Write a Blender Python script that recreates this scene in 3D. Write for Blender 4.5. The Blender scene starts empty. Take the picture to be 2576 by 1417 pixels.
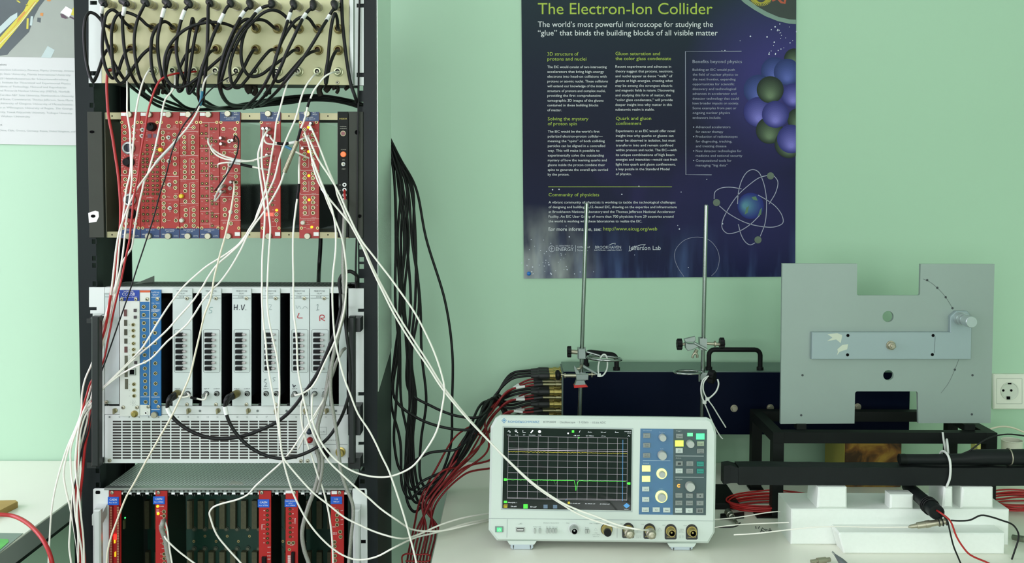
import bpy, bmesh, math, random
from mathutils import Vector, Matrix
random.seed(7)
SC = bpy.context.scene
COL = SC.collection
PI = math.pi

# ------------------------------------------------------------------ camera, world, light, exposure
FPX, CX, CY = 2400.0, 1300.0, 543.0          # focal length and principal point, in pixels of the 2576 x 1417 frame
PITCH, ROLL = 0.043, 0.003
CAM = Vector((0.0, 0.0, 1.40))
CAMR = Matrix.Rotation(PI/2 - PITCH, 3, 'X') @ Matrix.Rotation(ROLL, 3, 'Z')
cd = bpy.data.cameras.new('camera'); cam = bpy.data.objects.new('camera', cd); COL.objects.link(cam)
cam.matrix_world = Matrix.Translation(CAM) @ CAMR.to_4x4()
cd.sensor_width = 36.0; cd.sensor_fit = 'HORIZONTAL'; cd.lens = FPX*36/2576
cd.shift_x = (1288-CX)/2576; cd.shift_y = (CY-708.5)/2576
cd.clip_start = 0.01
SC.camera = cam

wd = bpy.data.worlds.new('daylight'); SC.world = wd; wd.use_nodes = True
bg = wd.node_tree.nodes['Background']; bg.inputs[0].default_value = (0.78, 0.90, 1.0, 1); bg.inputs[1].default_value = 2.0

def window_light(name, loc, rot, sx, sy, power, col):
    l = bpy.data.lights.new(name, 'AREA'); l.shape = 'RECTANGLE'; l.size = sx; l.size_y = sy; l.energy = power; l.color = col
    o = bpy.data.objects.new(name, l); COL.objects.link(o); o.location = loc; o.rotation_euler = rot
    return o
# daylight entering through the two windows behind the camera and the one in the left wall
window_light('window_daylight', (-1.35, -2.62, 1.75), (PI/2, 0, 0), 2.0, 1.7, 48, (0.96, 0.97, 1.0))
window_light('window_daylight', (1.35, -2.62, 1.75), (PI/2, 0, 0), 2.0, 1.7, 30, (1.0, 0.98, 0.90))
window_light('window_daylight', (-2.72, 1.05, 1.75), (PI/2, 0, -PI/2), 1.5, 1.5, 46, (0.95, 0.78, 1.0))

SC.view_settings.view_transform = 'Standard'
SC.view_settings.look = 'None'
SC.view_settings.exposure = 0.0
SC.view_settings.gamma = 1.0
SC.view_settings.use_curve_mapping = False
SC.cycles.max_bounces = 6
SC.cycles.diffuse_bounces = 4
SC.cycles.glossy_bounces = 3

# ------------------------------------------------------------------ helpers
def ray(px, py):
    return CAMR @ Vector(((px-CX)/FPX, -(py-CY)/FPX, -1.0))
def P(px, py, pl):
    """The point seen at a pixel on a plane: y = pl, or (point, normal)."""
    d = ray(px, py)
    if isinstance(pl, (int, float)):
        return CAM + d*((pl-CAM.y)/d.y)
    o, n = pl
    return CAM + d*((o-CAM).dot(n)/d.dot(n))
def N(pl):
    return Vector((0, -1, 0)) if isinstance(pl, (int, float)) else pl[1]
def lin(c):
    return tuple((x/255/12.92 if x/255 <= .04045 else ((x/255+.055)/1.055)**2.4) for x in c)

MATS = {}
def mat(name, col, rough=.5, metal=0, var=.05, scale=40, emit=0, bump=0, coat=0, spec=.5, trans=0):
    if name in MATS: return MATS[name]
    m = bpy.data.materials.new(name); m.use_nodes = True; MATS[name] = m
    nt = m.node_tree; b = nt.nodes['Principled BSDF']
    c = lin(col)
    tc = nt.nodes.new('ShaderNodeTexCoord'); nz = nt.nodes.new('ShaderNodeTexNoise')
    nz.inputs['Scale'].default_value = scale; nz.inputs['Detail'].default_value = 4
    nt.links.new(tc.outputs['Object'], nz.inputs['Vector'])
    mx = nt.nodes.new('ShaderNodeMix'); mx.data_type = 'RGBA'
    mx.inputs[6].default_value = tuple(x*(1-var) for x in c)+(1,); mx.inputs[7].default_value = tuple(min(1, x*(1+var)) for x in c)+(1,)
    nt.links.new(nz.outputs['Fac'], mx.inputs[0]); nt.links.new(mx.outputs[2], b.inputs['Base Color'])
    b.inputs['Roughness'].default_value = rough; b.inputs['Metallic'].default_value = metal
    b.inputs['Specular IOR Level'].default_value = spec
    if coat: b.inputs['Coat Weight'].default_value = coat; b.inputs['Coat Roughness'].default_value = .05
    if trans: b.inputs['Transmission Weight'].default_value = trans
    if emit:
        nt.links.new(mx.outputs[2], b.inputs['Emission Color']); b.inputs['Emission Strength'].default_value = emit
    if bump:
        bn = nt.nodes.new('ShaderNodeBump'); bn.inputs['Strength'].default_value = bump; bn.inputs['Distance'].default_value = .002
        nt.links.new(nz.outputs['Fac'], bn.inputs['Height']); nt.links.new(bn.outputs[0], b.inputs['Normal'])
    return m

class MB:
    """Collects shapes; build() links them as ONE mesh object."""
    def __init__(s): s.v = []; s.f = []; s.m = []; s.s = []
    def add(s, vs, fs, m=0, smooth=False):
        k = len(s.v); s.v += [Vector(v) for v in vs]
        for f in fs: s.f.append([i+k for i in f]); s.m.append(m); s.s.append(smooth)
        return s
    def prism(s, pts, n, h, d, m=0, bev=0, side=None):
        """Outline pts on a plane with normal n, front raised by h, back sunk by d, front edge chamfered by bev."""
        k = len(pts); n = Vector(n)
        if side is None: side = m
        area = Vector((0, 0, 0))
        for i in range(k): area += (pts[i]-pts[0]).cross(pts[(i+1) % k]-pts[0])
        if area.dot(n) < 0: pts = list(reversed(pts))
        rings = []
        if bev:
            ins = []
            for i in range(k):
                a, b, c = pts[i-1], pts[i], pts[(i+1) % k]
                e1 = (b-a).normalized(); e2 = (c-b).normalized()
                n1 = n.cross(e1); n2 = n.cross(e2); q = n1+n2
                L = q.length
                q = q/L if L > 1e-6 else n1
                ins.append(b + q*min(bev/max(.35, q.dot(n1)), bev*2.5))
            rings.append([p+n*h for p in ins]); rings.append([p+n*(h-bev) for p in pts])
        else: rings.append([p+n*h for p in pts])
        rings.append([p-n*d for p in pts])
        vs = [p for r in rings for p in r]; fs = []
        for j in range(len(rings)-1):
            for i in range(k):
                i2 = (i+1) % k
                fs.append([j*k+i, (j+1)*k+i, (j+1)*k+i2, j*k+i2])
        s.add(vs, fs, side); s.add(rings[0], [list(range(k))], m); s.add(rings[-1], [list(range(k-1, -1, -1))], side)
        return s
    def poly(s, px, pl, h=.0, d=.002, m=0, bev=0, side=None):
        return s.prism([P(x, y, pl) for x, y in px], N(pl), h, d, m, bev, side)
    def pbox(s, x0, y0, x1, y1, pl, h=0, d=.003, m=0, bev=0, side=None):
        return s.poly([(x0, y0), (x1, y0), (x1, y1), (x0, y1)], pl, h, d, m, bev, side)
    def flat(s, px, pl, h=.0003, m=0):
        """A printed shape lying on the surface."""
        n = N(pl); pts = [P(x, y, pl)+n*h for x, y in px]
        a = Vector((0, 0, 0))
        for i in range(len(pts)): a += (pts[i]-pts[0]).cross(pts[(i+1) % len(pts)]-pts[0])
        if a.dot(n) < 0: pts.reverse()
        return s.add(pts, [list(range(len(pts)))], m)
    def rect(s, x0, y0, x1, y1, pl, h=.0003, m=0): return s.flat([(x0, y0), (x1, y0), (x1, y1), (x0, y1)], pl, h, m)
    def stroke(s, px, w, pl, h=.0003, m=0, closed=False):
        """A printed line of width w (pixels) along px."""
        n = len(px); out = []
        for i in range(n):
            a = px[i-1] if (i or closed) else px[i]; b = px[(i+1) % n] if (i < n-1 or closed) else px[i]
            dx, dy = b[0]-a[0], b[1]-a[1]; L = math.hypot(dx, dy) or 1
            out.append((px[i][0]-dy/L*w/2, px[i][1]+dx/L*w/2, px[i][0]+dy/L*w/2, px[i][1]-dx/L*w/2))
        nn = N(pl); vs = []; fs = []
        for a, b, c, e in out: vs += [P(a, b, pl)+nn*h, P(c, e, pl)+nn*h]
        for i in range(n if closed else n-1):
            j = (i+1) % n; fs.append([2*i, 2*j, 2*j+1, 2*i+1])
        return s.add(vs, fs, m)
    def disc(s, x, y, r, pl, h=.0003, m=0, seg=20, ry=None):
        return s.flat([(x+r*math.cos(2*PI*i/seg), y+(ry or r)*math.sin(2*PI*i/seg)) for i in range(seg)], pl, h, m)
    def box(s, a, b, m=0):
        x0, y0, z0 = a; x1, y1, z1 = b
        vs = [(x, y, z) for x in (x0, x1) for y in (y0, y1) for z in (z0, z1)]
        return s.add(vs, [[0, 1, 3, 2], [4, 6, 7, 5], [0, 4, 5, 1], [2, 3, 7, 6], [0, 2, 6, 4], [1, 5, 7, 3]], m)
    def lathe(s, c, ax, prof, seg=16, m=0, soft=False, ms=None):
        """prof: (radius, height along ax) pairs; each band keeps its own hard edge unless soft."""
        c = Vector(c); ax = Vector(ax).normalized()
        u = ax.orthogonal().normalized(); w = ax.cross(u)
        ring = lambda r, h: [c+ax*h+(u*math.cos(2*PI*i/seg)+w*math.sin(2*PI*i/seg))*r for i in range(seg)]
        if soft:
            vs = [p for r, h in prof for p in ring(max(r, 1e-6), h)]
            fs = [[j*seg+i, j*seg+(i+1) % seg, (j+1)*seg+(i+1) % seg, (j+1)*seg+i] for j in range(len(prof)-1) for i in range(seg)]
            return s.add(vs, fs, m, True)
        for j in range(len(prof)-1):
            (r0, h0), (r1, h1) = prof[j], prof[j+1]; mm = ms[j] if ms else m
            if r1 < 1e-5: s.add(ring(r0, h0), [list(range(seg))], mm)
            elif r0 < 1e-5: s.add(ring(r1, h1), [list(range(seg-1, -1, -1))], mm)
            else: s.add(ring(r0, h0)+ring(r1, h1), [[i, (i+1) % seg, seg+(i+1) % seg, seg+i] for i in range(seg)], mm, True)
        return s
    def cyl(s, a, b, r, seg=14, m=0, r2=None):
        a = Vector(a); b = Vector(b); L = (b-a).length
        return s.lathe(a, b-a, [(0, 0), (r, 0), (r if r2 is None else r2, L), (0, L)], seg, m)
    def tube(s, pts, r, seg=8, m=0, closed=False, caps=True):
        n = len(pts); vs = []; fs = []; u = None
        for i in range(n):
            a = pts[i-1] if (i or closed) else pts[i]; b = pts[(i+1) % n] if (i < n-1 or closed) else pts[i]
            t = (b-a)
            t = t.normalized() if t.length > 1e-9 else Vector((0, 0, 1))
            u = t.orthogonal().normalized() if u is None else (u-t*u.dot(t)).normalized()
            w = t.cross(u); rr = r[i] if isinstance(r, (list, tuple)) else r
            vs += [pts[i]+(u*math.cos(2*PI*k/seg)+w*math.sin(2*PI*k/seg))*rr for k in range(seg)]
        for i in range(n if closed else n-1):
            j = (i+1) % n
            fs += [[i*seg+k, i*seg+(k+1) % seg, j*seg+(k+1) % seg, j*seg+k] for k in range(seg)]
        s.add(vs, fs, m, True)
        if caps and not closed: s.add(vs[:seg], [list(range(seg-1, -1, -1))], m); s.add(vs[-seg:], [list(range(seg))], m)
        return s
    def mesh(s, name, mats, off=Vector((0, 0, 0))):
        me = bpy.data.meshes.new(name); me.from_pydata([v-off for v in s.v], [], s.f)
        for q in (mats if isinstance(mats, (list, tuple)) else [mats]): me.materials.append(q)
        me.polygons.foreach_set('material_index', s.m); me.polygons.foreach_set('use_smooth', s.s); me.update()
        return me
    def build(s, name, mats, parent=None, label=None):
        lo = [min(v[i] for v in s.v) for i in range(3)]; hi = [max(v[i] for v in s.v) for i in range(3)]
        off = Vector(((lo[0]+hi[0])/2, (lo[1]+hi[1])/2, lo[2]))
        return put(s.mesh(name, mats, off), name, parent, off, label)

WL = {}
def put(me, name, parent, loc, label=None):
    o = bpy.data.objects.new(name, me); COL.objects.link(o); loc = Vector(loc)
    o.location = loc-(WL[parent.name] if parent else Vector((0, 0, 0)))
    if parent: o.parent = parent
    WL[o.name] = loc
    if label: o['label'] = label
    return o
def tag(o, label, cat, group=None, kind=None):
    o['label'] = label; o['category'] = cat
    if group: o['group'] = group
    if kind: o['kind'] = kind
    return o
def thing(name, label, cat, loc, group=None):
    o = bpy.data.objects.new(name, None); COL.objects.link(o); o.location = Vector(loc); o.empty_display_size = .05
    WL[o.name] = Vector(loc)
    return tag(o, label, cat, group)
def struct(o):
    o['kind'] = 'structure'; return o

# lettering
_TC = {}
def glyphs(s, res=2):
    k = (s, res)
    if k not in _TC:
        cu = bpy.data.curves.new('lettering', 'FONT'); cu.body = s; cu.resolution_u = res; cu.fill_mode = 'FRONT'
        ob = bpy.data.objects.new('lettering', cu)
        me = bpy.data.meshes.new_from_object(ob)
        _TC[k] = ([(v.co.x, v.co.y) for v in me.vertices], [list(p.vertices) for p in me.polygons])
        bpy.data.objects.remove(ob); bpy.data.curves.remove(cu); bpy.data.meshes.remove(me)
    return _TC[k]
CAPH = max(y for x, y in glyphs('H')[0])
def text(mb, s, x0, y, x1, hgt, pl, h=.0004, m=0, res=2, slope=0, align='L', flip=False):
    vs, fs = glyphs(s, res)
    if not vs: return
    u0 = min(v[0] for v in vs); u1 = max(v[0] for v in vs)
    sy = hgt/CAPH; sx = (x1-x0)/(u1-u0) if x1 is not None else sy*.95
    if align == 'C': x0 = x0-(u1-u0)*sx/2
    n = N(pl); out = []
    xm = x0+(u1-u0)*sx/2
    for u, v in vs:
        X = x0+(u-u0)*sx; Y = y-v*sy+slope*(u-u0)*sx
        if flip: X = 2*xm-X; Y = 2*(y-hgt/2)-Y
        out.append(P(X, Y, pl)+n*h)
    mb.add(out, fs, m)

def smooth_path(pts, sub=5):
    n = len(pts)
    if n < 3: return pts
    out = []
    for i in range(n-1):
        p0 = pts[i-1] if i else pts[0]*2-pts[1]; p1 = pts[i]; p2 = pts[i+1]; p3 = pts[i+2] if i+2 < n else pts[-1]*2-pts[-2]
        t01 = max((p1-p0).length, 1e-6)**.5; t12 = max((p2-p1).length, 1e-6)**.5; t23 = max((p3-p2).length, 1e-6)**.5
        m1 = (p2-p1)+t12*((p1-p0)/t01-(p2-p0)/(t01+t12)); m2 = (p2-p1)+t12*((p3-p2)/t23-(p3-p1)/(t12+t23))
        for k in range(sub):
            t = k/sub; a = 2*t**3-3*t**2+1; b = t**3-2*t**2+t; c = -2*t**3+3*t**2; d = t**3-t**2
            out.append(p1*a+m1*b+p2*c+m2*d)
    out.append(pts[-1]); return out
def trace(pts, Y0):
    """Pixels with a depth here and there -> points in the room; the depth in between runs evenly."""
    n = len(pts); ys = [p[2] if len(p) > 2 else None for p in pts]
    if ys[0] is None: ys[0] = Y0
    if ys[-1] is None: ys[-1] = Y0
    known = [i for i in range(n) if ys[i] is not None]
    for a, b in zip(known, known[1:]):
        for i in range(a+1, b): ys[i] = ys[a]+(ys[b]-ys[a])*(i-a)/(b-a)
    return [P(p[0], p[1], y) for p, y in zip(pts, ys)]
o_pts, CABLES, LATER = {}, [], []
def cable(label, pts, r, m, Y0=1.64, group=None, sub=5, seg=8, name='cable', cat='cable', world=None):
    """A lead along a path; its mesh and its sleeves are made once settle() has moved crossing leads apart."""
    q = smooth_path((trace(pts, Y0) if world is None else world), sub)
    o = put(bpy.data.meshes.new(name), name, None, q[0]); o.data.materials.append(m)
    tag(o, label, cat, group); o_pts[o.name] = q; CABLES.append((o, r, seg, m))
    return o
def sleeve(o, a, b, r, m, name='sleeve', label=None, seg=10):
    """A piece around the lead between the fractions a and b of its run."""
    def do():
        q = o_pts[o.name]; n = len(q)-1; i0 = max(0, int(a*n)); i1 = min(n, max(i0+1, int(math.ceil(b*n))))
        MB().tube(q[i0:i1+1], r, seg).build(name, m, o, label)
    LATER.append(do)
def sleeve_at(o, px, py, L, r, m, name='sleeve', label=None):
    """The same, centred on the point of the lead seen nearest a pixel, L metres long."""
    def do():
        q = o_pts[o.name]; best = min(range(len(q)), key=lambda i: (q[i]-P(px, py, q[i].y)).length)
        i0 = i1 = best; d = 0
        while d < L and (i0 > 0 or i1 < len(q)-1):
            if i0 > 0: d += (q[i0]-q[i0-1]).length; i0 -= 1
            if i1 < len(q)-1: d += (q[i1]-q[i1+1]).length; i1 += 1
        MB().tube(q[i0:i1+1], r, 10).build(name, m, o, label)
    LATER.append(do)
def settle(rounds=120):
    """Leads that would run through each other slide apart in depth, as real ones lying over one another do; their ends stay."""
    from mathutils.kdtree import KDTree
    pts, own, rad, wt = [], [], [], []
    for k, (o, r, seg, m) in enumerate(CABLES):
        q = o_pts[o.name]; acc = [0]
        for a, b in zip(q, q[1:]): acc.append(acc[-1]+(b-a).length)
        for p, d in zip(q, acc): pts.append(p.copy()); own.append(k); rad.append(r); wt.append(max(0, min(1, (min(d, acc[-1]-d)-.012)/.03)))
    n = len(pts); off = [0.0]*n; dirs = [(p-CAM).normalized() for p in pts]; cur = [p.copy() for p in pts]
    for _ in range(rounds):
        kd = KDTree(n)
        for i in range(n): kd.insert(cur[i], i)
        kd.balance(); pn = [0.0]*n; pf = [0.0]*n; hits = 0
        for i in range(n):
            for co, j, d in kd.find_range(cur[i], rad[i]+.0042):
                if own[j] <= own[i]: continue
                lim = rad[i]+rad[j]+.0006
                if d >= lim or (wt[i] == 0 and wt[j] == 0): continue
                hits += 1; dep = (cur[i]-cur[j]).dot(dirs[i])                      # the later lead lies nearer
                lat2 = max(0, d*d-dep*dep); need = math.sqrt(max(0, lim*lim-lat2))-dep; near, far = j, i
                pn[near] = max(pn[near], need*wt[near]); pf[far] = max(pf[far], need*wt[far])
        if not hits: break
        for i in range(n): off[i] += .3*pf[i]-.55*pn[i]
        sm = off[:]
        for i in range(1, n-1):
            if own[i-1] == own[i] == own[i+1]: sm[i] = (.15*off[i-1]+.7*off[i]+.15*off[i+1])*(1 if wt[i] > 0 else 0)
        off = sm
        for i in range(n): cur[i] = pts[i]+dirs[i]*off[i]
    i = 0
    for o, r, seg, m in CABLES:
        q = o_pts[o.name]; k = len(q); o_pts[o.name] = cur[i:i+k]; i += k
        o.data = MB().tube(o_pts[o.name], r, seg).mesh(o.name, m, WL[o.name])
    for do in LATER: do()
def curve_plate(outer, holes, pl, h, d, seg=24):
    """A flat plate with an outline and real round holes, as mesh data in the room's coordinates."""
    cu = bpy.data.curves.new('plate', 'CURVE'); cu.dimensions = '2D'; cu.fill_mode = 'BOTH'; cu.extrude = (h+d)/2
    o0 = P(outer[0][0], outer[0][1], pl); n = N(pl)
    ux = Vector((1, 0, 0)); uz = n.cross(ux)*-1
    uz = ux.cross(n)*-1 if uz.z < 0 else uz
    def spl(px):
        sp = cu.splines.new('POLY'); sp.points.add(len(px)-1); sp.use_cyclic_u = True
        for p, (x, y) in zip(sp.points, px):
            q = P(x, y, pl)-o0; p.co = (q.dot(ux), q.dot(uz), 0, 1)
    spl(outer)
    for x, y, r in holes: spl([(x+r*math.cos(2*PI*i/seg), y+r*math.sin(2*PI*i/seg)) for i in range(seg)])
    ob = bpy.data.objects.new('plate', cu); me = bpy.data.meshes.new_from_object(ob)
    mb = MB(); mid = n*((h-d)/2)
    mb.add([o0+ux*v.co.x+uz*v.co.y+n*v.co.z+mid for v in me.vertices], [list(p.vertices) for p in me.polygons])
    bpy.data.objects.remove(ob); bpy.data.curves.remove(cu); bpy.data.meshes.remove(me)
    return mb

YR = 1.67          # the plane of the rack's front panels
YW = 2.16          # the wall
ZT = 0.743         # the table tops

# ------------------------------------------------------------------ materials
m_wall = mat('wall_paint_mint', (172, 208, 178), .75, var=.02, scale=3, bump=.03)
m_ceil = mat('ceiling_white', (235, 238, 235), .9)
m_floor = mat('floor_grey', (150, 150, 140), .5)
m_rack = mat('rack_dark_paint', (23, 30, 31), .42, var=.08, spec=.2)
m_black = mat('black_plastic', (16, 17, 18), .5, spec=.18)
m_hole = mat('dark_void', (6, 6, 7), .9, spec=.1)
m_cream = mat('cream_panel', (212, 209, 164), .5, var=.05, scale=9)
m_lgrey = mat('light_grey_paint', (218, 224, 220), .4, var=.03, scale=14)
m_dgrey = mat('olive_grey_paint', (62, 65, 58), .5, var=.12, scale=22, spec=.2)
m_bronze = mat('bronze_rail', (150, 145, 112), .38, .5, var=.12, scale=30)
m_alu = mat('dull_aluminium', (165, 170, 165), .38, .85, var=.1)
m_steel = mat('chromed_steel', (156, 160, 158), .2, 1.0, var=.03)
m_nickel = mat('nickel', (172, 168, 148), .42, .85, var=.06)
m_brass = mat('brass', (176, 160, 96), .32, .9, var=.12)
m_red = mat('red_panel', (166, 32, 21), .42, var=.05, scale=18)
m_red2 = mat('red_panel_crimson', (172, 24, 22), .4, var=.05, scale=18)
m_navy = mat('navy_header', (32, 62, 108), .4)
m_blue = mat('blue_panel', (36, 108, 168), .4, var=.05)
m_label = mat('blue_label', (34, 96, 200), .35)
m_royal = mat('royal_blue_header', (34, 66, 160), .35)
m_white = mat('white_print', (240, 240, 236), .6, var=.01)
m_whitep = mat('white_plastic', (236, 238, 234), .4, var=.02)
m_ink = mat('dark_print', (58, 66, 66), .7, var=.01)
m_cblack = mat('black_cable_jacket', (20, 21, 21), .45, var=.1, scale=60, spec=.28)
m_cwhite = mat('white_cable_jacket', (240, 238, 226), .38, var=.03, scale=60)
m_cred = mat('red_cable_jacket', (172, 30, 30), .4, var=.08, scale=60)
m_cgrey = mat('grey_braid', (150, 152, 142), .5, .3, var=.35, scale=700, bump=.4)
m_yled = mat('yellow_lamp', (255, 196, 30), .3, emit=2.2, var=0)
m_rled = mat('red_lamp', (255, 40, 30), .3, emit=2.2, var=0)
m_gled = mat('green_lamp', (60, 255, 110), .3, emit=2.0, var=0)
m_yellow = mat('yellow_plastic', (236, 206, 40), .4)
m_foam = mat('white_foam', (234, 240, 232), .85, var=.03, scale=160, bump=.15)
m_blackp = mat('black_steel', (20, 24, 22), .5, spec=.15, var=.15, scale=25)
m_tape = mat('black_tape', (24, 28, 28), .5, var=.2, scale=45, bump=.35, spec=.18)
m_navybox = mat('navy_paint', (6, 14, 34), .5, var=.06, spec=.06)
m_cred_shaded = mat('shaded_red_cable_jacket', (132, 20, 26), .45, var=.1, scale=60)  # the red jacket again, its colour darkened for the shade on the bundle
m_pinkp = mat('pale_pink_print', (222, 196, 186), .6, var=.01)
m_plate = mat('grey_blue_plate', (146, 162, 154), .45, .25, var=.06, scale=7)
m_table = mat('white_laminate', (236, 237, 222), .22, var=.03, scale=6)
m_edge = mat('grey_table_edge', (160, 168, 162), .5)
m_wood = mat('wood', (172, 140, 70), .5, var=.15, scale=18)
# ------------------------------------------------------------------ the room
def slab(name, a, b, m): return struct(MB().box(a, b).build(name, m))
XL, XR, YB, ZC = -2.8, 3.0, -2.7, 2.9
slab('wall_back', (XL-.1, YW, -.05), (XR+.1, YW+.1, ZC), m_wall)
slab('floor', (XL-.1, YB-.1, -.06), (XR+.1, YW, 0), m_floor)
slab('ceiling', (XL-.1, YB-.1, ZC), (XR+.1, YW+.1, ZC+.06), m_ceil)
slab('wall_right', (XR, YB, 0), (XR+.1, YW, ZC), m_wall)
w = MB()                                                    # left wall around its window
w.box((XL-.1, YB, 0), (XL, .25, ZC)); w.box((XL-.1, 1.85, 0), (XL, YW, ZC)); w.box((XL-.1, .25, 0), (XL, 1.85, .95)); w.box((XL-.1, .25, 2.55), (XL, 1.85, ZC))
struct(w.build('wall_left', m_wall))
w = MB()
for a, b in ((XL, -2.4), (-.3, .3), (2.4, XR)): w.box((a, YB-.1, 0), (b, YB, ZC))
for a, b in ((-2.4, -.3), (.3, 2.4)): w.box((a, YB-.1, 0), (b, YB, .85)); w.box((a, YB-.1, 2.65), (b, YB, ZC))
struct(w.build('wall_front', m_wall))
m_frame = mat('window_frame_white', (235, 236, 232), .4)
for i, (a, b) in enumerate(((-2.4, -.3), (.3, 2.4))):
    f = MB()
    for x in (a, (a+b)/2-.025, b-.05): f.box((x, YB-.08, .85), (x+.05, YB-.03, 2.65))
    for z in (.85, 2.6): f.box((a, YB-.08, z), (b, YB-.03, z+.05))
    struct(f.build('window_%d' % (i+1), m_frame))

# ------------------------------------------------------------------ the two tables
def table(label, x0, x1, y0, y1, legs):
    t = thing('lab_table', label, 'table', ((x0+x1)/2, (y0+y1)/2, 0))
    MB().prism([Vector((x0, y0, ZT)), Vector((x1, y0, ZT)), Vector((x1, y1, ZT)), Vector((x0, y1, ZT))], (0, 0, 1), 0, .003, bev=.0015).build('table_top', m_table, t)
    MB().box((x0, y0, ZT-.04), (x1, y1, ZT-.0032)).build('table_edge', m_edge, t)
    f = MB()
    f.box((x0+.03, y0+.03, ZT-.07), (x1-.03, y0+.07, ZT-.0405)); f.box((x0+.03, y1-.07, ZT-.07), (x1-.03, y1-.03, ZT-.0405))
    f.box((x0+.03, y0+.07, ZT-.07), (x0+.07, y1-.07, ZT-.0405)); f.box((x1-.07, y0+.07, ZT-.07), (x1-.03, y1-.07, ZT-.0405))
    f.build('under_frame', m_blackp, t)
    for lx, ly in legs: MB().box((lx-.025, ly-.025, 0), (lx+.025, ly+.025, ZT-.0705)).build('leg', m_blackp, t)
    return t
table('white topped table at the left, its grey edge running past the rack', -2.3, -.895, 1.15, YW-.005, [(-2.25, 1.2), (-.95, 1.2), (-2.25, 2.1), (-.95, 2.1)])
table('white topped table at the right carrying the oscilloscope and foam blocks', -.143, 1.9, 1.2, YW-.005, [(-.09, 1.26), (1.8, 1.26), (-.09, 2.1), (1.8, 2.1)])

def zpt(x, y, z):                                           # the point at height z seen at a pixel
    d = ray(x, y); return CAM+d*((z-CAM.z)/d.z)
# things on the left table
b = MB(); b.prism([zpt(-60, 1303, ZT+.012), zpt(0, 1285, ZT+.012), zpt(45, 1262, ZT+.012), zpt(40, 1258, ZT+.012), zpt(0, 1259, ZT+.012), zpt(-60, 1262, ZT+.012)], (0, 0, 1), 0, .012, bev=.001)
tag(b.build('wooden_board', m_wood), 'small thin wooden board with a saw cut lying on the left table', 'board')
b = MB(); b.prism([zpt(-120, 1388, ZT+.001), zpt(0, 1389, ZT+.001), zpt(58, 1342, ZT+.001), zpt(-120, 1340, ZT+.001)], (0, 0, 1), 0, .001)
lf = b.build('leaflet', mat('leaflet_grey', (120, 136, 126), .3)); tag(lf, 'glossy green printed leaflet at the near edge of the left table', 'leaflet')
b = MB(); pz = (Vector((0, 0, ZT+.0012)), Vector((0, 0, 1)))
b.flat([(-120, 1386), (-2, 1386), (22, 1364), (20, 1357), (-120, 1352)], pz, .0004); b.build('printed_picture', mat('leaflet_green', (80, 176, 70), .3, var=.5, scale=30), lf)
cable('thick red hose arching off the edge of the left table', [(-90, 1296, 1.60), (0, 1295, 1.60), (30, 1298, 1.60), (62, 1312, 1.58), (92, 1338, 1.55), (113, 1367, 1.53), (127, 1400, 1.52), (138, 1460, 1.52), (143, 1560, 1.52)], .0036, m_cred, name='hose', cat='hose')
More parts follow.
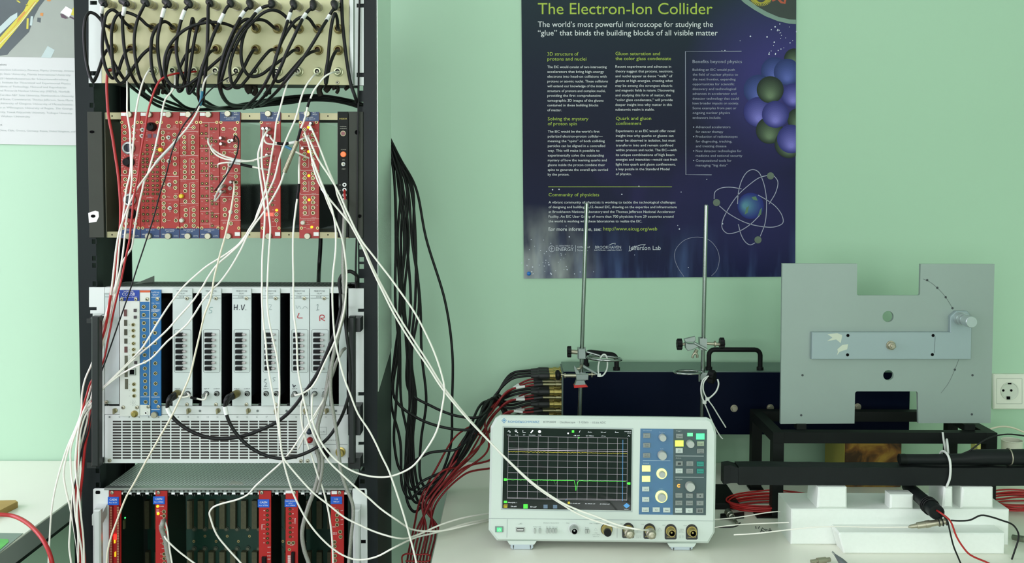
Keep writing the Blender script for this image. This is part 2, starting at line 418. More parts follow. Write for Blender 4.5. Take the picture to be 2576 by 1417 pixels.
# ------------------------------------------------------------------ posters on the wall
PW = YW-.002
def poster_mat():
    m = bpy.data.materials.new('poster_print'); m.use_nodes = True; nt = m.node_tree; b = nt.nodes['Principled BSDF']
    tc = nt.nodes.new('ShaderNodeTexCoord'); sp = nt.nodes.new('ShaderNodeSeparateXYZ'); nt.links.new(tc.outputs['Object'], sp.inputs[0])
    def ramp(src, stops):
        r = nt.nodes.new('ShaderNodeValToRGB'); nt.links.new(src, r.inputs[0])
        e = r.color_ramp.elements
        while len(e) < len(stops): e.new(.5)
        for q, (p, c) in zip(e, stops): q.position = p; q.color = (c if len(c) == 4 else c+(1,))
        return r.outputs[0]
    def mapr(src, a, b):
        r = nt.nodes.new('ShaderNodeMapRange'); r.inputs[1].default_value = a; r.inputs[2].default_value = b; nt.links.new(src, r.inputs[0]); return r.outputs[0]
    def noise(sc, stretch):
        mp = nt.nodes.new('ShaderNodeMapping'); mp.inputs['Scale'].default_value = stretch; nt.links.new(tc.outputs['Object'], mp.inputs[0])
        n = nt.nodes.new('ShaderNodeTexNoise'); n.inputs['Scale'].default_value = sc; n.inputs['Detail'].default_value = 3; nt.links.new(mp.outputs[0], n.inputs[0]); return n.outputs['Fac']
    def mix(a, b, f):
        x = nt.nodes.new('ShaderNodeMix'); x.data_type = 'RGBA'; nt.links.new(f, x.inputs[0])
        for s, i in ((a, 6), (b, 7)):
            if isinstance(s, tuple): x.inputs[i].default_value = s+(1,)
            else: nt.links.new(s, x.inputs[i])
        return x.outputs[2]
    def mul(a, b):
        x = nt.nodes.new('ShaderNodeMath'); x.operation = 'MULTIPLY'; nt.links.new(a, x.inputs[0]); nt.links.new(b, x.inputs[1]); return x.outputs[0]
    z01 = mapr(sp.outputs['Z'], 0, .64)
    base = ramp(z01, [(0, lin((20, 28, 62))), (.45, lin((18, 22, 46))), (.72, lin((22, 31, 48))), (1, lin((32, 48, 53)))])
    # violet nebula low down and to the left, pale glow in the lower left corner, violet haze at the right
    pur = mul(ramp(noise(3.2, (1.2, 1, .8)), [(.45, (0, 0, 0)), (.72, (1, 1, 1))]), ramp(mapr(sp.outputs['X'], -.31, .31), [(.3, (1, 1, 1)), (.75, (.15, .15, .15))])); low = ramp(z01, [(.05, (.8, .8, .8)), (.25, (1, 1, 1)), (.5, (0, 0, 0))])
    c = mix(base, lin((66, 52, 124)), mul(pur, low))
    rays = ramp(noise(6, (4.5, 1, .7)), [(.45, (0, 0, 0)), (.8, (1, 1, 1))]); bl = ramp(z01, [(0, (.8, .8, .8)), (.2, (0, 0, 0))])
    c = mix(c, lin((80, 104, 150)), mul(rays, bl))
    dist = nt.nodes.new('ShaderNodeVectorMath'); dist.operation = 'DISTANCE'; nt.links.new(tc.outputs['Object'], dist.inputs[0]); dist.inputs[1].default_value = (-.29, 0, .0)
    glow = ramp(dist.outputs['Value'], [(.02, (1, 1, 1)), (.17, (0, 0, 0))])
    c = mix(c, lin((190, 198, 190)), mul(glow, ramp(noise(9, (2.4, 1, .9)), [(.3, (.1, .1, .1)), (.7, (1, 1, 1))])))
    d2 = nt.nodes.new('ShaderNodeVectorMath'); d2.operation = 'DISTANCE'; nt.links.new(tc.outputs['Object'], d2.inputs[0]); d2.inputs[1].default_value = (.27, 0, .46)
    c = mix(c, lin((60, 56, 122)), ramp(d2.outputs['Value'], [(.06, (.75, .75, .75)), (.22, (0, 0, 0))]))
    d3 = nt.nodes.new('ShaderNodeVectorMath'); d3.operation = 'DISTANCE'; nt.links.new(tc.outputs['Object'], d3.inputs[0]); d3.inputs[1].default_value = (.2, 0, .16)
    c = mix(c, lin((36, 34, 88)), ramp(d3.outputs['Value'], [(.0, (.7, .7, .7)), (.2, (0, 0, 0))]))
    nt.links.new(c, b.inputs['Base Color']); b.inputs['Roughness'].default_value = .5; b.inputs['Specular IOR Level'].default_value = .15
    return m
pb = MB(); pb.poly([(1311, -70), (2003, -70), (2000, 696), (1318, 701)], PW, .0012, 0)
po = pb.build('wall_poster', poster_mat()); tag(po, 'dark blue space themed poster with green headings on the wall behind the detector', 'poster')
HP = .0016
m_lime = mat('poster_lime', (160, 186, 52), .5, var=0); m_ptxt = mat('poster_white', (214, 220, 218), .5, var=0); m_pgrey = mat('poster_grey', (150, 156, 172), .5, var=0)
t = MB(); text(t, 'The Electron-Ion Collider', 1353, 36, 1792, 28, PW, HP, res=5); t.build('title_lettering', m_lime, po)
t = MB(); text(t, "The world\u2019s most powerful microscope for studying the", 1353, 68, 1793, 13.5, PW, HP, res=3); text(t, "\u201cglue\u201d that binds the building blocks of all visible matter", 1353, 89.5, 1805, 13.5, PW, HP, res=3)
t.build('subtitle_lettering', m_ptxt, po)
t = MB()
for s, x, y, x1 in (('3D structure of', 1377, 140, 1455), ('protons and nuclei', 1377, 152.5, 1475), ('Gluon saturation and', 1548, 139, 1660), ('the color glass condensate', 1548, 151.5, 1688),
                    ('Solving the mystery', 1378, 303, 1480), ('of proton spin', 1378, 315.5, 1451), ('Quark and gluon', 1549, 302, 1638), ('confinement', 1549, 314.5, 1613), ('Community of physicists', 1380, 494, 1507)):
    text(t, s, x, y, x1, 8.3, PW, HP)
text(t, 'http://www.eicug.org/web', 1518, 580, 1653, 8.8, PW, HP)
t.rect(1379, 469.5, 1690, 471, PW, HP)
t.build('heading_lettering', m_lime, po)
t = MB()
def para(lines, x, y0, dy, h):
    for i, (s, x1) in enumerate(lines): text(t, s, x, y0+i*dy, x1, h, PW, HP)
para([('The EIC would consist of two intersecting', 1526), ('accelerators that bring high-energy', 1519), ('electrons into head-on collisions with', 1526), ('protons or atomic nuclei. These collisions', 1529), ('will extend our knowledge of the internal', 1526), ('structure of protons and complex nuclei,', 1523), ('providing the first comprehensive', 1511), ('tomographic 3D images of the gluons', 1518), ('contained in these building blocks', 1505), ('of matter.', 1413)], 1377, 171.5, 12.05, 6)
para([('Recent experiments and advances in', 1688), ('theory suggest that protons, neutrons,', 1693), ('and nuclei appear as dense \u201cwalls\u201d of', 1691), ('gluons at high energies, creating what', 1692), ('may be among the strongest electric', 1691), ('and magnetic fields in nature. Discovering', 1696), ('and studying this form of matter, the', 1687), ('\u201ccolor glass condensate,\u201d will provide', 1692), ('deeper insight into why matter in this', 1690), ('subatomic realm is stable.', 1646)], 1548, 170.5, 12, 6)
para([('The EIC would be the world\u2019s first', 1508), ('polarized electron-proton collider\u2014', 1516), ('meaning the \u201cspins\u201d of both colliding', 1521), ('particles can be aligned in a controlled', 1522), ('way. This will make it possible to', 1508), ('experimentally solve the outstanding', 1519), ('mystery of how the teeming quarks and', 1526), ('gluons inside the proton combine their', 1522), ('spins to generate the overall spin carried', 1529), ('by the proton.', 1432)], 1378, 334, 12, 6)
para([('Experiments at an EIC would offer novel', 1698), ('insight into why quarks or gluons can', 1694), ('never be observed in isolation, but must', 1699), ('transform into and remain confined', 1693), ('within protons and nuclei. The EIC\u2014with', 1702), ('its unique combinations of high beam', 1696), ('energies and intensities\u2014would cast fresh', 1703), ('light into quark and gluon confinement,', 1699), ('a key puzzle in the Standard Model', 1684), ('of physics.', 1588)], 1549, 332.5, 12, 6)
para([('A vibrant community of physicists is working to tackle the technological challenges', 1699), ('of designing and building a U.S.-based EIC, drawing on the expertise and infrastructure', 1702), ('at Brookhaven National Laboratory and the Thomas Jefferson National Accelerator', 1698), ('Facility. An EIC User Group of more than 700 physicists from 29 countries around', 1694), ('the world is working with these laboratories to realize the EIC.', 1615)], 1380, 512, 11.9, 6)
text(t, 'For more information, see:', 1380, 581, 1512, 9, PW, HP)
t.build('body_lettering', m_ptxt, po)
t = MB()
text(t, 'Benefits beyond physics', 1742, 159, 1866, 8, PW, HP)
para([('Building an EIC would push', 1848), ('the field of nuclear physics to', 1856), ('the next frontier, expanding', 1850), ('opportunities for scientific', 1847), ('discovery and technological', 1851), ('advances in accelerator and', 1852), ('detector technology that could', 1858), ('have broader impacts on society.', 1858), ('Some examples from past or', 1852), ('ongoing nuclear physics', 1836), ('endeavors include:', 1813)], 1742, 178.5, 12.05, 5.8)
para([('Advanced accelerators', 1837), ('for cancer therapy', 1819), ('Production of radioisotopes', 1855), ('for diagnosing, tracking,', 1841), ('and treating disease', 1827), ('New detector technologies for', 1865), ('medicine and national security', 1867), ('Computational tools for', 1840), ('managing \u201cbig data\u201d', 1830)], 1750, 322.5, 12.05, 5.8)
for y in (320, 344, 380, 404): t.disc(1744.5, y, 1.6, PW, HP, seg=8)
t.stroke([(1865, 129), (1724, 129.5), (1725, 439.5), (1790, 440)], 1.5, PW, HP)
t.build('sidebar_lettering', m_pgrey, po)
# emblems along the foot of the sheet
t = MB()
t.stroke([(1388+7*math.cos(a*PI/8), 626+7.5*math.sin(a*PI/8)) for a in range(16)], 1.2, PW, HP, closed=True); t.stroke([(1388, 621), (1388, 631)], 1.4, PW, HP); t.stroke([(1384, 625), (1392, 625)], 1, PW, HP)
text(t, 'U.S. DEPARTMENT OF', 1398, 620.5, 1441, 3.4, PW, HP); text(t, 'ENERGY', 1398, 631.5, 1443, 9, PW, HP); t.rect(1447.5, 617, 1448.5, 633, PW, HP)
text(t, 'Office of', 1452, 624, 1484, 5, PW, HP); text(t, 'Science', 1452, 632, 1478, 5, PW, HP)
text(t, 'BROOKHAVEN', 1497, 625.5, 1562, 7, PW, HP); text(t, 'NATIONAL LABORATORY', 1495, 631.5, 1564, 3.6, PW, HP); t.stroke([(1532, 617), (1540, 613), (1548, 612), (1547, 616)], 1.4, PW, HP)
text(t, 'Jefferson Lab', 1581, 629, 1662, 10.5, PW, HP); t.stroke([(1585, 632), (1596, 622), (1612, 616), (1624, 615), (1618, 620)], 1.5, PW, HP)
t.build('emblem_print', mat('poster_emblem', (190, 196, 204), .5, var=0), po)
# pictures: nucleus of balls at the right edge, orbiting balls round a globe, circle, stars
def ball_mat(name, c, r):
    return mat(name, c, .45, var=.35, scale=24)
tone = lambda a, c, k: tuple(a[i]+(c[i]-a[i])*k/10 for i in range(3))
bm_ = [mat('print_%s_tone_%d' % (n_, k), tone(a, c, k), .5, var=0, spec=.15) for n_, a, c in (('green_ball', (36, 48, 40), (104, 124, 96)), ('violet_ball', (48, 50, 112), (122, 118, 196)), ('blue_ball', (42, 56, 104), (88, 100, 170))) for k in range(11)]
t = MB()
def pball(x, y, r, m, h):
    for k in range(11):
        q = r*(1-.084*k); yy = y+.044*r*k
        pts = [(min(x+q*math.cos(a*PI/16), 2001.5), yy+q*math.sin(a*PI/16)) for a in range(32)]
        if max(p[0] for p in pts)-min(p[0] for p in pts) > 2: t.flat(pts, PW, h+.000003*k, m*11+k)
for i, (x, y, r, m) in enumerate([(1998, 148, 26, 0), (1948, 178, 34, 2), (1908, 226, 38, 2), (1980, 182, 34, 2), (1995, 240, 30, 1), (1908, 282, 38, 1), (1937, 226, 34, 0), (2008, 300, 28, 0), (1935, 328, 34, 0), (1984, 362, 36, 0), (1950, 288, 34, 1), (1990, 350, 36, 1)]):
    pball(x, y, r, m, HP+.00004*i)
t.build('printed_nucleus', bm_, po)
t = MB()
cx, cy, R = 2000, -62, 112
t.flat([(2002, 61), (1985, 60), (1955, 53), (1925, 41), (1897, 25), (1872, 8), (1850, -14), (1845, -40), (2002, -40)], PW, HP)
t.flat([(2002, 50), (1985, 49), (1958, 43), (1930, 31), (1905, 17), (1880, -2), (1866, -20), (1860, -40), (2002, -40)], PW, HP+.0001, 1)
for k in range(16):
    a = PI*k/15
    t.stroke([(1914+10*math.cos(a), 0+6*math.sin(a)), (1914+26*math.cos(a), -2+18*math.sin(a))], 2, PW, HP+.0002, 2)
t.stroke([(1942, 2), (1955, -4), (1965, 6), (1973, 8), (1976, -6)], 6, PW, HP+.0002, 3)
t.build('printed_medallion', [mat('print_grey_green', (112, 140, 126), .5), mat('print_dark_green', (30, 46, 38), .5), mat('print_yellow', (168, 160, 32), .5), mat('print_orange', (170, 74, 40), .5)], po)
t = MB()
def ell(x, y, a, b, rot, f0=0, f1=1, n=48):
    return [(x+a*math.cos(2*PI*q)*math.cos(rot)-b*math.sin(2*PI*q)*math.sin(rot), y+a*math.cos(2*PI*q)*math.sin(rot)+b*math.sin(2*PI*q)*math.cos(rot)) for q in [f0+(f1-f0)*k/n for k in range(n+1)]]
WZ = lambda p: [(1680+x/4.57, 400+y/4.57) for x, y in p]
from_w = lambda p, sub=5: [(v.x, v.y) for v in smooth_path([Vector((x, y, 0)) for x, y in WZ(p)], sub)]
for p in ([(798, 520), (810, 380), (850, 240), (910, 150), (975, 122), (1040, 150), (1090, 250), (1125, 400), (1132, 560), (1115, 740), (1060, 890)], [(1000, 965), (945, 988), (890, 955), (840, 870), (808, 750)],
          [(1138, 190), (1050, 215), (930, 300), (800, 420), (690, 580), (625, 720), (625, 800), (680, 855), (760, 850), (860, 810), (960, 740), (1052, 650)], [(1220, 195), (1262, 260), (1240, 380), (1160, 520)],
          [(845, 345), (720, 325), (610, 335), (540, 380), (530, 460)], [(590, 540), (700, 630), (900, 735), (1100, 780), (1230, 780), (1320, 735), (1310, 650), (1240, 550), (1140, 475), (1035, 415)]):
    t.stroke(from_w(p), 1.9, PW, HP+.0002)
c = from_w([(185, 1355), (110, 1240), (75, 1130), (90, 1040), (180, 940), (300, 900), (400, 905), (490, 945), (570, 1050), (590, 1160), (560, 1280), (500, 1345)])
t.stroke(c, .9, PW, HP)
t.build('printed_orbits', mat('print_orbit', (150, 152, 172), .5, var=0), po)
for x, y in ((1178, 195), (558, 502), (1034, 930)):
    t = MB(); t.disc(1680+x/4.57, 400+y/4.57, 9, PW, HP+.0003); t.build('printed_electron', mat('print_electron', (84, 100, 84), .5, var=.4, scale=40), po)
t = MB()
for k in range(11): t.disc(1680+(950-6*k)/4.57, 400+540/4.57, 33*(1-.08*k), PW, HP+.0001+.000006*k, k, 32)
for p in ([(900, 560), (930, 540), (915, 620), (880, 640)], [(960, 440), (1010, 430), (1030, 480), (980, 470)], [(1060, 580), (1080, 560), (1070, 640), (1030, 660)]): t.flat([(1680+x/4.57, 400+y/4.57) for x, y in p], PW, HP+.00018, 11)
t.build('printed_globe', [mat('print_globe_%d' % k, tone((34, 44, 112), (84, 132, 150), k), .5, var=0, spec=.15) for k in range(11)]+[mat('print_land', (70, 110, 80), .5, var=.3, scale=60)], po)
t = MB(); rs = random.Random(4)
for k in range(34): t.disc(rs.gauss(1975, 22) if k < 26 else rs.uniform(1800, 1990), rs.uniform(60, 150) if k < 26 else rs.uniform(90, 130), rs.choice([1, 1.4, 2]), PW, HP, seg=8)
for k in range(60): t.disc(rs.gauss(1370, 40) if k < 38 else rs.uniform(1330, 1960), rs.uniform(600, 690) if k < 38 else rs.uniform(450, 690), rs.choice([.9, 1.2, 1.7]), PW, HP, seg=8)
t.v = [Vector((min(v.x, P(2001, 300, PW).x), v.y, v.z)) for v in t.v]
t.build('printed_stars', mat('print_star', (205, 210, 222), .5, var=0), po)
tp = MB(); tp.lathe(P(1330.5, 688.5, PW)+Vector((0, -.0015, 0)), (0, -1, 0), [(.0005, -.001), (.0046, 0), (.0046, .002), (.0025, .0035), (0, .0036)], 16, soft=True)
tag(tp.build('push_pin', mat('blue_pin', (24, 110, 190), .3)), 'round blue push pin in the lower left corner of the dark poster', 'pin')

# the paler poster at the left
pb = MB(); pb.poly([(-420, -120), (196, -120), (200, 366), (0, 363), (-420, 356)], PW, .0012, 0)
p2 = pb.build('wall_poster', mat('poster_paper', (200, 206, 200), .55, var=.01)); tag(p2, 'pale poster with an industrial photo above fine print, left of the rack', 'poster')
mm = [mat('print_floor', (150, 160, 148), .5, var=.12, scale=9), mat('print_dark', (72, 84, 84), .5, var=.3, scale=16), mat('print_crane', (196, 190, 60), .5, var=.12, scale=14), mat('print_rust', (196, 132, 60), .5, var=.2, scale=30), mat('print_white', (226, 228, 224), .5), mat('print_pale', (176, 196, 190), .5), mat('print_plum', (84, 64, 76), .5, var=.3, scale=30)]
Zq = lambda p: [(x/9.445, y/9.445) for x, y in p]
t = MB()
t.flat([(-420, -120), (195.5, -120), (194, 146), (0, 143), (-420, 136)], PW, HP, 0)
t.flat(Zq([(-2500, -900), (900, -900), (1120, -60), (950, 160), (830, 380), (700, 760), (240, 1230), (190, 1300), (0, 1330), (-2500, 1290)]), PW, HP+.0001, 1)
t.flat(Zq([(0, 640), (260, 390), (420, 300), (420, 420), (0, 820), (-300, 900)]), PW, HP+.0002, 5)
t.flat(Zq([(700, 0), (780, -60), (1000, -60), (830, 140), (640, 400), (380, 720), (0, 1180), (-600, 1700), (-600, 1400), (0, 900), (420, 430), (580, 250)]), PW, HP+.0003, 2)
t.flat(Zq([(400, 540), (450, 430), (590, 270), (610, 300), (480, 460)]), PW, HP+.0004, 3)
t.stroke(Zq([(0, 1010), (380, 600), (720, 190), (850, 30)]), 1.2, PW, HP+.0004, 3)
t.stroke(Zq([(-300, 1320), (0, 1050), (500, 560), (860, 60)]), .9, PW, HP+.0005, 4)
t.flat(Zq([(390, 20), (440, 10), (500, 60), (480, 75)]), PW, HP+.0003, 2); t.flat(Zq([(620, 110), (660, 90), (680, 130), (640, 150)]), PW, HP+.0003, 2)
t.stroke(Zq([(660, 690), (670, 440)]), 5, PW, HP+.0003, 2); t.stroke(Zq([(745, 610), (770, 390)]), 6, PW, HP+.0003, 5)
t.flat(Zq([(1540, 190), (1570, 150), (1730, 240), (1700, 330), (1660, 420), (1560, 360), (1440, 300)]), PW, HP+.0002, 4)
t.flat(Zq([(1440, 340), (1500, 330), (1640, 440), (1560, 450), (1470, 420)]), PW, HP+.0003, 6); t.flat(Zq([(1690, 270), (1760, 180), (1845, 200), (1840, 400), (1690, 350)]), PW, HP+.0002, 2)
t.stroke(Zq([(1660, 400), (1840, 480)]), 4, PW, HP+.0003, 6)
t.flat(Zq([(970, 310), (1040, 310), (1030, 390), (960, 370)]), PW, HP+.0002, 3); t.flat(Zq([(900, 420), (980, 430), (970, 540), (890, 520)]), PW, HP+.0002, 1); t.flat(Zq([(1120, -20), (1240, -20), (1200, 40), (1130, 30)]), PW, HP+.0002, 3)
t.flat(Zq([(980, 1370), (1140, 1095), (1310, 1190), (1220, 1380)]), PW, HP+.0002, 5)
t.build('printed_photo', mm, p2)
t = MB()
lines = [('Jefferson Science Associates Laboratory, Florence, Physics University, Arizona', 186, -60, 176.5), ('University, Georgia State University, Florida International University', 178, -60, 187), ('City University, GSI Helmholtzzentrum f\u00fcr Schwerionenforschung', 172, -60, 198.5), ('Physics University, Institute for Theoretical and Experimental Physics', 178, -60, 208.5), ('Massachusetts Institute of Technology, National and Kapodistrian', 167, -60, 218.5), ('of Athens, National Research Nuclear University (MEPhI), Norfolk', 176, -60, 229), ('University, North Carolina A&T State University, Northwestern University', 186, -60, 240), ('of the University of Bonn, Commissariat, Thomas Jefferson, Santa Maria', 184, -60, 250.5), ('of Connecticut, University of Glasgow, University of Massachusetts', 183, -60, 261), ('of North Carolina at Wilmington, University of Regina, The George', 183, -60, 271.5), ('Washington University, Tomsk Polytechnic University, Tuskegee University', 182, -60, 283), ('of Virginia, and Wuhan University', 76, -60, 293.5), ('Armenia, Canada, China, Chile, Greece, Germany, Russia, United Kingdom, and', 190, -60, 329)]
for s, x1, x0, y in lines: text(t, s, x0, y, x1, 4.6, PW, HP, slope=.018)
t.build('fine_print', mat('print_faint', (172, 182, 178), .6, var=0), p2)
t = MB(); text(t, 'Collaborating Institutions', -60, 165, 17, 5, PW, HP); text(t, 'Countries', -40, 316, 6, 5, PW, HP); t.build('bold_print', mat('print_bold', (120, 128, 126), .6, var=0), p2)
# ------------------------------------------------------------------ the open rack: two side channels on a foot
rack = thing('equipment_rack', 'tall open dark grey equipment rack standing between the two tables', 'rack', (-.507, 1.78, 0))
FY = YR+.004                                                # face of the flanges
XA, XA2 = P(197, 700, FY).x, P(243, 700, FY).x
XB, XB2 = P(901, 700, FY).x, P(948, 700, FY).x
ZR0, ZR1 = .04, 1.85
def flange(x0, x1, hx, holes):
    """A folded flange with real square mounting holes down one column."""
    b = MB(); w = .0041; z = ZR0
    for hz in sorted(holes):
        b.box((x0, FY, z), (x1, FY+.0025, hz-w)); b.box((x0, FY, hz-w), (hx-w, FY+.0025, hz+w)); b.box((hx+w, FY, hz-w), (x1, FY+.0025, hz+w)); z = hz+w
    b.box((x0, FY, z), (x1, FY+.0025, ZR1)); return b
zs = lambda ys, x: [P(x, y, FY).z for y in ys]
hl = zs([213, 265, 292, 608, 650, 668, 714, 1185, 1220], 237); hr = zs([222, 262, 622, 653, 671, 706, 1180, 1212], 909)
flange(XA, XA2, P(237, 600, FY).x, hl).build('front_flange', m_rack, rack)
flange(XB, XB2, P(909.5, 650, FY).x, hr).build('front_flange', m_rack, rack)
b = MB(); b.box((XA2-.0025, FY+.003, ZR0), (XA2, FY+.026, ZR1)); b.build('flange_lip', m_rack, rack)
b = MB(); b.box((XA, FY+.003, ZR0), (XA+.003, 1.86, ZR1)); b.build('side_web', m_rack, rack)
b = MB(); b.box((XB2-.003, FY+.003, ZR0), (XB2, 1.86, ZR1)); b.build('side_web', m_rack, rack)
zq = P(960, 985, 1.70).z; b = MB(); b.prism([Vector((XB2+.0003, FY+.006, zq+.004)), Vector((XB2+.0003, FY+.006, ZR1)), Vector((XB2+.0003, 1.858, ZR1)), Vector((XB2+.0003, 1.858, zq+.05))], (1, 0, 0), .0012, 0); b.build('steel_side_sheet', mat('galvanised_sheet', (222, 232, 224), .25, .6, var=.1, scale=5), rack, 'bare galvanised side sheet')
b = MB(); b.box((XA+.0035, 1.857, ZR0), (P(331, 650, 1.857).x, 1.86, ZR1)); b.build('rear_flange', m_rack, rack)
b = MB(); b.box((XB2-.03, 1.857, ZR0), (XB2-.0035, 1.86, ZR1)); b.build('rear_flange', m_rack, rack)
b = MB(); b.box((XA-.01, FY-.05, 0), (XB2+.01, 1.92, ZR0-.0005)); b.build('foot', m_rack, rack)
b = MB(); b.box((XA, FY+.003, ZR1+.0005), (XB2, 1.86, ZR1+.03)); b.build('top_rail', m_rack, rack)

# ------------------------------------------------------------------ sockets and screws used over and over (each axis points out of the panel)
AX = Vector((0, -1, 0)); O0 = (0, 0, 0)
def proto(prof, ms, mats, seg=14, soft=False):
    b = MB(); b.lathe(O0, AX, prof, seg, ms=ms, soft=soft); return b.mesh('part_shape', mats)
lemo = proto([(.0034, 0), (.0034, .0016), (.0022, .0016), (.0022, .0004), (.0009, .0004), (.0009, .0012), (0, .0012)], [0, 0, 0, 1, 2, 2], [mat('lemo_ring', (184, 176, 142), .42, .75), m_hole, m_brass], 14)
lemo_small = proto([(.0026, 0), (.0026, .001), (.0019, .001), (.0019, .0003), (.0009, .0003), (.0009, .001), (0, .001)], [0, 0, 0, 1, 2, 2], [mat('lemo_ring_dull', (96, 78, 58), .4, .7), m_hole, m_brass], 10)
rivet = proto([(.0027, 0), (.0027, .0006), (.0013, .0006), (.0013, .0002), (0, .0002)], [0, 0, 0, 1], [mat('gold_eyelet', (190, 172, 118), .42, .75), m_dgrey], 12)
thumb = proto([(.0055, 0), (.0055, .006), (.0048, .0068), (0, .0068)], [0, 0, 0], [m_nickel], 16)
thumb2 = proto([(.0052, 0), (.0052, .005), (.0046, .0056), (.0008, .0056), (0, .005)], [0, 0, 0, 0], [m_nickel], 16)
screw = proto([(.0034, 0), (.003, .0018), (.001, .0022), (.0008, .0016), (0, .0016)], [0, 0, 1, 1], [m_nickel, m_dgrey], 12)
led_y = proto([(.0023, 0), (.0023, .0015), (.0012, .003), (0, .0033)], None, [m_yled], 10, True)
led_g = proto([(.0014, 0), (.0014, .001), (.0007, .0018), (0, .002)], None, [m_gled], 10, True)
plug_grey = proto([(.0028, 0), (.0033, .001), (.0033, .011), (.0026, .0125), (.0024, .018), (0, .018)], [0]*5, [mat('lemo_plug', (150, 150, 146), .3, .9)], 12)
toggle = proto([(.0036, 0), (.0036, .002), (.0018, .002), (.0013, .006), (.0017, .009), (0, .0095)], [0, 0, 1, 1, 1], [m_alu, m_nickel], 12)
ycap = proto([(.0035, 0), (.0038, .001), (.0038, .007), (.003, .0085), (0, .0085)], [0]*4, [m_yellow], 14)
wcap = proto([(.0035, 0), (.0038, .001), (.0038, .007), (.003, .0085), (0, .0085)], [0]*4, [mat('grey_cap', (206, 206, 190), .4)], 14)
bnc_small = proto([(.0048, 0), (.0048, .001), (.0042, .001), (.0036, .006), (.0026, .006), (.0026, .001), (.0008, .001), (.0008, .004), (0, .004)], [1, 1, 0, 0, 1, 1, 1, 0], [mat('grey_tube', (150, 154, 150), .35, .7), m_hole], 14)
def at(me, name, x, y, parent, h=0, pl=YR, label=None): return put(me, name, parent, P(x, y, pl)+N(pl)*h, label)

# ------------------------------------------------------------------ cream connector panel at the top
pan = thing('connector_panel', 'cream connector panel at the top of the rack, four rows of round sockets', 'connector panel', P(577, 212, YR))
b = MB(); b.poly([(256, -40), (887, -40), (886, 214), (256, 209)], YR, .0, .003, bev=.0006)
b.build('front_panel', m_cream, pan)
for (x0, x1, sx0, sx1, sgn) in ((223, 255.5, 226, 244, -1), (887.5, 915, 897, 916, 1)):
    b = MB(); ya = [(-60, 2), (12, 179), (190, 209)] if sgn < 0 else [(-60, 9), (19, 183), (194, 215)]
    for a, c in ya: b.pbox(x0, a, x1, c, YR, 0, .003)
    for a, c in ((ya[0][1], ya[1][0]), (ya[1][1], ya[2][0])):
        if sgn < 0: b.pbox(x0, a, sx0, c, YR, 0, .003); b.pbox(sx1, a, x1, c, YR, 0, .003)
        else: b.pbox(x0, a, sx0, c, YR, 0, .003)
    b.build('panel_ear', m_lgrey, pan)
b = MB(); b.pbox(879, -30, 892, 214, YR, .004, -.0002, bev=.0015); b.build('trim_bar', m_alu, pan)
b = MB(); c0 = P(262, -40, YR+.0035); c1 = P(880, 211, YR+.0035); b.box((c0.x, YR+.0035, c1.z), (c1.x, YR+.09, c0.z)); b.build('chassis', m_dgrey, pan)
CXS = [284, 333, 387, 439, 493, 546, 598, 645, 699, 752, 801, 852]
ROW = [lambda x: 14+(x-284)*.009, lambda x: 70+(x-284)*.006, lambda x: 122.5+(x-284)*.007, lambda x: 178+(x-284)*.006]
m_old = mat('aged_brass', (132, 122, 78), .5, .8, var=.25)
soc_bnc = proto([(.0078, 0), (.0078, .002), (.0062, .002), (.0062, .012), (.0072, .012), (.0072, .019), (.0066, .0195), (.0066, .022), (.0072, .0225), (.0072, .030), (.006, .031), (.006, .036), (0, .036)], [0]*12, [m_nickel], 18)
soc_gold = proto([(.0086, 0), (.0086, .0028), (.007, .0032), (.0066, .010), (.0046, .010), (.0046, .003), (0, .003)], [0, 0, 0, 0, 1, 1], [m_old, mat('rusty_well', (96, 62, 36), .6, .3)], 18)
soc_pale = proto([(.0082, 0), (.0082, .0025), (.0064, .003), (.006, .012), (.004, .012), (.004, .009), (.0012, .009), (.0012, .011), (0, .011)], [0, 0, 0, 0, 1, 1, 2, 2], [mat('pale_socket', (168, 172, 140), .35, .8), m_dgrey, m_nickel], 18)
for x in CXS:
    at(soc_bnc, 'plug_socket', x, ROW[0](x), pan)
    at(soc_gold, 'gold_socket', x, ROW[1](x), pan); at(soc_gold, 'gold_socket', x, ROW[2](x), pan)
    at(soc_pale, 'pale_socket', x, ROW[3](x), pan)
at(screw, 'screw', 573, 204, pan); at(screw, 'screw', 849, 208, pan); at(screw, 'screw', 851, 0, pan)
# scorched wiring stubs below the chassis
rs = random.Random(3)
for x in [360, 372, 384, 398, 410, 420, 470, 480, 620, 628, 632, 670, 676, 812, 822, 830, 838, 848, 868]:
    b = MB(); p = P(x, 214, 1.72); q = p+Vector((rs.uniform(-.006, .006), rs.uniform(-.01, .01), -rs.uniform(.008, .018)))
    b.tube(smooth_path([p+Vector((0, 0, .004)), p*.5+q*.5+Vector((rs.uniform(-.006, .006), 0, 0)), q], 3), rs.uniform(.002, .006), 7)
    b.build('wiring_stub', mat('scorched_wiring', (52, 46, 36), .7, var=.3), pan)

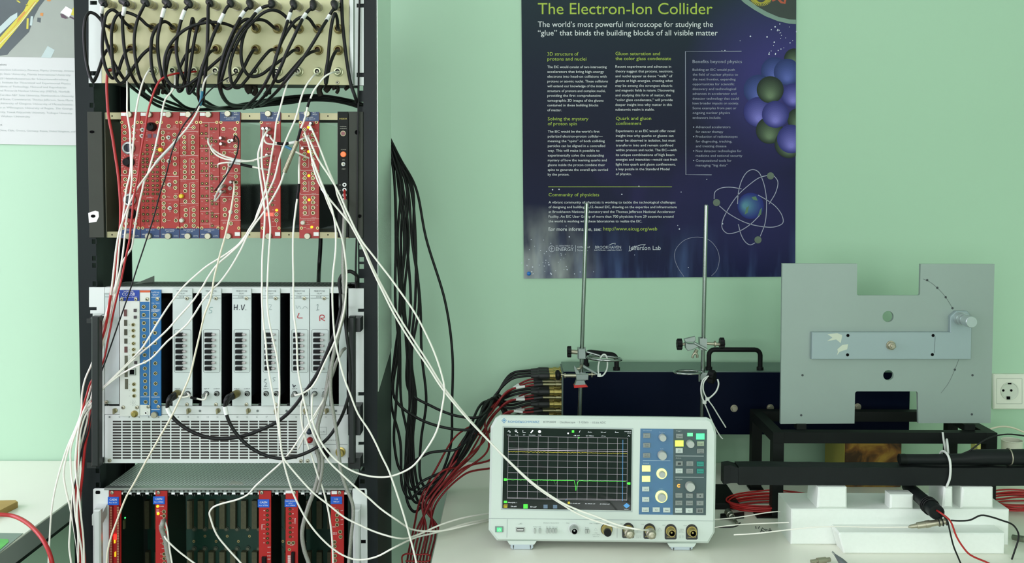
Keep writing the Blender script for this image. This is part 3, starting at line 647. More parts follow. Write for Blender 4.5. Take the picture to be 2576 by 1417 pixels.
# ------------------------------------------------------------------ instrument crate with the red modules
nim = thing('instrument_crate', 'dark grey crate of red modules below the cream connector panel', 'instrument crate', P(565, 600, YR))
b = MB(); b.poly([(219, 281), (256, 281), (262, 598), (225, 598)], YR, 0, .0035, bev=.0006); b.build('rack_ear', m_dgrey, nim, )
b = MB(); b.flat([(222, 536), (240, 530), (248, 533), (249, 545), (243, 558), (224, 561)], YR, .0003); b.build('paint_chip', m_whitep, nim, 'patch of bare white where the paint has chipped')
b = MB(); b.disc(231.5, 332, 6.2, YR, .0005, 0, ry=3.6); b.disc(234.5, 544, 6, YR, .0005, 0, ry=4); b.build('slot', m_hole, nim)
b = MB(); b.poly([(877, 281), (913, 281), (913, 599), (878, 599)], YR, 0, .0035, bev=.0006); b.disc(898.5, 333, 6, YR, .0005, 1); b.disc(905, 544, 4.5, YR, .0005, 1); b.build('rack_ear', [m_dgrey, m_hole], nim)
y0, y1 = P(260, 283, YR).z, P(260, 598, YR).z
xl, xr = P(262, 440, YR).x+.001, P(878, 440, YR).x-.001
b = MB(); b.box((xl-.001, YR+.004, y1), (xl+.0005, YR+.24, y0)); b.build('side_plate', mat('olive_dark', (74, 72, 54), .5), nim)
b = MB(); b.box((xr-.0005, YR+.004, y1), (xr+.001, YR+.24, y0)); b.build('side_plate', m_dgrey, nim)
for nm, ya, yb in (('top_rail', 283, 300), ('bottom_rail', 583, 598)):
    b = MB(); za, zb = P(260, ya, YR+.004).z, P(260, yb, YR+.004).z
    b.box((xl+.001, YR+.004, zb), (xr-.001, YR+.014, za)); b.build(nm, m_bronze, nim)
    b = MB()
    for x in (282, 628, 727, 825): b.disc(x, (ya+yb)/2+.5, 1.8, YR+.004, .0003, seg=10)
    b.build('rail_holes', m_hole, nim)
zb = P(260, 462, YR+.236).z
b = MB(); b.box((xl+.001, YR+.236, y1), (xr-.001, YR+.239, zb)); b.build('rear_plate', mat('rear_plate_dark', (34, 44, 40), .3, .5), nim)
for za, yy in ((y0-.008, .06), (y1+.008, .06)): b = MB(); b.box((xl+.001, YR+yy, za-.005), (xr-.001, YR+yy+.012, za+.005)); b.build('guide_rail', m_dgrey, nim)
# power strip at the right of the crate
b = MB(); b.pbox(849, 281, 876, 598, YR, .0, .0035, bev=.0005); pw = b.build('power_strip', mat('strip_black', (26, 29, 27), .5, var=.1, spec=.15), nim)
b = MB(); text(b, 'INSBOR', 854, 301, 873, 4, YR); b.build('gold_lettering', mat('gold_print', (190, 176, 90), .5), pw)
b = MB(); text(b, 'THERMAL', 855, 320, 872, 2.6, YR); text(b, 'WARNING', 855, 325, 872, 2.6, YR); text(b, 'POWER', 858, 378, 871, 2.6, YR); text(b, 'ON', 861, 404, 867, 3, YR); text(b, 'OFF', 860, 427, 869, 3, YR)
for y in (465, 478, 491, 504): b.rect(853, y, 858, y+1.2, YR)
b.build('lettering', mat('faint_print', (176, 176, 160), .5), pw)
ring = proto([(.0048, 0), (.0048, .0018), (.0036, .0018), (.0036, .003), (0, .0032)], [0, 0, 0, 1], [m_bronze, mat('dull_red_lens', (120, 30, 26), .3)], 16)
ring2 = proto([(.005, 0), (.005, .002), (.0044, .0042), (0, .0046)], [0, 0, 0], [mat('orange_lens', (240, 110, 40), .3, emit=.5)], 16)
jack = proto([(.0036, 0), (.0036, .0022), (.0016, .0022), (.0016, .0004), (0, .0004)], [0, 0, 0, 1], [m_whitep, m_hole], 12)
at(ring, 'warning_lamp', 863.5, 336, pw); at(ring2, 'power_lamp', 864, 388.5, pw); at(toggle, 'power_switch', 864, 413, pw)
for y in (465, 478, 491, 503): at(jack, 'test_jack', 867, y, pw)
b = MB(); b.pbox(849, 320, 853, 460, YR+.02, .001, .001); b.build('white_edge', m_whitep, nim)

def module(name, label, x0, x1, y0, y1, m, depth, cat='module', group=None, hdr=None, hm=None, pl=YR, bx=True, body=None, inset=24, thin=False):
    t = thing(name, label, cat, P((x0+x1)/2, y1, pl), group)
    body = body or mat('polished_aluminium', (226, 230, 224), .13, 1.0, var=.05, scale=8)
    b = MB(); b.pbox(x0+.3, y0, x1-.3, y1, pl, .0, .0028, bev=.0004); b.build('front_panel', m, t)
    if hdr:
        b = MB(); b.pbox(x0+.5, hdr[0], x1-.5, hdr[1], pl, .0006, -.00005); t['_h'] = 1; h = b.build('header_plate', hm, t); del t['_h']
    if bx:
        za, zb = P(x0, y0+inset, pl+.003).z, P(x0, y1-inset, pl+.003).z
        b = MB(); xa, xb = P(x0+1.5, 500, pl).x, P(x1-1.5, 500, pl).x
        if y0 > 600: xa, xb = P(x0+1.5, (y0+y1)/2, pl).x, P(x1-1.5, (y0+y1)/2, pl).x
        if thin: xa += .002; xb = xa+.0022
        b.box((xa, pl+.0032, zb), (xb, pl+.0032+depth, za)); b.build('module_body', body, t)
    return t
ZC_ = lambda x, y: (200+x/4.0476, 270+y/4.0476)
ZD_ = lambda x, y: (530+x/4.0476, 270+y/4.0476)
NG = None
def nim_module(label, x0, x1, upside):
    hd = (575, 599.5) if upside else (282, 305.5)
    t = module('logic_module', label, x0, x1, 282, 600, m_red, .2, hdr=hd, hm=m_navy)
    xm = (x0+x1)/2
    for x in (x0+4, x1-6): at(rivet, 'eyelet', x-1, 308, t); at(rivet, 'eyelet', x+2, 574, t)
    if upside:
        at(thumb, 'thumb_screw', xm-1, 288.5, t, .0003); at(thumb, 'thumb_screw', xm-2, 594, t, .0007)
        b = MB(); b.pbox(x0+1, 283.5, x0+14, 292, YR, .0009, -.0003, bev=.0002); b.build('white_sticker', m_whitep, t)
    else:
        at(thumb, 'thumb_screw', xm-4, 286.5, t, .0007); at(thumb, 'thumb_screw', xm-3, 594, t, .0003)
        b = MB(); b.pbox(x1-14, 584.5, x1-1, 594, YR, .0009, -.0003, bev=.0002); b.build('white_sticker', m_whitep, t)
    return t
def sockets(t, pts, Z=ZC_, me=None, name='coaxial_socket'):
    for x, y in pts: at(me or lemo, name, *Z(x, y), t)
def marks(t, fn, m=None, name='printed_markings'):
    b = MB(); fn(b); b.build(name, m or m_pinkp, t)
def L(b, x0, y0, x1, y1, w=.9, Z=ZC_):
    b.stroke([Z(x0, y0), Z(x1, y1)], w, YR)
def tiny(b, s, x, y, w, h=2.2, Z=ZC_, flip=False):
    X, Y = Z(x, y); text(b, s, X-w/2, Y+h/2, X+w/2, h, YR, res=1, flip=flip)
def bottoms(t, name, num, x0, x1, title):
    b = MB(); xm = (x0+x1)/2
    for i, s in enumerate(title): text(b, s, xm-len(s)*.95, 580+i*4, xm+len(s)*.95, 2.6, YR, .0009, res=1, flip=True)
    text(b, name, x0+5, 591, x0+14, 2.6, YR, .0009, res=1, flip=True); text(b, num, x1-15, 595, x1-4, 2.6, YR, .0009, res=1, flip=True)
    b.build('header_lettering', m_white, t)
def tops(t, num, x0, x1, title):
    b = MB(); xm = (x0+x1)/2
    for i, s in enumerate(title): text(b, s, xm-len(s)*.95, 298+i*4.5-(len(title)-1)*1.5, xm+len(s)*.95, 2.8, YR, .0009, res=1)
    text(b, 'CAEN', x0+3, 286, x0+14, 2.6, YR, .0009, res=1); text(b, 'Mod.', x1-16, 285, x1-8, 2.6, YR, .0009, res=1); text(b, num, x1-16, 289.5, x1-5, 2.6, YR, .0009, res=1)
    b.build('header_lettering', m_white, t)

m_ring = mat('steel_ring', (168, 170, 168), .3, .8); m_ringin = mat('blue_black_glass', (34, 42, 58), .2)
dial = MB(); dial.lathe(O0, AX, [(.0112, 0), (.0112, .004), (.0098, .0055), (.0074, .0055), (.0066, .002), (0, .002)], 24, ms=[0, 0, 0, 0, 1]); dial = dial.mesh('part_shape', [m_ring, m_ringin])
knob = MB(); knob.lathe(O0, AX, [(.0095, 0), (.009, .002), (.0076, .003), (.007, .013), (.0058, .0145), (0, .0145)], 18); knob = knob.mesh('part_shape', m_black)
# 1
t = nim_module('first red module from the left, with two round windows and two black knobs', 303.7, 352.9, True)
sockets(t, [(462, 198), (555, 198), (462, 260), (555, 260), (462, 322), (555, 322), (468, 658), (565, 658), (470, 735), (565, 735), (470, 793), (565, 793), (472, 850), (567, 850), (478, 1185), (570, 1185)])
at(dial, 'counter_window', *ZC_(505, 415), t); at(dial, 'counter_window', *ZC_(515, 942), t); at(knob, 'range_knob', *ZC_(508, 558), t); at(knob, 'range_knob', *ZC_(528, 1085), t)
def f(b):
    for cx, cy in ((508, 558), (528, 1085)):
        for k in range(20):
            a = 2*PI*k/20; b.stroke([ZC_(cx+70*math.cos(a), cy+70*math.sin(a)), ZC_(cx+86*math.cos(a), cy+86*math.sin(a))], .7, YR)
    L(b, 420, 695, 605, 695); L(b, 488, 322, 535, 322, .6)
    for y in (230, 350, 608, 685, 762, 820, 880, 1215): tiny(b, 'OUT', 430, y, 4.5, 1.8); tiny(b, 'START', 590, y, 6, 1.8)
    tiny(b, 'FULL SCALE', 585, 480, 8, 2); tiny(b, 'RANGE', 585, 492, 6, 2)
marks(t, f); bottoms(t, 'CAEN', 'N93B', 304, 353, ['DUAL TIMER'])
# 2
t = nim_module('second red module from the left, densely filled with small sockets', 353.1, 402.7, True)
rows = [390, 433, 475, 525, 560, 605, 660, 703, 748, 797, 840, 883, 955, 1022, 1090, 1157]
for i, y in enumerate(rows):
    for j, x in enumerate((646, 690, 746, 790)):
        if i == 0 and j == 0 or i == 1 and j == 0: continue
        at(lemo_small, 'coaxial_socket', *ZC_(x+6*i/15, y), t)
knob2 = MB(); knob2.lathe(O0, AX, [(.008, 0), (.0075, .010), (.006, .012), (0, .012)], 18); knob2.lathe((0, -.012, .004), (0, -1, -.2), [(.002, 0), (.0018, .004), (0, .004)], 8); knob2 = knob2.mesh('part_shape', m_black)
at(knob2, 'selector_knob', *ZC_(742, 200), t); at(toggle, 'toggle_switch', *ZC_(643, 230), t); at(toggle, 'toggle_switch', *ZC_(640, 292), t)
b = MB(); b.pbox(*ZC_(695, 272), *ZC_(732, 312), YR, .001, 0); b.pbox(*ZC_(752, 270), *ZC_(785, 310), YR, .001, 0); b.build('display_window', mat('plum_window', (84, 28, 60), .25), t)
def f(b):
    L(b, 648, 165, 745, 165, .5); L(b, 648, 165, 648, 210, .5); L(b, 748, 225, 748, 265, .6)
    tiny(b, 'phillips', 720, 918, 17, 3.4); tiny(b, 'VETO', 730, 1212, 14, 3.2)
    for y in (240, 262, 282, 315, 338): tiny(b, 'THR', 685, y, 4, 1.6)
    for y in rows[:12]: tiny(b, '1', 669, y+20, 1, 1.5); tiny(b, '8', 770, y+20, 1.2, 1.5)
marks(t, f)
b = MB()
for y in (990, 1055, 1122, 1190):
    for x in (660, 705, 745, 795): b.disc(*ZC_(x, y), 1.7, YR, .0006, seg=8)
b.build('indicator_lamps', mat('unlit_red_lamp', (120, 6, 12), .3), t)
bottoms(t, 'CAEN', 'N96', 353, 403, ['16 CH DISCR'])
# 3
t = nim_module('third red module from the left, with one yellow cap in its upper part', 402.9, 451.9, True)
pts = [(910, 192), (852, 258), (852, 315), (855, 375), (970, 280), (970, 340), (972, 432)]
for k in range(1, 4):
    o = 240*k
    pts += [(852+3*k, 315+o-12), (855+3*k, 375+o-3), (857+3*k, 432+o), (970+4*k, 280+o), (970+4*k, 340+o), (972+4*k, 432+o)]
    if k > 1: pts.append((852+3*k, 258+o))
sockets(t, pts)
for k in range(4): at(toggle, 'toggle_switch', *ZC_(908+5*k, 308+240*k), t)
at(ycap, 'cap', *ZC_(835, 434), t, label='yellow cap')
def f(b):
    for y in (222, 465, 705, 945): L(b, 822, y, 1010, y)
    for k in range(4):
        o = 240*k
        L(b, 854+3*k, 258+o, 858+3*k, 432+o, .5); tiny(b, 'AND', 908+4*k, 262+o, 5.5, 2); tiny(b, 'OFF', 910+4*k, 342+o, 5, 2); tiny(b, 'LIN OUT', 975+4*k, 400+o, 8, 2); tiny(b, 'MAJ', 905+4*k, 434+o, 5, 1.8); L(b, 882+3*k, 432+o, 900+3*k, 432+o, .6)
    tiny(b, 'AUX', 968, 190, 6, 2); tiny(b, 'SUM', 968, 205, 9, 2)
marks(t, f); bottoms(t, 'CAEN', 'N405', 403, 452, ['TRIPLE 4 FOLD', 'LOGIC UNIT'])
# 4
t = nim_module('fourth red module from the left, with one yellow cap in its lower part', 452.1, 501.8, True)
pts = []
for k in range(4):
    for i, y in enumerate((305, 358, 412, 465)):
        if (k, i) not in ((2, 2), (3, 2)): pts.append((1070+5*k, y+247*k))
        pts.append((1157+3*k, y+247*k))
sockets(t, pts)
at(ycap, 'cap', *ZC_(1046, 905), t, label='yellow cap'); at(wcap, 'cap', *ZC_(1050, 1152), t, label='pale grey cap')
at(lemo, 'coaxial_socket', *ZC_(1165, 206), t)
def f(b):
    for y in (245, 492, 738, 983): L(b, 1022, y, 1210, y)
    for k in range(4):
        o = 247*k
        L(b, 1115+3*k, 280+o, 1115+3*k, 440+o, .7); L(b, 1115+3*k, 278+o, 1165+3*k, 272+o, .7); tiny(b, 'IN', 1028+4*k, 385+o, 3, 2.4); tiny(b, 'FAN IN-OUT', 1060, 250+o+8, 14, 2); tiny(b, 'OUT', 1200, 260+o, 4, 2)
    tiny(b, 'DISCR', 1120, 165, 20, 2.6); tiny(b, 'BRIDGED OUTPUTS', 1120, 228, 24, 2.4); L(b, 1040, 206, 1150, 206, .9)
marks(t, f); bottoms(t, 'CAEN', 'N625', 452, 502, ['QUAD LINEAR FAN', 'IN - OUT'])
# 5
t = nim_module('fifth red module from the left, with two columns of tiny paired sockets', 502, 552.6, True)
for k in range(8):
    o = 130*k
    for x, y in ((1290, 187), (1246, 267), (1290, 267)): at(lemo_small, 'coaxial_socket', *ZC_(x+k*1.3, y+o*.98), t)
    for x, y in ((1344, 220), (1386, 220), (1344, 315)): at(lemo_small, 'coaxial_socket', *ZC_(x+k*1.3, y+o*.98), t)
def f(b):
    L(b, 1235, 155, 1400, 155); L(b, 1318, 155, 1330, 1230, .8)
    for k in range(8):
        o = 128*k
        L(b, 1222+k, 292+o, 1322+k, 292+o, .7); L(b, 1322+k, 330+o*.98, 1420+k, 330+o*.98, .7); tiny(b, 'THR', 1250, 190+o, 5, 2); tiny(b, 'OUT', 1290, 222+o, 5, 1.8); tiny(b, 'WDT', 1370, 258+o, 6, 1.8); tiny(b, 'MON', 1345, 285+o, 4, 1.8)
marks(t, f); bottoms(t, 'CAEN', 'N417', 502, 552, ['LOW THRESHOLD', 'DISC'])
# 6
t = nim_module('sixth red module from the left, blue head at the top and a black lead', 553, 604.8, False)
sockets(t, [(1468, 222), (1588, 222), (1588, 280), (1590, 398), (1475, 465), (1592, 465), (1597, 640), (1480, 705), (1595, 705), (1597, 820), (1597, 880), (1480, 945), (1600, 945), (1600, 1003), (1600, 1060), (1600, 1120), (1483, 1040), (1483, 1098), (1545, 1183), (1475, 620), (1590, 340), (1597, 765)])
for x, y in ((1470, 318), (1472, 378), (1474, 800), (1474, 858)): at(lemo, 'coaxial_socket', *ZC_(x, y), t)
for x, y in ((1528, 345), (1535, 825), (1540, 1066), (1531, 585)): at(toggle, 'toggle_switch', *ZC_(x, y), t)
def f(b):
    for y in (430, 670, 910, 1150): L(b, 1432+y*.01, y, 1632+y*.01, y)
    for k in range(4):
        o = 240*k
        tiny(b, 'GATE', 1528, 215+o, 5, 2.4); L(b, 1545, 222+o, 1568, 222+o, .7); tiny(b, 'OUT', 1465, 255+o, 8, 2); tiny(b, 'OR', 1530, 400+o, 4, 2); tiny(b, 'A', 1625, 330+o, 2, 3); L(b, 1588, 240+o, 1588, 262+o, .6)
    tiny(b, 'COMMON', 1475, 1170, 10, 2.2); tiny(b, 'VETO', 1475, 1182, 8, 2.2)
marks(t, f); tops(t, 'N455', 553, 605, ['QUAD COINCIDENCE', 'LOGIC UNIT'])
# 7
t = nim_module('seventh red module from the left, standing alone with a glowing red display', 654.4, 706, False)
sockets(t, [(560, 222), (600, 222), (605, 290)], ZD_)
sockets(t, [(578, 425), (620, 425), (578, 545), (578, 585), (578, 635), (578, 685), (600, 495), (622, 545), (622, 680), (625, 775), (625, 815), (625, 860), (625, 910), (625, 950), (628, 995), (585, 775), (585, 815), (585, 860), (585, 910)], ZD_, lemo_small)
sockets(t, [(672, 1090), (672, 1152)], ZD_)
at(led_y, 'lamp', *ZD_(673, 1048), t, label='lit yellow lamp')
b = MB(); b.pbox(*ZD_(545, 1074), *ZD_(640, 1108), YR, .0006, 0); b.build('digit_display', mat('red_display', (255, 70, 50), .3, emit=1.3, var=.45, scale=160), t)
def f(b):
    tiny(b, 'INPUT', 592, 167, 13, 3.4, ZD_); tiny(b, 'OUTPUT', 592, 465, 14, 2.8, ZD_)
    for y in (425, 545, 585, 635, 680, 720, 775, 815, 860, 910, 950, 995): L(b, 642, y, 660, y, .7, ZD_); L(b, 540, y, 556, y, .6, ZD_)
    L(b, 660, 500, 660, 545, .6, ZD_); L(b, 612, 1216, 672, 1216, .6, ZD_); L(b, 672, 1170, 672, 1216, .6, ZD_)
    for y in (1045, 1075, 1108, 1135, 1165): tiny(b, 'MODE', 636, y, 4.5, 1.9, ZD_)
    tiny(b, 'ADJ', 525, 1185, 5, 2, ZD_)
marks(t, f); tops(t, 'N145', 654, 706, ['8 CH LED'])
# 8
t = nim_module('eighth red module from the left, with a column of glowing yellow lamps', 752.6, 803, False)
pts = [(958, 228), (955, 282), (955, 335), (1040, 228), (1040, 282), (1040, 335)]
for k in range(1, 4): pts += [(x+2*k, y+247*k-(247-195)*0+0) for x in (955, 1038) for y in (180+0, 228, 281, 335)]
sockets(t, pts, ZD_)
for x, y in ((995, 205), (998, 452), (1000, 697), (1003, 943), (1030, 1220)): at(led_y, 'lamp', *ZD_(x, y), t, label='lit yellow lamp')
at(wcap, 'reset_button', *ZD_(945, 1175), t)
def f(b):
    for y in (398, 643, 889, 1136): L(b, 905+y*.008, y, 1095+y*.008, y, .9, ZD_)
    for k in range(4):
        o = 246*k
        L(b, 998+k, 260+o, 998+k, 362+o, .7, ZD_); L(b, 940, 364+o, 998, 364+o, .7, ZD_); tiny(b, 'FAN', 1085, 260+o, 3, 3, ZD_); tiny(b, 'ANALOG', 1050, 386+o, 11, 2, ZD_); tiny(b, str(k+1), 915, 386+o, 2, 2.4, ZD_)
        for j in range(4): L(b, 928, 180+53*j+o, 940, 180+53*j+o, .6, ZD_); L(b, 1062, 180+53*j+o, 1072, 180+53*j+o, .6, ZD_)
    tiny(b, 'NEAR RANGE OUT', 1000, 1150, 30, 2.4, ZD_); tiny(b, 'TTL', 985, 1175, 5, 2.4, ZD_); tiny(b, 'TEST', 1050, 1175, 6, 2.4, ZD_); L(b, 945, 1195, 1010, 1195, .6, ZD_); L(b, 945, 1225, 970, 1225, .8, ZD_); tiny(b, 'POWER ON', 1000, 1238, 12, 2, ZD_)
marks(t, f); tops(t, 'N125', 753, 803, ['QUAD LINEAR', 'FAN IN - FAN OUT'])
# ------------------------------------------------------------------ the light grey crate with blue and white modules
cam_c = thing('module_crate', 'light grey crate with black handles holding white delay modules', 'instrument crate', P(565, 1168, YR))
zt, zb = P(300, 723, YR).z, P(300, 1165, YR).z
XL_, XR_ = P(264, 900, YR).x, P(876, 900, YR).x
m_slot = mat('slot_dark', (52, 48, 44), .8)
b = MB(); b.pbox(262.5, 723, 872, 738, YR, 0, .012, bev=.0006); b.build('top_rail', m_lgrey, cam_c)
b = MB()
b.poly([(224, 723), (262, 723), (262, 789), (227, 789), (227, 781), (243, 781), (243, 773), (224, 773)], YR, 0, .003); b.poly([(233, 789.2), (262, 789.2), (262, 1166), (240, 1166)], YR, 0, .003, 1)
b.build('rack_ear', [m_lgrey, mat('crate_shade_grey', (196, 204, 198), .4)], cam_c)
b = MB(); b.poly([(876.5, 726), (915, 726), (915, 777), (900, 777), (900, 785), (915, 785), (915, 987), (900, 987), (900, 996), (915, 996), (915, 1112), (901, 1112), (901, 1120), (915, 1120), (915, 1166), (876.5, 1166)], YR, 0, .003)
b.build('rack_ear', m_lgrey, cam_c)
b = MB()                                                    # left blank strip with drawn lines
b.pbox(263, 738.3, 299, 1017, YR, -.0005, .002); b.build('blank_strip', mat('blank_grey', (198, 208, 206), .35, .2), cam_c)
b = MB(); b.stroke([(264, 740), (296, 740.5)], .8, YR, 0); b.stroke([(264, 747), (296, 747.5)], .8, YR, 0); b.stroke([(236, 802), (262, 790)], 1, YR, .0004)
b.build('fine_lines', m_ink, cam_c)
b = MB(); b.box((XL_+.002, YR+.088, zb+.085), (XR_-.002, YR+.09, zt-.002)); b.box((XL_, YR+.004, zb+.002), (XL_+.0015, YR+.09, zt-.002)); b.box((XR_-.0015, YR+.004, zb+.002), (XR_, YR+.09, zt-.002)); b.box((XL_, YR+.013, zb+.08), (XR_, YR+.09, zb+.083))
b.build('inner_walls', m_hole, cam_c)
b = MB(); n = 58                                            # vented lid: slanting bars
xa, xb = XL_+.001, XR_-.001
b.box((xa, YR+.012, zt-.002), (xb, YR+.020, zt)); b.box((xa, YR+.076, zt-.002), (xb, YR+.09, zt))
for k in range(n):
    x = xa+(xb-xa-.02)*k/(n-1); b.prism([Vector((x, YR+.02, zt)), Vector((x+.0035, YR+.02, zt)), Vector((x+.0135, YR+.076, zt)), Vector((x+.010, YR+.076, zt))], (0, 0, 1), 0, .002)
b.build('vented_lid', mat('lid_grey', (96, 104, 100), .5), cam_c)
b = MB(); q = [P(335, 716, YR+.05), P(388, 694, YR+.088), P(388, 709, YR+.088), P(342, 717, YR+.05)]; b.prism(q, (0, -1, 0), .001, .001); b.build('bent_flap', mat('flap_grey', (150, 160, 152), .5), cam_c)
m_hand = mat('handle_black', (25, 30, 30), .4)
def crate_handle(label, x0, x1, y0, y1, hx0, hx1, brs):
    b = MB(); b.poly([(x0, y0), (x1, y0), (x1, y1), (x0, y1)], 1.622, 0, .014, bev=.002)
    h = b.build('handle', m_hand, cam_c, label)
    for a, c in brs:
        b = MB(); p, q = P(hx0, a, YR-.0005), P(hx1, c, YR-.0005); b.box((p.x, 1.6365, q.z), (q.x, YR-.0005, p.z)); b.build('bracket', m_hand, h)
crate_handle('left black handle', 229, 248.5, 797, 1175, 239, 262, [(795, 806), (1150, 1164)])
crate_handle('right black handle', 877, 892, 797, 1168, 884, 914, [(794, 828), (1012, 1083), (1139, 1166)])
# lower strip with screws and numbers
b = MB(); b.pbox(263, 1022, 872, 1043, YR, -.0003, .010); b.build('lower_rail', m_lgrey, cam_c)
for x in (275, 430, 500, 580, 650, 722, 795): b = MB(); b.pbox(x, 1014.5, x+34, 1021, YR+.001, 0, .003); b.build('card_guide', m_black, cam_c)
wing = MB(); wing.lathe(O0, AX, [(.0042, 0), (.0042, .002), (.0025, .003), (0, .003)], 12); wing.box((-.0012, -.009, -.0045), (.0012, -.003, .0045)); wing = wing.mesh('part_shape', m_bronze)
for x in (290, 475, 549, 625, 695, 768, 822): at(wing, 'wing_screw', x, 1033, cam_c, -.0003)
b = MB()
for x in (503, 648, 721, 845): b.disc(x, 1034, 3, YR, .0004, 0, 12)
for i, s in enumerate(['1', '2', '3', '4', '5', '6', '7', '8', '9', '10', '11', '12', '13', '14', '15', '16', '17', '18', '19', '20', '21', '22', '23', '24']): text(b, s, 274+24.7*i, 1051.5, 278+24.7*i, 4.2, YR, .0009, res=1)
b.build('slot_numbers', mat('number_grey', (110, 118, 116), .7), cam_c)
b = MB(); b.pbox(264, 1044, 876, 1166, YR, .0004, .003, bev=.0006); b.build('fan_panel', m_lgrey, cam_c)
b = MB()
for r in range(14):
    for c in range(19):
        x = 284+24.55*c; y = 1058.5+7.05*r; b.rect(x, y, x+21.3, y+4.3, YR, .0006)
b.build('vent_slots', m_slot, cam_c)
b = MB(); b.rect(763, 1044, 764.2, 1165, YR, .0006); b.stroke([(803, 1075), (821, 1075), (821, 1094), (803, 1094)], .8, YR, .0006, closed=True); b.stroke([(764, 1118), (874, 1118.5)], .7, YR, .0006)
for s, x, y in (('A.C. IN', 801, 1088), ('FUSE 2 A 1', 826, 1109), ('POWER', 798, 1158), ('OFF', 815, 1158)): text(b, s, x, y, x+len(s)*2.3, 2.8, YR, .0008, res=1)
b.build('panel_lines', m_ink, cam_c)
lamp = lambda nm, m_: proto([(.0056, 0), (.0056, .002), (.0048, .006), (.003, .008), (0, .0085)], None, [m_], 16, True)
at(lamp('d', mat('dark_blue_lens', (34, 46, 62), .15)), 'lamp', 779, 1085, cam_c, .0004, label='dark blue lamp'); rl = lamp('r', mat('dark_red_lens', (150, 26, 30), .15))
at(rl, 'lamp', 780, 1107, cam_c, .0004, label='dark red lamp'); at(rl, 'lamp', 799, 1108, cam_c, .0004, label='dark red lamp')
b = MB(); c = P(818, 1139, YR); b.lathe(c, AX, [(.0095, .0005), (.009, .006), (0, .006)], 20); b.prism([c+Vector((x, -.006, z)) for x, z in ((-.009, .003), (-.006, .007), (.009, -.004), (.006, -.008))], AX, .008, 0); b.build('rotary_switch', m_black, cam_c)
b = MB(); b.pbox(793, 1132, 801, 1141, YR, .004, 0); b.build('rocker_switch', m_black, cam_c)
b = MB(); c = P(857, 1137, YR); b.lathe(c, AX, [(.0088, .0005), (.0088, .0025), (.006, .003), (.006, .012), (.004, .012), (.004, .004), (0, .004)], 18); b.lathe(c+Vector((.003, -.005, -.003)), AX, [(.003, 0), (.003, .003), (0, .003)], 10); b.build('fuse_holder', m_brass, cam_c)
for x, y in ((276, 1159), (757, 1160), (774, 1160)): at(screw, 'screw', x, y, cam_c, .0004)
for x in (265,): at(screw, 'screw', 268, 1012, cam_c)

ZF_ = lambda x, y: (200+x/3.8286, 690+y/3.8286)
ZG_ = lambda x, y: (530+x/3.8286, 690+y/3.8286)
PC = YR-.0040                                               # module faces stand a hair proud of the rails
m_camw = mat('module_white', (224, 228, 220), .4, var=.02)
bodyk = mat('dark_side', (30, 34, 38), .4)
# crate controller
t = module('crate_controller', 'white crate controller module with royal blue head, leftmost in the grey crate', 300.6, 351.5, 730, 1048, m_camw, .07, hdr=(730, 757), hm=m_royal, pl=PC, body=bodyk, inset=38)
b = MB(); text(b, 'WIENER', 311.5, 735, 337, 3.4, PC, .001, res=1); text(b, 'CC-USB', 308, 743.5, 340, 7, PC, .001); text(b, 'Plein & Baus GmbH', 305, 749, 344, 3, PC, .001, res=1); b.build('header_lettering', m_white, t)
for p in ((410, 240), (545, 240), (422, 1283), (556, 1283)): at(screw, 'screw', *ZF_(*p), t, .0006, PC)
for i, y in enumerate((487, 543, 598, 668, 725, 778, 1060, 1117, 1172)): at(lemo, 'coaxial_socket', *ZF_(519+i*1.1, y), t, 0, PC)
b = MB()
for i, (x, y0, y1, m) in enumerate(((444, 340, 405, 1), (446, 440, 498, 0), (447, 530, 588, 0), (448, 620, 668, 0), (449, 698, 755, 1), (451, 785, 990, 2), (454, 1010, 1105, 2))): b.pbox(*ZF_(x-14, y0), *ZF_(x+14, y1), PC, .0015, 0, m)
b.build('lamp_bars', [mat('lampbar_olive', (72, 70, 54), .4, var=.3, scale=400), mat('lampbar_brown', (98, 58, 54), .4, var=.3, scale=400), mat('lampbar_teal', (92, 92, 74), .4, var=.4, scale=150)], t)
for x, y in ((539, 348), (540, 413), (545, 850)): b = MB(); b.pbox(*ZF_(x-12, y-14), *ZF_(x+12, y+14), PC, .003, 0); b.build('small_switch', mat('plum_switch', (70, 56, 62), .4), t)
b = MB(); b.pbox(*ZF_(484, 905), *ZF_(545, 972), PC, .003, 0, 0, bev=.0006); b.pbox(*ZF_(492, 918), *ZF_(532, 962), PC, .0033, 0, 1); b.build('usb_port', [m_alu, m_hole], t)
b = MB()
for y in (487, 543, 598, 668, 725, 778, 1060, 1117, 1172): text(b, 'I1', *ZF_(478, y+6), ZF_(486, 0)[0], 2.2, PC, .0004, res=1)
for k in range(10): a = 2*PI*k/10; b.stroke([ZF_(517+22*math.cos(a), 1240+22*math.sin(a)), ZF_(517+32*math.cos(a), 1240+32*math.sin(a))], .6, PC)
b.stroke([ZF_(517+11*math.cos(a*PI/6), 1240+11*math.sin(a*PI/6)) for a in range(12)], .7, PC, closed=True)
b.build('printed_markings', mat('faint_grey_print', (150, 156, 154), .6), t)
br = MB(); br.lathe(O0, AX, [(.006, 0), (.006, .003), (.0035, .006), (0, .007)], 16); br = br.mesh('part_shape', m_brass); at(br, 'clamp_screw', *ZF_(532, 1345), t, 0, PC)
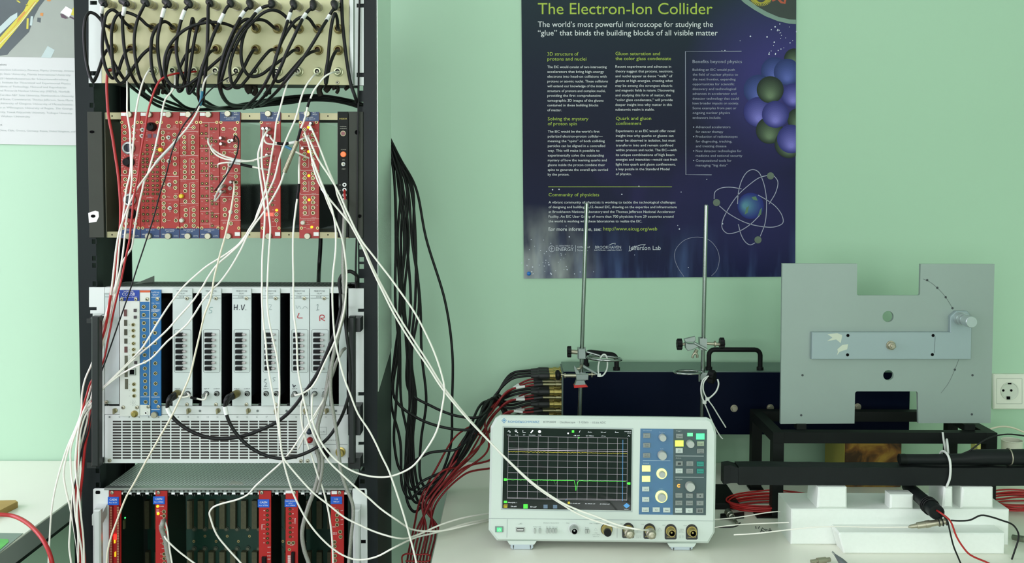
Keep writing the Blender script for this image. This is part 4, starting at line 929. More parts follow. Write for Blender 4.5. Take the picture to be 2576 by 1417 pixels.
# two blue modules
def blue(label, x0, x1, first):
    t = module('fan_out_module', label, x0, x1, 729.5 if not first else 731, 1047, m_blue, .07, pl=PC, body=bodyk, inset=32)
    if first:
        b = MB(); b.pbox(x0+.6, 731, x1-.6, 736, PC, .0006, 0); b.build('orange_strip', mat('orange_strip', (214, 92, 44), .4), t)
        b = MB(); b.pbox(x0+.6, 736.2, x1-.6, 759.5, PC, .0006, 0); b.pbox(x0+.6, 1019, x1-.6, 1046, PC, .0006, 0); b.pbox(x1-2.2, 759.5, x1-.6, 1019, PC, .0006, 0); b.build('white_plate', m_camw, t)
        ys = (313, 392, 470, 535, 597, 658, 718, 778, 845, 907, 968, 1030, 1090, 1152, 1230); sx = lambda y: 620+(y-313)*.021
    else:
        ys = (313, 390, 468, 565, 662, 760, 858, 955, 1053, 1152, 1228); sx = lambda y: 727+(y-313)*.011
    for y in ys: at(lemo, 'coaxial_socket', *ZF_(sx(y), y), t, 0, PC)
    b = MB(); xs0, xs1 = (x0+1.5, x1-3)
    for y in ((348, 422, 1180) if first else (218, 342, 422, 1182, 1302)): b.rect(xs0, ZF_(0, y)[1], xs1, ZF_(0, y)[1]+1.2, PC, .0004)
    if not first:
        text(b, 'LeCroy', x0+2, 737, x1-4, 4, PC, .0004, res=1); text(b, 'PROG', x0+5, 742, x1-7, 2.2, PC, .0004, res=1); text(b, 'DISC', x0+6, 745, x1-9, 2.2, PC, .0004, res=1); text(b, 'OR  INH', x0+2, 764, x1-4, 2.2, PC, .0004, res=1)
        text(b, 'INHIBIT', x0+2, 784.5, x1-4, 2.2, PC, .0004, res=1)
    b.build('printed_markings', m_white, t)
    at(screw, 'screw', *ZF_(653 if first else 753, 240), t, .0006, PC); at(screw, 'screw', *ZF_(665 if first else 763, 1276), t, .0006, PC)
    at(thumb if not first else jack, 'clamp_screw', *ZF_(730 if not first else 643, 1350 if not first else 1335), t, .0006, PC)
    return t
blue('slim blue module with an orange strip on top, beside the white controller', 352, 378.8, True)
blue('slim all blue module beside the dark gap in the grey crate', 379.2, 405.2, False)
# delay modules
lever = MB(); lever.box((-.0057, -.006, -.0031), (.0057, 0, .0031)); lever.v[-1]; lever = lever.mesh('part_shape', m_black)
tip = MB(); tip.cyl((.0057, -.003, 0), (.0125, -.0045, 0), .0019, 8); tip = tip.mesh('part_shape', mat('lever_tip', (186, 180, 178), .4))
def delay(label, xa, xb, Z, dx):
    t = module('delay_module', label, xa, xb, 726.5, 1021.5, m_camw if 0 else mat('delay_white', (206, 216, 212), .42, var=.02), .07, pl=PC, body=bodyk, group=None)
    xm = (xa+xb)/2; X = lambda u: xa+u
    b = MB(); text(b, 'MINIDISTONE', xa+11, 734.5, xa+38, 4, PC, .0004, res=1); text(b, 'DELAY', xa+18, 740.5, xa+31, 3.6, PC, .0004, res=1); text(b, '1008', xa+16.5, 749, xa+29, 3.8, PC, .0004, res=1)
    b.rect(xa+2, 743.6, xb-2, 744.4, PC, .0004); b.rect(xa+2, 750, xa+34, 750.8, PC, .0004); b.rect(xa+39, 750, xb-2, 750.8, PC, .0004)
    r = 2.5; x0, x1, y0, y1 = xa+5, xb-3.5, 829.5, 937
    b.stroke([(x0+r, y0), (x1-r, y0), (x1, y0+r), (x1, y1-r), (x1-r, y1), (x0+r, y1), (x0, y1-r), (x0, y0+r)], .9, PC, closed=True)
    text(b, 'INPUT', xa+6, 980, xa+19, 3, PC, .0004, res=1); text(b, 'OUTPUT', xa+30, 980, xa+46, 3, PC, .0004, res=1); b.build('printed_markings', mat('delay_print', (92, 102, 100), .6), t)
    at(screw, 'screw', xa+36.5, 751, t, 0, PC); at(screw, 'screw', xa+36.5, 1018, t, 0, PC)
    for k in range(7):
        s = at(lever, 'lever_switch', xa+18.5, 841.2+14.2*k, t, 0, PC); at(tip, 'lever_tip', xa+18.5, 841.2+14.2*k, s, 0, PC)
    for u in (12.5, 38.5): at(bnc_small, 'coaxial_socket', xa+u, 990.5, t, 0, PC)
    return t
def scrawl(t, strokes, m, w=1.5, name='handwriting'):
    b = MB()
    for s in strokes: b.stroke([(v.x, v.y) for v in smooth_path([Vector((x, y, 0)) for x, y in s], 4)], w, PC, .0005)
    b.build(name, m, t)
m_mark = mat('marker_black', (46, 48, 62), .6); m_mred = mat('marker_red', (178, 50, 58), .6); m_mgrn = mat('marker_faded_green', (124, 164, 160), .6); m_mfade = mat('marker_faded_grey', (150, 164, 162), .6)
d1 = delay('blank white delay module, first of the six beside the blue modules', 433.8, 484, None, 0)
d2 = delay('white delay module with a faded green 5 written on it', 507, 556.8, None, 0)
d3 = delay('white delay module with H.V. written in black marker', 583.5, 632.3, None, 0)
d4 = delay('white delay module with faint 2 and 5 scrawls, right of the one marked H.V.', 657, 704.8, None, 0)
d5 = delay('white delay module with a red L written on it', 729, 778.2, None, 0)
d6 = delay('white delay module with a red R written on it', 779.2, 829, None, 0)
zf = lambda q: [ZF_(x, y) for x, y in q]; zg = lambda q: [ZG_(x, y) for x, y in q]
scrawl(d2, [zf([(1285, 320), (1255, 325), (1253, 345), (1272, 350), (1270, 370), (1245, 375)])], m_mgrn, 1.3)
scrawl(d3, [zg([(228, 292), (226, 345)]), zg([(258, 292), (254, 345)]), zg([(228, 322), (256, 318)]), zg([(276, 340), (279, 344)]), zg([(295, 295), (305, 345), (328, 292)]), zg([(337, 342), (340, 345)])], m_mark, 2)
scrawl(d4, [zg([(560, 292), (585, 295), (565, 340), (590, 342)])], m_mfade, 1)
scrawl(d4, [zg([(515, 1015), (535, 1010), (512, 1035)]), zg([(520, 1045), (540, 1050), (518, 1085), (545, 1078)])], mat('marker_grey', (110, 120, 122), .6), 1.3); scrawl(d4, [zg([(625, 995), (602, 998), (605, 1015), (620, 1020), (600, 1035)])], m_mfade, 1.3)
scrawl(d5, [zg([(820, 300), (835, 330), (850, 305), (870, 335)]), zg([(885, 335), (905, 310), (935, 330)])], m_mfade, 1)
scrawl(d5, [zg([(852, 375), (838, 418), (886, 422)])], m_mred, 2.2); scrawl(d5, [zg([(790, 1060), (800, 1088), (820, 1068)]), zg([(795, 1075), (812, 1078)])], m_mark, 2)
scrawl(d6, [zg([(1020, 300), (1033, 290), (1028, 345)]), zg([(1015, 347), (1045, 343)])], mat('marker_pencil', (130, 146, 144), .6), 1.3); scrawl(d6, [zg([(1052, 452), (1055, 398), (1090, 398), (1092, 420), (1062, 426), (1100, 450)])], m_mred, 2.2)
b = MB(); b.pbox(852.5, 738.5, 872, 1021.3, YR, 0, .0028); t = tag(b.build('blank_plate', mat('delay_white', (0, 0, 0))), 'narrow blank white filler plate beside the right handle of the grey crate', 'filler plate')
# ------------------------------------------------------------------ the lowest crate
v = thing('card_crate', 'bottom crate in the rack with red cards and a perforated lid', 'instrument crate', P(580, 1600, YR))
zt, zb = P(300, 1230, YR).z, P(300, 1604, YR).z
xa, xb = P(275, 1420, YR).x, P(885, 1420, YR).x
def ear(x0, x1, y0, rad, hx, hy, hx2, label=None):
    k = [(x0+rad*(1-math.cos(a*PI/8)), y0+rad*(1-math.sin(a*PI/8))) for a in range(5)]
    b = MB(); b.poly(k+[(x1, y0), (x1, 1604), (x0, 1604)], YR, 0, .003, bev=.0006); b.poly([(hx-5, hy-3), (hx-3, hy-4), (hx+4, hy-4), (hx+6, hy-2), (hx+6, hy+3), (hx+4, hy+4), (hx-4, hy+4), (hx-6, hy+2)], YR, .0004, 0, 1)
    b.pbox(hx2-3, 1360, hx2+3, 1368, YR, .0004, 0, 1); return b.build('rack_ear', [m_lgrey, m_hole], v, label)
ear(234, 273.5, 1230, 4, 246, 1239, 252); k = [(923, 1234)]
b = MB(); b.poly([(886.5, 1230), (919, 1230), (922, 1232), (923, 1236), (926, 1604), (889, 1604)], YR, 0, .003, bev=.0006); b.poly([(905, 1233), (917, 1233), (918, 1241), (910, 1242)], YR, .0004, 0, 1); b.pbox(908, 1359, 920, 1367, YR, .0004, 0, 1); b.build('rack_ear', [m_lgrey, m_hole], v)
for x0, x1, hx0, hx1 in ((234, 252, 246, 270), (889, 905, 893, 908)):
    b = MB(); b.poly([(x0, 1284), (x1, 1284), (x1+3, 1590), (x0+3, 1590)], 1.635, 0, .010, bev=.0025)
    p, q = P(hx0, 1268, YR-.0005), P(hx1, 1290, YR-.0005); b.prism([Vector((p.x, 1.6455, p.z-.012)), Vector((p.x, YR-.0005, p.z)), Vector((p.x, YR-.0005, p.z-.02)), Vector((p.x, 1.6455, p.z-.03))], (-1, 0, 0), 0, q.x-p.x)
    b.build('handle', mat('pale_handle', (206, 212, 208), .35, .2), v)
b = MB(); b.pbox(262, 1228, 886, 1233.5, YR, .001, .012, bev=.0006); b.build('top_extrusion', m_alu, v)
def perf():
    m = bpy.data.materials.new('perforated_sheet'); m.use_nodes = True; nt = m.node_tree; bs = nt.nodes['Principled BSDF']
    tc = nt.nodes.new('ShaderNodeTexCoord'); mp = nt.nodes.new('ShaderNodeMapping'); mp.inputs['Rotation'].default_value = (0, 0, PI/4); mp.inputs['Scale'].default_value = (210, 210, 210)
    nt.links.new(tc.outputs['Object'], mp.inputs[0]); vr = nt.nodes.new('ShaderNodeTexVoronoi'); vr.voronoi_dimensions = '2D'; vr.inputs['Randomness'].default_value = 0; vr.inputs['Scale'].default_value = 1; nt.links.new(mp.outputs[0], vr.inputs[0])
    r = nt.nodes.new('ShaderNodeValToRGB'); r.color_ramp.elements[0].position = .3; r.color_ramp.elements[0].color = lin((30, 36, 34))+(1,); r.color_ramp.elements[1].position = .36; r.color_ramp.elements[1].color = lin((226, 234, 228))+(1,)
    nt.links.new(vr.outputs['Distance'], r.inputs[0]); nt.links.new(r.outputs[0], bs.inputs['Base Color']); bs.inputs['Roughness'].default_value = .4; bs.inputs['Metallic'].default_value = .1
    return m
b = MB(); xl, xr = P(264, 1228, YR).x, P(884, 1228, YR).x; b.box((xl, YR+.0125, zt-.0015), (xr, YR+.22, zt+.001)); b.build('perforated_lid', perf(), v)
b = MB(); b.pbox(512, 1216.5, 545, 1222, YR+.03, 0, 0) if 0 else b.prism([Vector((P(x, y, YR+.02).x, Y, zt+.0012)) for x, y, Y in ((575, 1222, YR+.022), (612, 1222, YR+.022), (604, 1220, YR+.034), (572, 1218, YR+.044))], (0, 0, 1), .0003, 0); b.build('tape_scrap', mat('old_tape', (190, 190, 180), .5), v)
b = MB(); b.box((xa, YR+.004, zb), (xa+.0015, YR+.22, zt-.002)); b.box((xb-.0015, YR+.004, zb), (xb, YR+.22, zt-.002)); b.box((xa, YR+.013, zb-.0015), (xb, YR+.22, zb)); b.build('side_plates', mat('crate_inner', (70, 78, 74), .5), v)
b = MB(); b.pbox(274, 1234, 886, 1240, YR+.004, 0, .008); za = P(300, 1240, YR+.004).z; b.build('card_rail', mat('rail_grey', (150, 160, 156), .35, .7), v)
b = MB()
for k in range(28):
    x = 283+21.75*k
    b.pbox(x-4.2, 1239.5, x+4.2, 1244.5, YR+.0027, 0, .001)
b.build('bright_tabs', mat('tab_reflection_white', (252, 252, 252), .3), v)  # plain white stands in for light reflected off the tabs
b = MB()
for k in range(56): x = 277+10.9*k; b.pbox(x-2, 1234.5, x+2, 1237.5, YR+.0035, 0, .0003)
b.build('rail_slots', m_dgrey, v)
b = MB()
for k in range(28): x = 288+21.75*k; b.pbox(x-.8, 1243, x+.8, 1248, YR+.008, 0, .15); b.pbox(x+5, 1243, x+6.6, 1249, YR+.008, 0, .15)
b.build('card_guides', mat('guide_dark', (58, 62, 58), .5), v)
YBP = YR+.17                                                 # back plane
b = MB(); b.box((xa+.002, YBP, zb+.001), (xb-.002, YBP+.003, zt-.003)); bp = b.build('back_plane', mat('board_green', (18, 62, 48), .4, var=.12), v)
m_conn = mat('connector_tan', (92, 92, 66), .5, var=.35, scale=260)
for k in range(21):
    x = 320+27*k
    if x > 862: break
    b = MB(); b.pbox(x-6.5, 1256, x+6.5, 1326, YBP, .012, -.0005); b.build('backplane_connector', m_conn, bp)
    b = MB(); b.pbox(x-6.5, 1384, x+6.5, 1470, YBP, .012, -.0005); b.build('backplane_connector', m_conn, bp)
sc2 = proto([(.0055, 0), (.0055, .001), (.003, .001), (.003, .003), (.001, .003), (0, .002)], [0, 0, 1, 1, 1], [mat('pad_dull', (60, 76, 64), .6, .3), mat('pad_screw', (110, 114, 96), .5, .6)], 12)
for k in range(12):
    at(sc2, 'board_screw', 462+27*k*1.0, 1331, bp, .0005, YBP); at(sc2, 'board_screw', 462+27*k, 1380, bp, .0005, YBP)
    at(rivet, 'board_screw', 460+28*k, 1362 if k % 2 else 1349, bp, .0005, YBP)
b = MB(); b.disc(315, 1303, 1.6, YR+.03, 0, 0, 10)
at(led_g, 'lamp', 315, 1303, v, 0, YR+.03, 'green lamp')
b = MB(); b.pbox(309, 1310, 313, 1332, YR+.03, 0, .006); b.build('inner_post', mat('olive_post', (96, 100, 66), .5), v)

def card(label, x0, x1, lab, lines, fn):
    t = module('converter_card', label, x0, x1, 1236, 1602, m_red2, .14, pl=YR-.0006, bx=True, body=mat('card_green', (20, 44, 34), .5), thin=True)
    at(screw, 'panel_screw', x0+(8 if x0 < 700 else 22), 1239.5, t, 0, YR-.0006)
    b = MB(); b.pbox(*lab, YR-.0006, .002, 0, bev=.0004); h = b.build('label_plate', m_label, t)
    b = MB(); w = lab[2]-lab[0]
    for s, dy, hh, mg in lines: text(b, s, lab[0]+mg, lab[1]+dy, lab[2]-mg, hh, YR-.0006, .0024, res=1)
    b.build('label_lettering', m_white, h)
    fn(t); return t
PV = YR-.0006
def pv(b, s, x, y, w, h): text(b, s, x, y, x+w, h, PV, .0005, res=1)
def c1(t):
    for x in (281.5, 299):
        b = MB(); b.pbox(x-3, 1272, x+3.5, 1594, PV, .004, 0, 0)
        for k in range(78): b.pbox(x-2.2, 1274+4.1*k, x+2.6, 1275.9+4.1*k, PV, .0044, -.003, 1)
        b.build('pin_header', [mat('header_red', (128, 22, 24), .4), mat('pin_gold', (206, 170, 130), .35, .6)], t)
    b = MB(); b.pbox(287, 1344, 295, 1357, PV, .003, 0); b.build('lamp_strip', mat('red_lamp_strip', (255, 40, 30), .3, emit=2.0), t, 'glowing red lamp strip')
    b = MB(); b.pbox(288, 1357.5, 291.5, 1366, PV, .003, 0); b.pbox(289.5, 1388, 292.5, 1400, PV, .003, 0); b.build('lamp_strip', mat('amber_lamp_strip', (220, 190, 30), .3, emit=.8), t, 'yellow lamp strip')
card('red card at the far left of the bottom crate, with glowing red lamps', 274.5, 304.5, (272, 1250.5, 299.5, 1270.5), [('CAEN', 8.5, 5, 4.5), ('Mod. V1190', 15, 3.2, 4)], c1)
def c2(t):
    at(led_y, 'lamp', 397, 1274, t, 0, PV, 'yellow lamp'); at(led_y, 'lamp', 398.2, 1292.5, t, 0, PV, 'bright yellow lamp')
    for i, y in enumerate((1287, 1298, 1333, 1344, 1355, 1367, 1394, 1405, 1417, 1440, 1452)): at(lemo, 'coaxial_socket', 413.2+.07*i, y, t, 0, PV)
    b = MB(); pv(b, 'POWER', 402, 1275.5, 10.5, 2.6)
    for y in (1284, 1287, 1290): pv(b, 'BERR', 394, y, 7, 1.8)
    for i, y in enumerate((1287, 1298, 1309, 1320, 1331, 1343, 1355, 1367, 1394, 1405)): pv(b, str(i), 404, y+1, 2.5, 2.2)
    pv(b, 'INPUT', 400, 1333, 3, 12); pv(b, 'GATE', 407, 1381, 7, 2); b.build('printed_markings', m_white, t)
card('red card with two yellow lamps and a braided lead, second in the bottom crate', 390.8, 420.8, (386, 1249, 415, 1268.5), [('CAEN', 8, 4.8, 6), ('Mod. V775N', 15, 3.2, 3.5)], c2)
def c3(t):
    for i, y in enumerate((1285, 1296.5, 1308, 1320, 1331, 1343, 1354.5, 1366)): at(lemo_small, 'coaxial_socket', 672.5+.1*i, y, t, 0, PV)
    b = MB()
    for i, y in enumerate((1285, 1296.5, 1308, 1320, 1331, 1343, 1354.5, 1366)): pv(b, str(8+i), 663, y+1, 3.5, 2.4)
    pv(b, 'INPUT', 658, 1333, 3, 14)
    for s, y in (('GATE', 1378), ('RST', 1391), ('BUSY', 1400), ('DRDY', 1408)): pv(b, s, 673, y, 8, 2.2)
    b.build('printed_markings', m_white, t)
    b = MB(); b.pbox(660, 1400, 671, 1560, PV, .006, 0, bev=.001); b.build('ribbon_header', m_black, t)
card('red card with a single column of small sockets, left of the middle label', 650.7, 682, (649, 1256.5, 678, 1276.3), [('CAEN', 9, 4.8, 5), ('Mod. V775N', 16, 3.2, 3.5)], c3)
def c4(t):
    for i, y in enumerate((1281.5, 1293, 1305, 1316, 1328, 1339.5, 1351)): at(lemo_small, 'coaxial_socket', 729.5+.1*i, y, t, 0, PV)
    for x in (727.5, 738): at(lemo, 'coaxial_socket', x, 1365.5, t, 0, PV)
    b = MB()
    for i, y in enumerate((1281.5, 1293, 1305, 1316, 1328, 1339.5, 1351)): pv(b, str(i), 736, y+1, 2.4, 2.4)
    pv(b, 'INPUT', 741, 1318, 3, 14); pv(b, 'GATE', 729, 1373, 9, 2.2)
    for k in range(9): b.rect(724, 1398+2.6*k, 731, 1399.4+2.6*k, PV, .0005)
    b.build('printed_markings', m_white, t)
    at(rivet, 'test_point', 728, 1383, t, 0, PV)
    b = MB(); b.pbox(734, 1388, 742, 1560, PV, .006, 0, bev=.001); b.build('ribbon_header', m_black, t)
    b = MB(); b.pbox(719, 1234, 735, 1241, PV, .002, 0, bev=.0003); b.build('white_sticker', m_whitep, t)
card('red card with a white sticker over its top screw, right of the middle', 718.2, 749.8, (716.5, 1256.5, 746.5, 1275), [('PEAK SENSING', 5, 2.6, 2), ('ADC', 10.5, 2.8, 10), ('Mod. V785N', 16, 3, 4)], c4)
def c5(t):
    for i, y in enumerate((1285, 1296, 1308, 1320)): at(lemo, 'coaxial_socket', 848+.15*i, y, t, 0, PV)
    for x, y in ((856, 1338), (857, 1350.5), (842, 1363.5), (842.3, 1374), (842.6, 1386), (843, 1398), (843.2, 1410), (843.4, 1422)): at(lemo, 'coaxial_socket', x, y, t, 0, PV)
    b = MB()
    for i, y in enumerate((1285, 1296, 1308, 1320)): pv(b, 'OUT', 857, y+1, 6, 2.2)
    pv(b, 'TRIG', 836, 1279, 8, 2.4); pv(b, 'GATE', 836, 1327, 8, 2.4)
    for y in (1342, 1345.5): pv(b, 'INPUT', 838, y, 10, 2.4)
    b.build('printed_markings', m_white, t)
    b = MB(); b.pbox(834.5, 1235.5, 848, 1243, PV, .002, 0, bev=.0003); b.build('white_sticker', m_whitep, t)
card('red card at the far right of the bottom crate, beside its right handle', 832.2, 865.5, (832.2, 1249.5, 861, 1268), [('USB', 7.5, 3.6, 10), ('VME 2.0', 14, 3.6, 7)], c5)
# ------------------------------------------------------------------ the oscilloscope, leaning back a little on two flip-out feet
TL = 0.07
SP0 = P(1520, 1370, 1.645)
SPN = Vector((0, -math.cos(TL), math.sin(TL)))
SP = (SP0, SPN)
osc = thing('oscilloscope', 'white oscilloscope with a lit screen standing on the right table', 'oscilloscope', (P(1515, 1400, 1.645).x, 1.70, ZT))
m_case = mat('scope_white', (206, 217, 208), .38, var=.015)
outl = [(1258, 1046.5), (1780, 1052.5), (1791, 1058), (1797, 1070), (1803, 1092), (1799, 1341), (1783, 1368.5), (1250, 1362), (1229, 1335), (1234, 1076), (1246, 1054)]
b = MB(); b.poly(outl, SP, 0, .012, bev=.004); b.build('bezel', m_case, osc)
cx, cy = 1516, 1207
b = MB(); k = len(outl); r0 = [P(cx+(x-cx)*.975, cy+(y-cy)*.965, SP)-SPN*.0125 for x, y in outl]; r1 = [P(cx+(x-cx)*.93, 1352-(1352-y)*.76, SP)-SPN*.135 for x, y in outl]
b.add(r0+r1, [[i, (i+1) % k, k+(i+1) % k, k+i] for i in range(k)]+[list(range(k-1, -1, -1)), list(range(k, 2*k))]); b.build('case', mat('scope_case_grey', (186, 196, 194), .45), osc)
scr = [(1267.5, 1076), (1589.5, 1081), (1587.5, 1285), (1263.5, 1279.5)]
b = MB(); b.stroke([(1265, 1073.5), (1592, 1078.5), (1590, 1288), (1261, 1282)], 2.5, SP, .0004, closed=True); b.build('screen_rim', mat('rim_grey', (170, 182, 180), .4), osc)
b = MB(); b.flat(scr, SP, .0007); sg = b.build('screen', mat('screen_glass', (22, 28, 28), .1, spec=.6, var=.02), osc, 'dark glossy display')
HS = .0011
gx = lambda u, v: (scr[0][0]*(1-u)*(1-v)+scr[1][0]*u*(1-v)+scr[2][0]*u*v+scr[3][0]*(1-u)*v, scr[0][1]*(1-u)*(1-v)+scr[1][1]*u*(1-v)+scr[2][1]*u*v+scr[3][1]*(1-u)*v)
ZM = lambda x, y: (1200+x/3.662, 1030+y/3.662)
b = MB()
U0, U1, V0, V1 = .038, .966, .105, .875
for i in range(13): u = U0+(U1-U0)*i/12; b.stroke([gx(u, V0), gx(u, V1)], .7, SP, HS)
for v in [V0+(V1-V0)*q for q in (0, .088, .19, .29, .385, .485, .585, .685, .785, .885, .985, 1.0)]: b.stroke([gx(U0, v), gx(U1, v)], .7, SP, HS)
b.build('graticule', mat('screen_grid', (150, 144, 150), .5, emit=.5, var=0), sg)
rs = random.Random(11)
b = MB(); n = 220
b.stroke([(gx(U0+(U1-U0)*i/n, .295+.002*math.sin(i)+rs.uniform(-.004, .004))) for i in range(n+1)], .9, SP, HS+.0001)
b.rect(*gx(.01, .955), gx(.035, .99)[0], gx(.035, .99)[1], SP, HS, 0); b.rect(*ZM(835, 850), *ZM(856, 873), SP, HS)
b.build('yellow_trace', mat('screen_yellow', (180, 166, 40), .5, emit=.55, var=0), sg, 'yellow trace')
b = MB()
b.stroke([gx(U0+(U1-U0)*q, .272) for q in (0, .5, 1)], 1.0, SP, HS+.0001); b.build('cursor_line', mat('screen_pale', (190, 176, 186), .5, emit=.7, var=0), sg)
b = MB()
pts = [(285, 648)]+[(285+i*6, 648+i*.075+rs.uniform(-2, 2)) for i in range(1, 100)]
pts = [(x, y) for x, y in pts if x < 880]+[(895, 655), (905, 700), (910, 750), (918, 720), (928, 672), (938, 658)]+[(945+i*8, 657+i*.13+rs.uniform(-2, 2)) for i in range(54)]
b.stroke([ZM(x, y) for x, y in pts], 1.1, SP, HS+.0001)
b.flat([ZM(x, y) for x, y in ((247, 636), (272, 636), (284, 647), (272, 657), (247, 657))], SP, HS); b.flat([ZM(x, y) for x, y in ((1412, 672), (1390, 672), (1378, 682), (1390, 693), (1412, 693))], SP, HS)
b.rect(*ZM(427, 874), *ZM(467, 913), SP, HS); b.rect(*ZM(873, 192), *ZM(895, 215), SP, HS); b.rect(*ZM(247, 842), *ZM(277, 862), SP, HS); b.flat([ZM(930, 258), ZM(945, 258), ZM(938, 272)], SP, HS)
b.build('green_trace', mat('screen_green', (70, 215, 60), .5, emit=.65, var=0), sg, 'green trace with a sharp dip')
b = MB(); b.stroke([ZM(702, 655), ZM(712, 662), ZM(720, 690), ZM(728, 688), ZM(738, 662), ZM(745, 656)], .7, SP, HS); b.build('ghost_trace', mat('screen_dim_green', (60, 120, 60), .5, emit=.5, var=0), sg)
b = MB(); b.stroke([ZM(1343, 280), ZM(1340, 845)], 1.1, SP, HS+.0001); b.flat([ZM(1378, 862), ZM(1408, 888), ZM(1376, 913), ZM(1347, 886)], SP, HS)
b.stroke([ZM(812, 840), ZM(822, 830), ZM(832, 840)], .9, SP, HS); b.build('blue_marks', mat('screen_blue', (70, 130, 180), .5, emit=.7, var=0), sg)
b = MB(); b.rect(*ZM(612, 878), *ZM(650, 913), SP, HS); b.rect(*ZM(700, 880), *ZM(738, 913), SP, HS); b.build('grey_tiles', mat('screen_tile', (84, 104, 122), .5, emit=.5, var=0), sg)
b = MB(); b.rect(*ZM(247, 870), *ZM(282, 906), SP, HS); b.build('olive_tile', mat('screen_olive', (110, 100, 30), .5, emit=.5, var=0), sg)
b = MB(); T = lambda s, x, y, x1, h=2.6: text(b, s, *ZM(x, y), ZM(x1, 0)[0], h, SP, HS, res=1, slope=.016)
for s, x, x1 in (('Undo', 279, 310), ('Zoom', 351, 380), ('FFT', 425, 445), ('Annotation', 477, 537), ('Setup', 562, 592)): T(s, x, 240, x1, 2)
T('-18 mV', 888, 246, 945); T('Auto', 1020, 213, 1058); T('2.5 GSa/s', 1003, 248, 1075); T('20 ns/', 1140, 215, 1188); T('-12 ns', 1142, 250, 1185); T('Run', 1272, 216, 1303, 3); T('2024-08-27', 1358, 208, 1418, 1.8); T('15:06', 1385, 222, 1418, 1.8)
T('50 mV', 312, 900, 365, 3.2); T('50 mV', 492, 904, 548, 3.2); T('Meas(pk): 1', 285, 862, 368); T('S1:-10.002 mV', 858, 870, 950, 2.4); T('S2:-158.20 mV', 995, 873, 1088, 2.4); T('dV:148.20 mV', 1130, 876, 1222, 2.4); T('Menu', 1357, 924, 1394, 2)
b.stroke([ZM(285, 205), ZM(293, 195), ZM(305, 205), ZM(303, 218)], 1.4, SP, HS); b.stroke([ZM(359+9*math.cos(a*PI/5), 198+9*math.sin(a*PI/5)) for a in range(10)], 1.0, SP, HS, closed=True); b.stroke([ZM(366, 206), ZM(378, 218)], 1.4, SP, HS)
b.stroke([ZM(423, 192), ZM(423, 214), ZM(448, 214)], 1, SP, HS); b.stroke([ZM(494, 218), ZM(516, 192)], 3, SP, HS); b.disc(*ZM(576, 205), 3.8, SP, HS, 0, 14); b.disc(*ZM(839, 221), 2.2, SP, HS, 0, 10); b.stroke([ZM(940, 215), ZM(950, 195)], 1, SP, HS); b.stroke([ZM(1388, 250), ZM(1397, 240), ZM(1406, 250)], .8, SP, HS)
b.build('readout_lettering', mat('screen_white', (220, 224, 228), .5, emit=.75, var=0), sg)
# brand line over the screen
b = MB(); text(b, 'ROHDE&SCHWARZ', 1278, 1064, 1357, 5.6, SP, .0004, slope=.006)
for q in ([(1262.5, 1058.5), (1268, 1053), (1273.5, 1058.5), (1268, 1064.5)],): b.stroke(q, 1.6, SP, .0004, closed=True); b.flat([(1265.5, 1058.5), (1268, 1056), (1270.5, 1058.5), (1268, 1061)], SP, .0004)
b.build('maker_lettering', mat('maker_blue', (70, 140, 190), .5), osc)
b = MB(); text(b, 'RTM3004', 1367, 1064.3, 1398, 5, SP, .0004); text(b, '\u00b7 Oscilloscope', 1404, 1065, 1447, 5, SP, .0004); text(b, '\u00b7 5 GSa/s', 1452, 1065, 1480, 5, SP, .0004); text(b, '\u00b7 10-bit ADC', 1486, 1066, 1524, 5, SP, .0004)
b.build('type_lettering', mat('type_grey', (120, 130, 130), .6), osc)
b = MB(); b.stroke([(1230, 1304.5), (1800, 1311.5)], 1.2, SP, .0003); b.stroke([(1276, 1307), (1275, 1353)], 1, SP, .0003); b.build('panel_seam', mat('seam_grey', (150, 162, 160), .5), osc)
# control panel
b = MB(); b.flat([(1611, 1078.5), (1694, 1079.5), (1692.5, 1295.5), (1607, 1294.5)], SP, .0005); kp = b.build('control_panel', mat('panel_steel_blue', (74, 116, 152), .42), osc, 'steel blue half of the control panel')
b = MB(); b.flat([(1694, 1079.5), (1778.5, 1080.5), (1775.5, 1296.5), (1692.5, 1295.5)], SP, .0005); kd = b.build('control_panel', mat('panel_slate', (64, 84, 86), .42), osc, 'slate grey half of the control panel')
ZK = lambda x, y: (1600+x/5.905, 1060+y/5.905)
bm = dict(g=mat('button_grey', (134, 142, 138), .4), w=mat('button_pale', (196, 208, 200), .4), t=mat('button_teal', (40, 140, 126), .4), y=mat('button_lit_yellow', (255, 240, 150), .4, emit=.5, var=0), v=mat('button_lit_lime', (226, 250, 150), .4, emit=.5, var=0), l=mat('button_lit_lime2', (230, 250, 100), .4, emit=.5, var=0), e=mat('button_lit_green', (110, 250, 160), .4, emit=.6, var=0), a=mat('button_lit_aqua', (90, 235, 165), .4, emit=.5, var=0), m=mat('button_greenish', (160, 176, 150), .4))
def button(x, y, k, txt, par, w=105, h=70, lab=None):
    b = MB(); X, Y = ZK(x, y); w2, h2 = w/11.81, h/11.81
    b.pbox(X-w2, Y-h2, X+w2, Y+h2, SP, .003, 0, bev=.0008); o = b.build('button', bm[k], par, lab)
    if txt:
        b = MB(); ls = txt.split('/')
        for i, s in enumerate(ls): text(b, s, X-min(7, len(s)*1.05), Y+1.3+(i-(len(ls)-1)/2)*4, X+min(7, len(s)*1.05), 2.5, SP, .0033, res=1)
        b.build('button_lettering', m_ink, o)
for a in ((157, 212, 'g', 'Zoom'), (157, 355, 'g', 'Horiz/zontal'[:5]+'/Mode'), (155, 505, 'g', 'Acqui/sition'[:5]+'/sition'), (142, 1005, 'w', 'Ch 3'), (142, 1160, 'w', 'Ch 4'), (138, 1312, 'w', 'Logic'), (298, 1312, 'w', 'Ref'), (453, 1317, 'w', 'Math')): button(*a, kp)
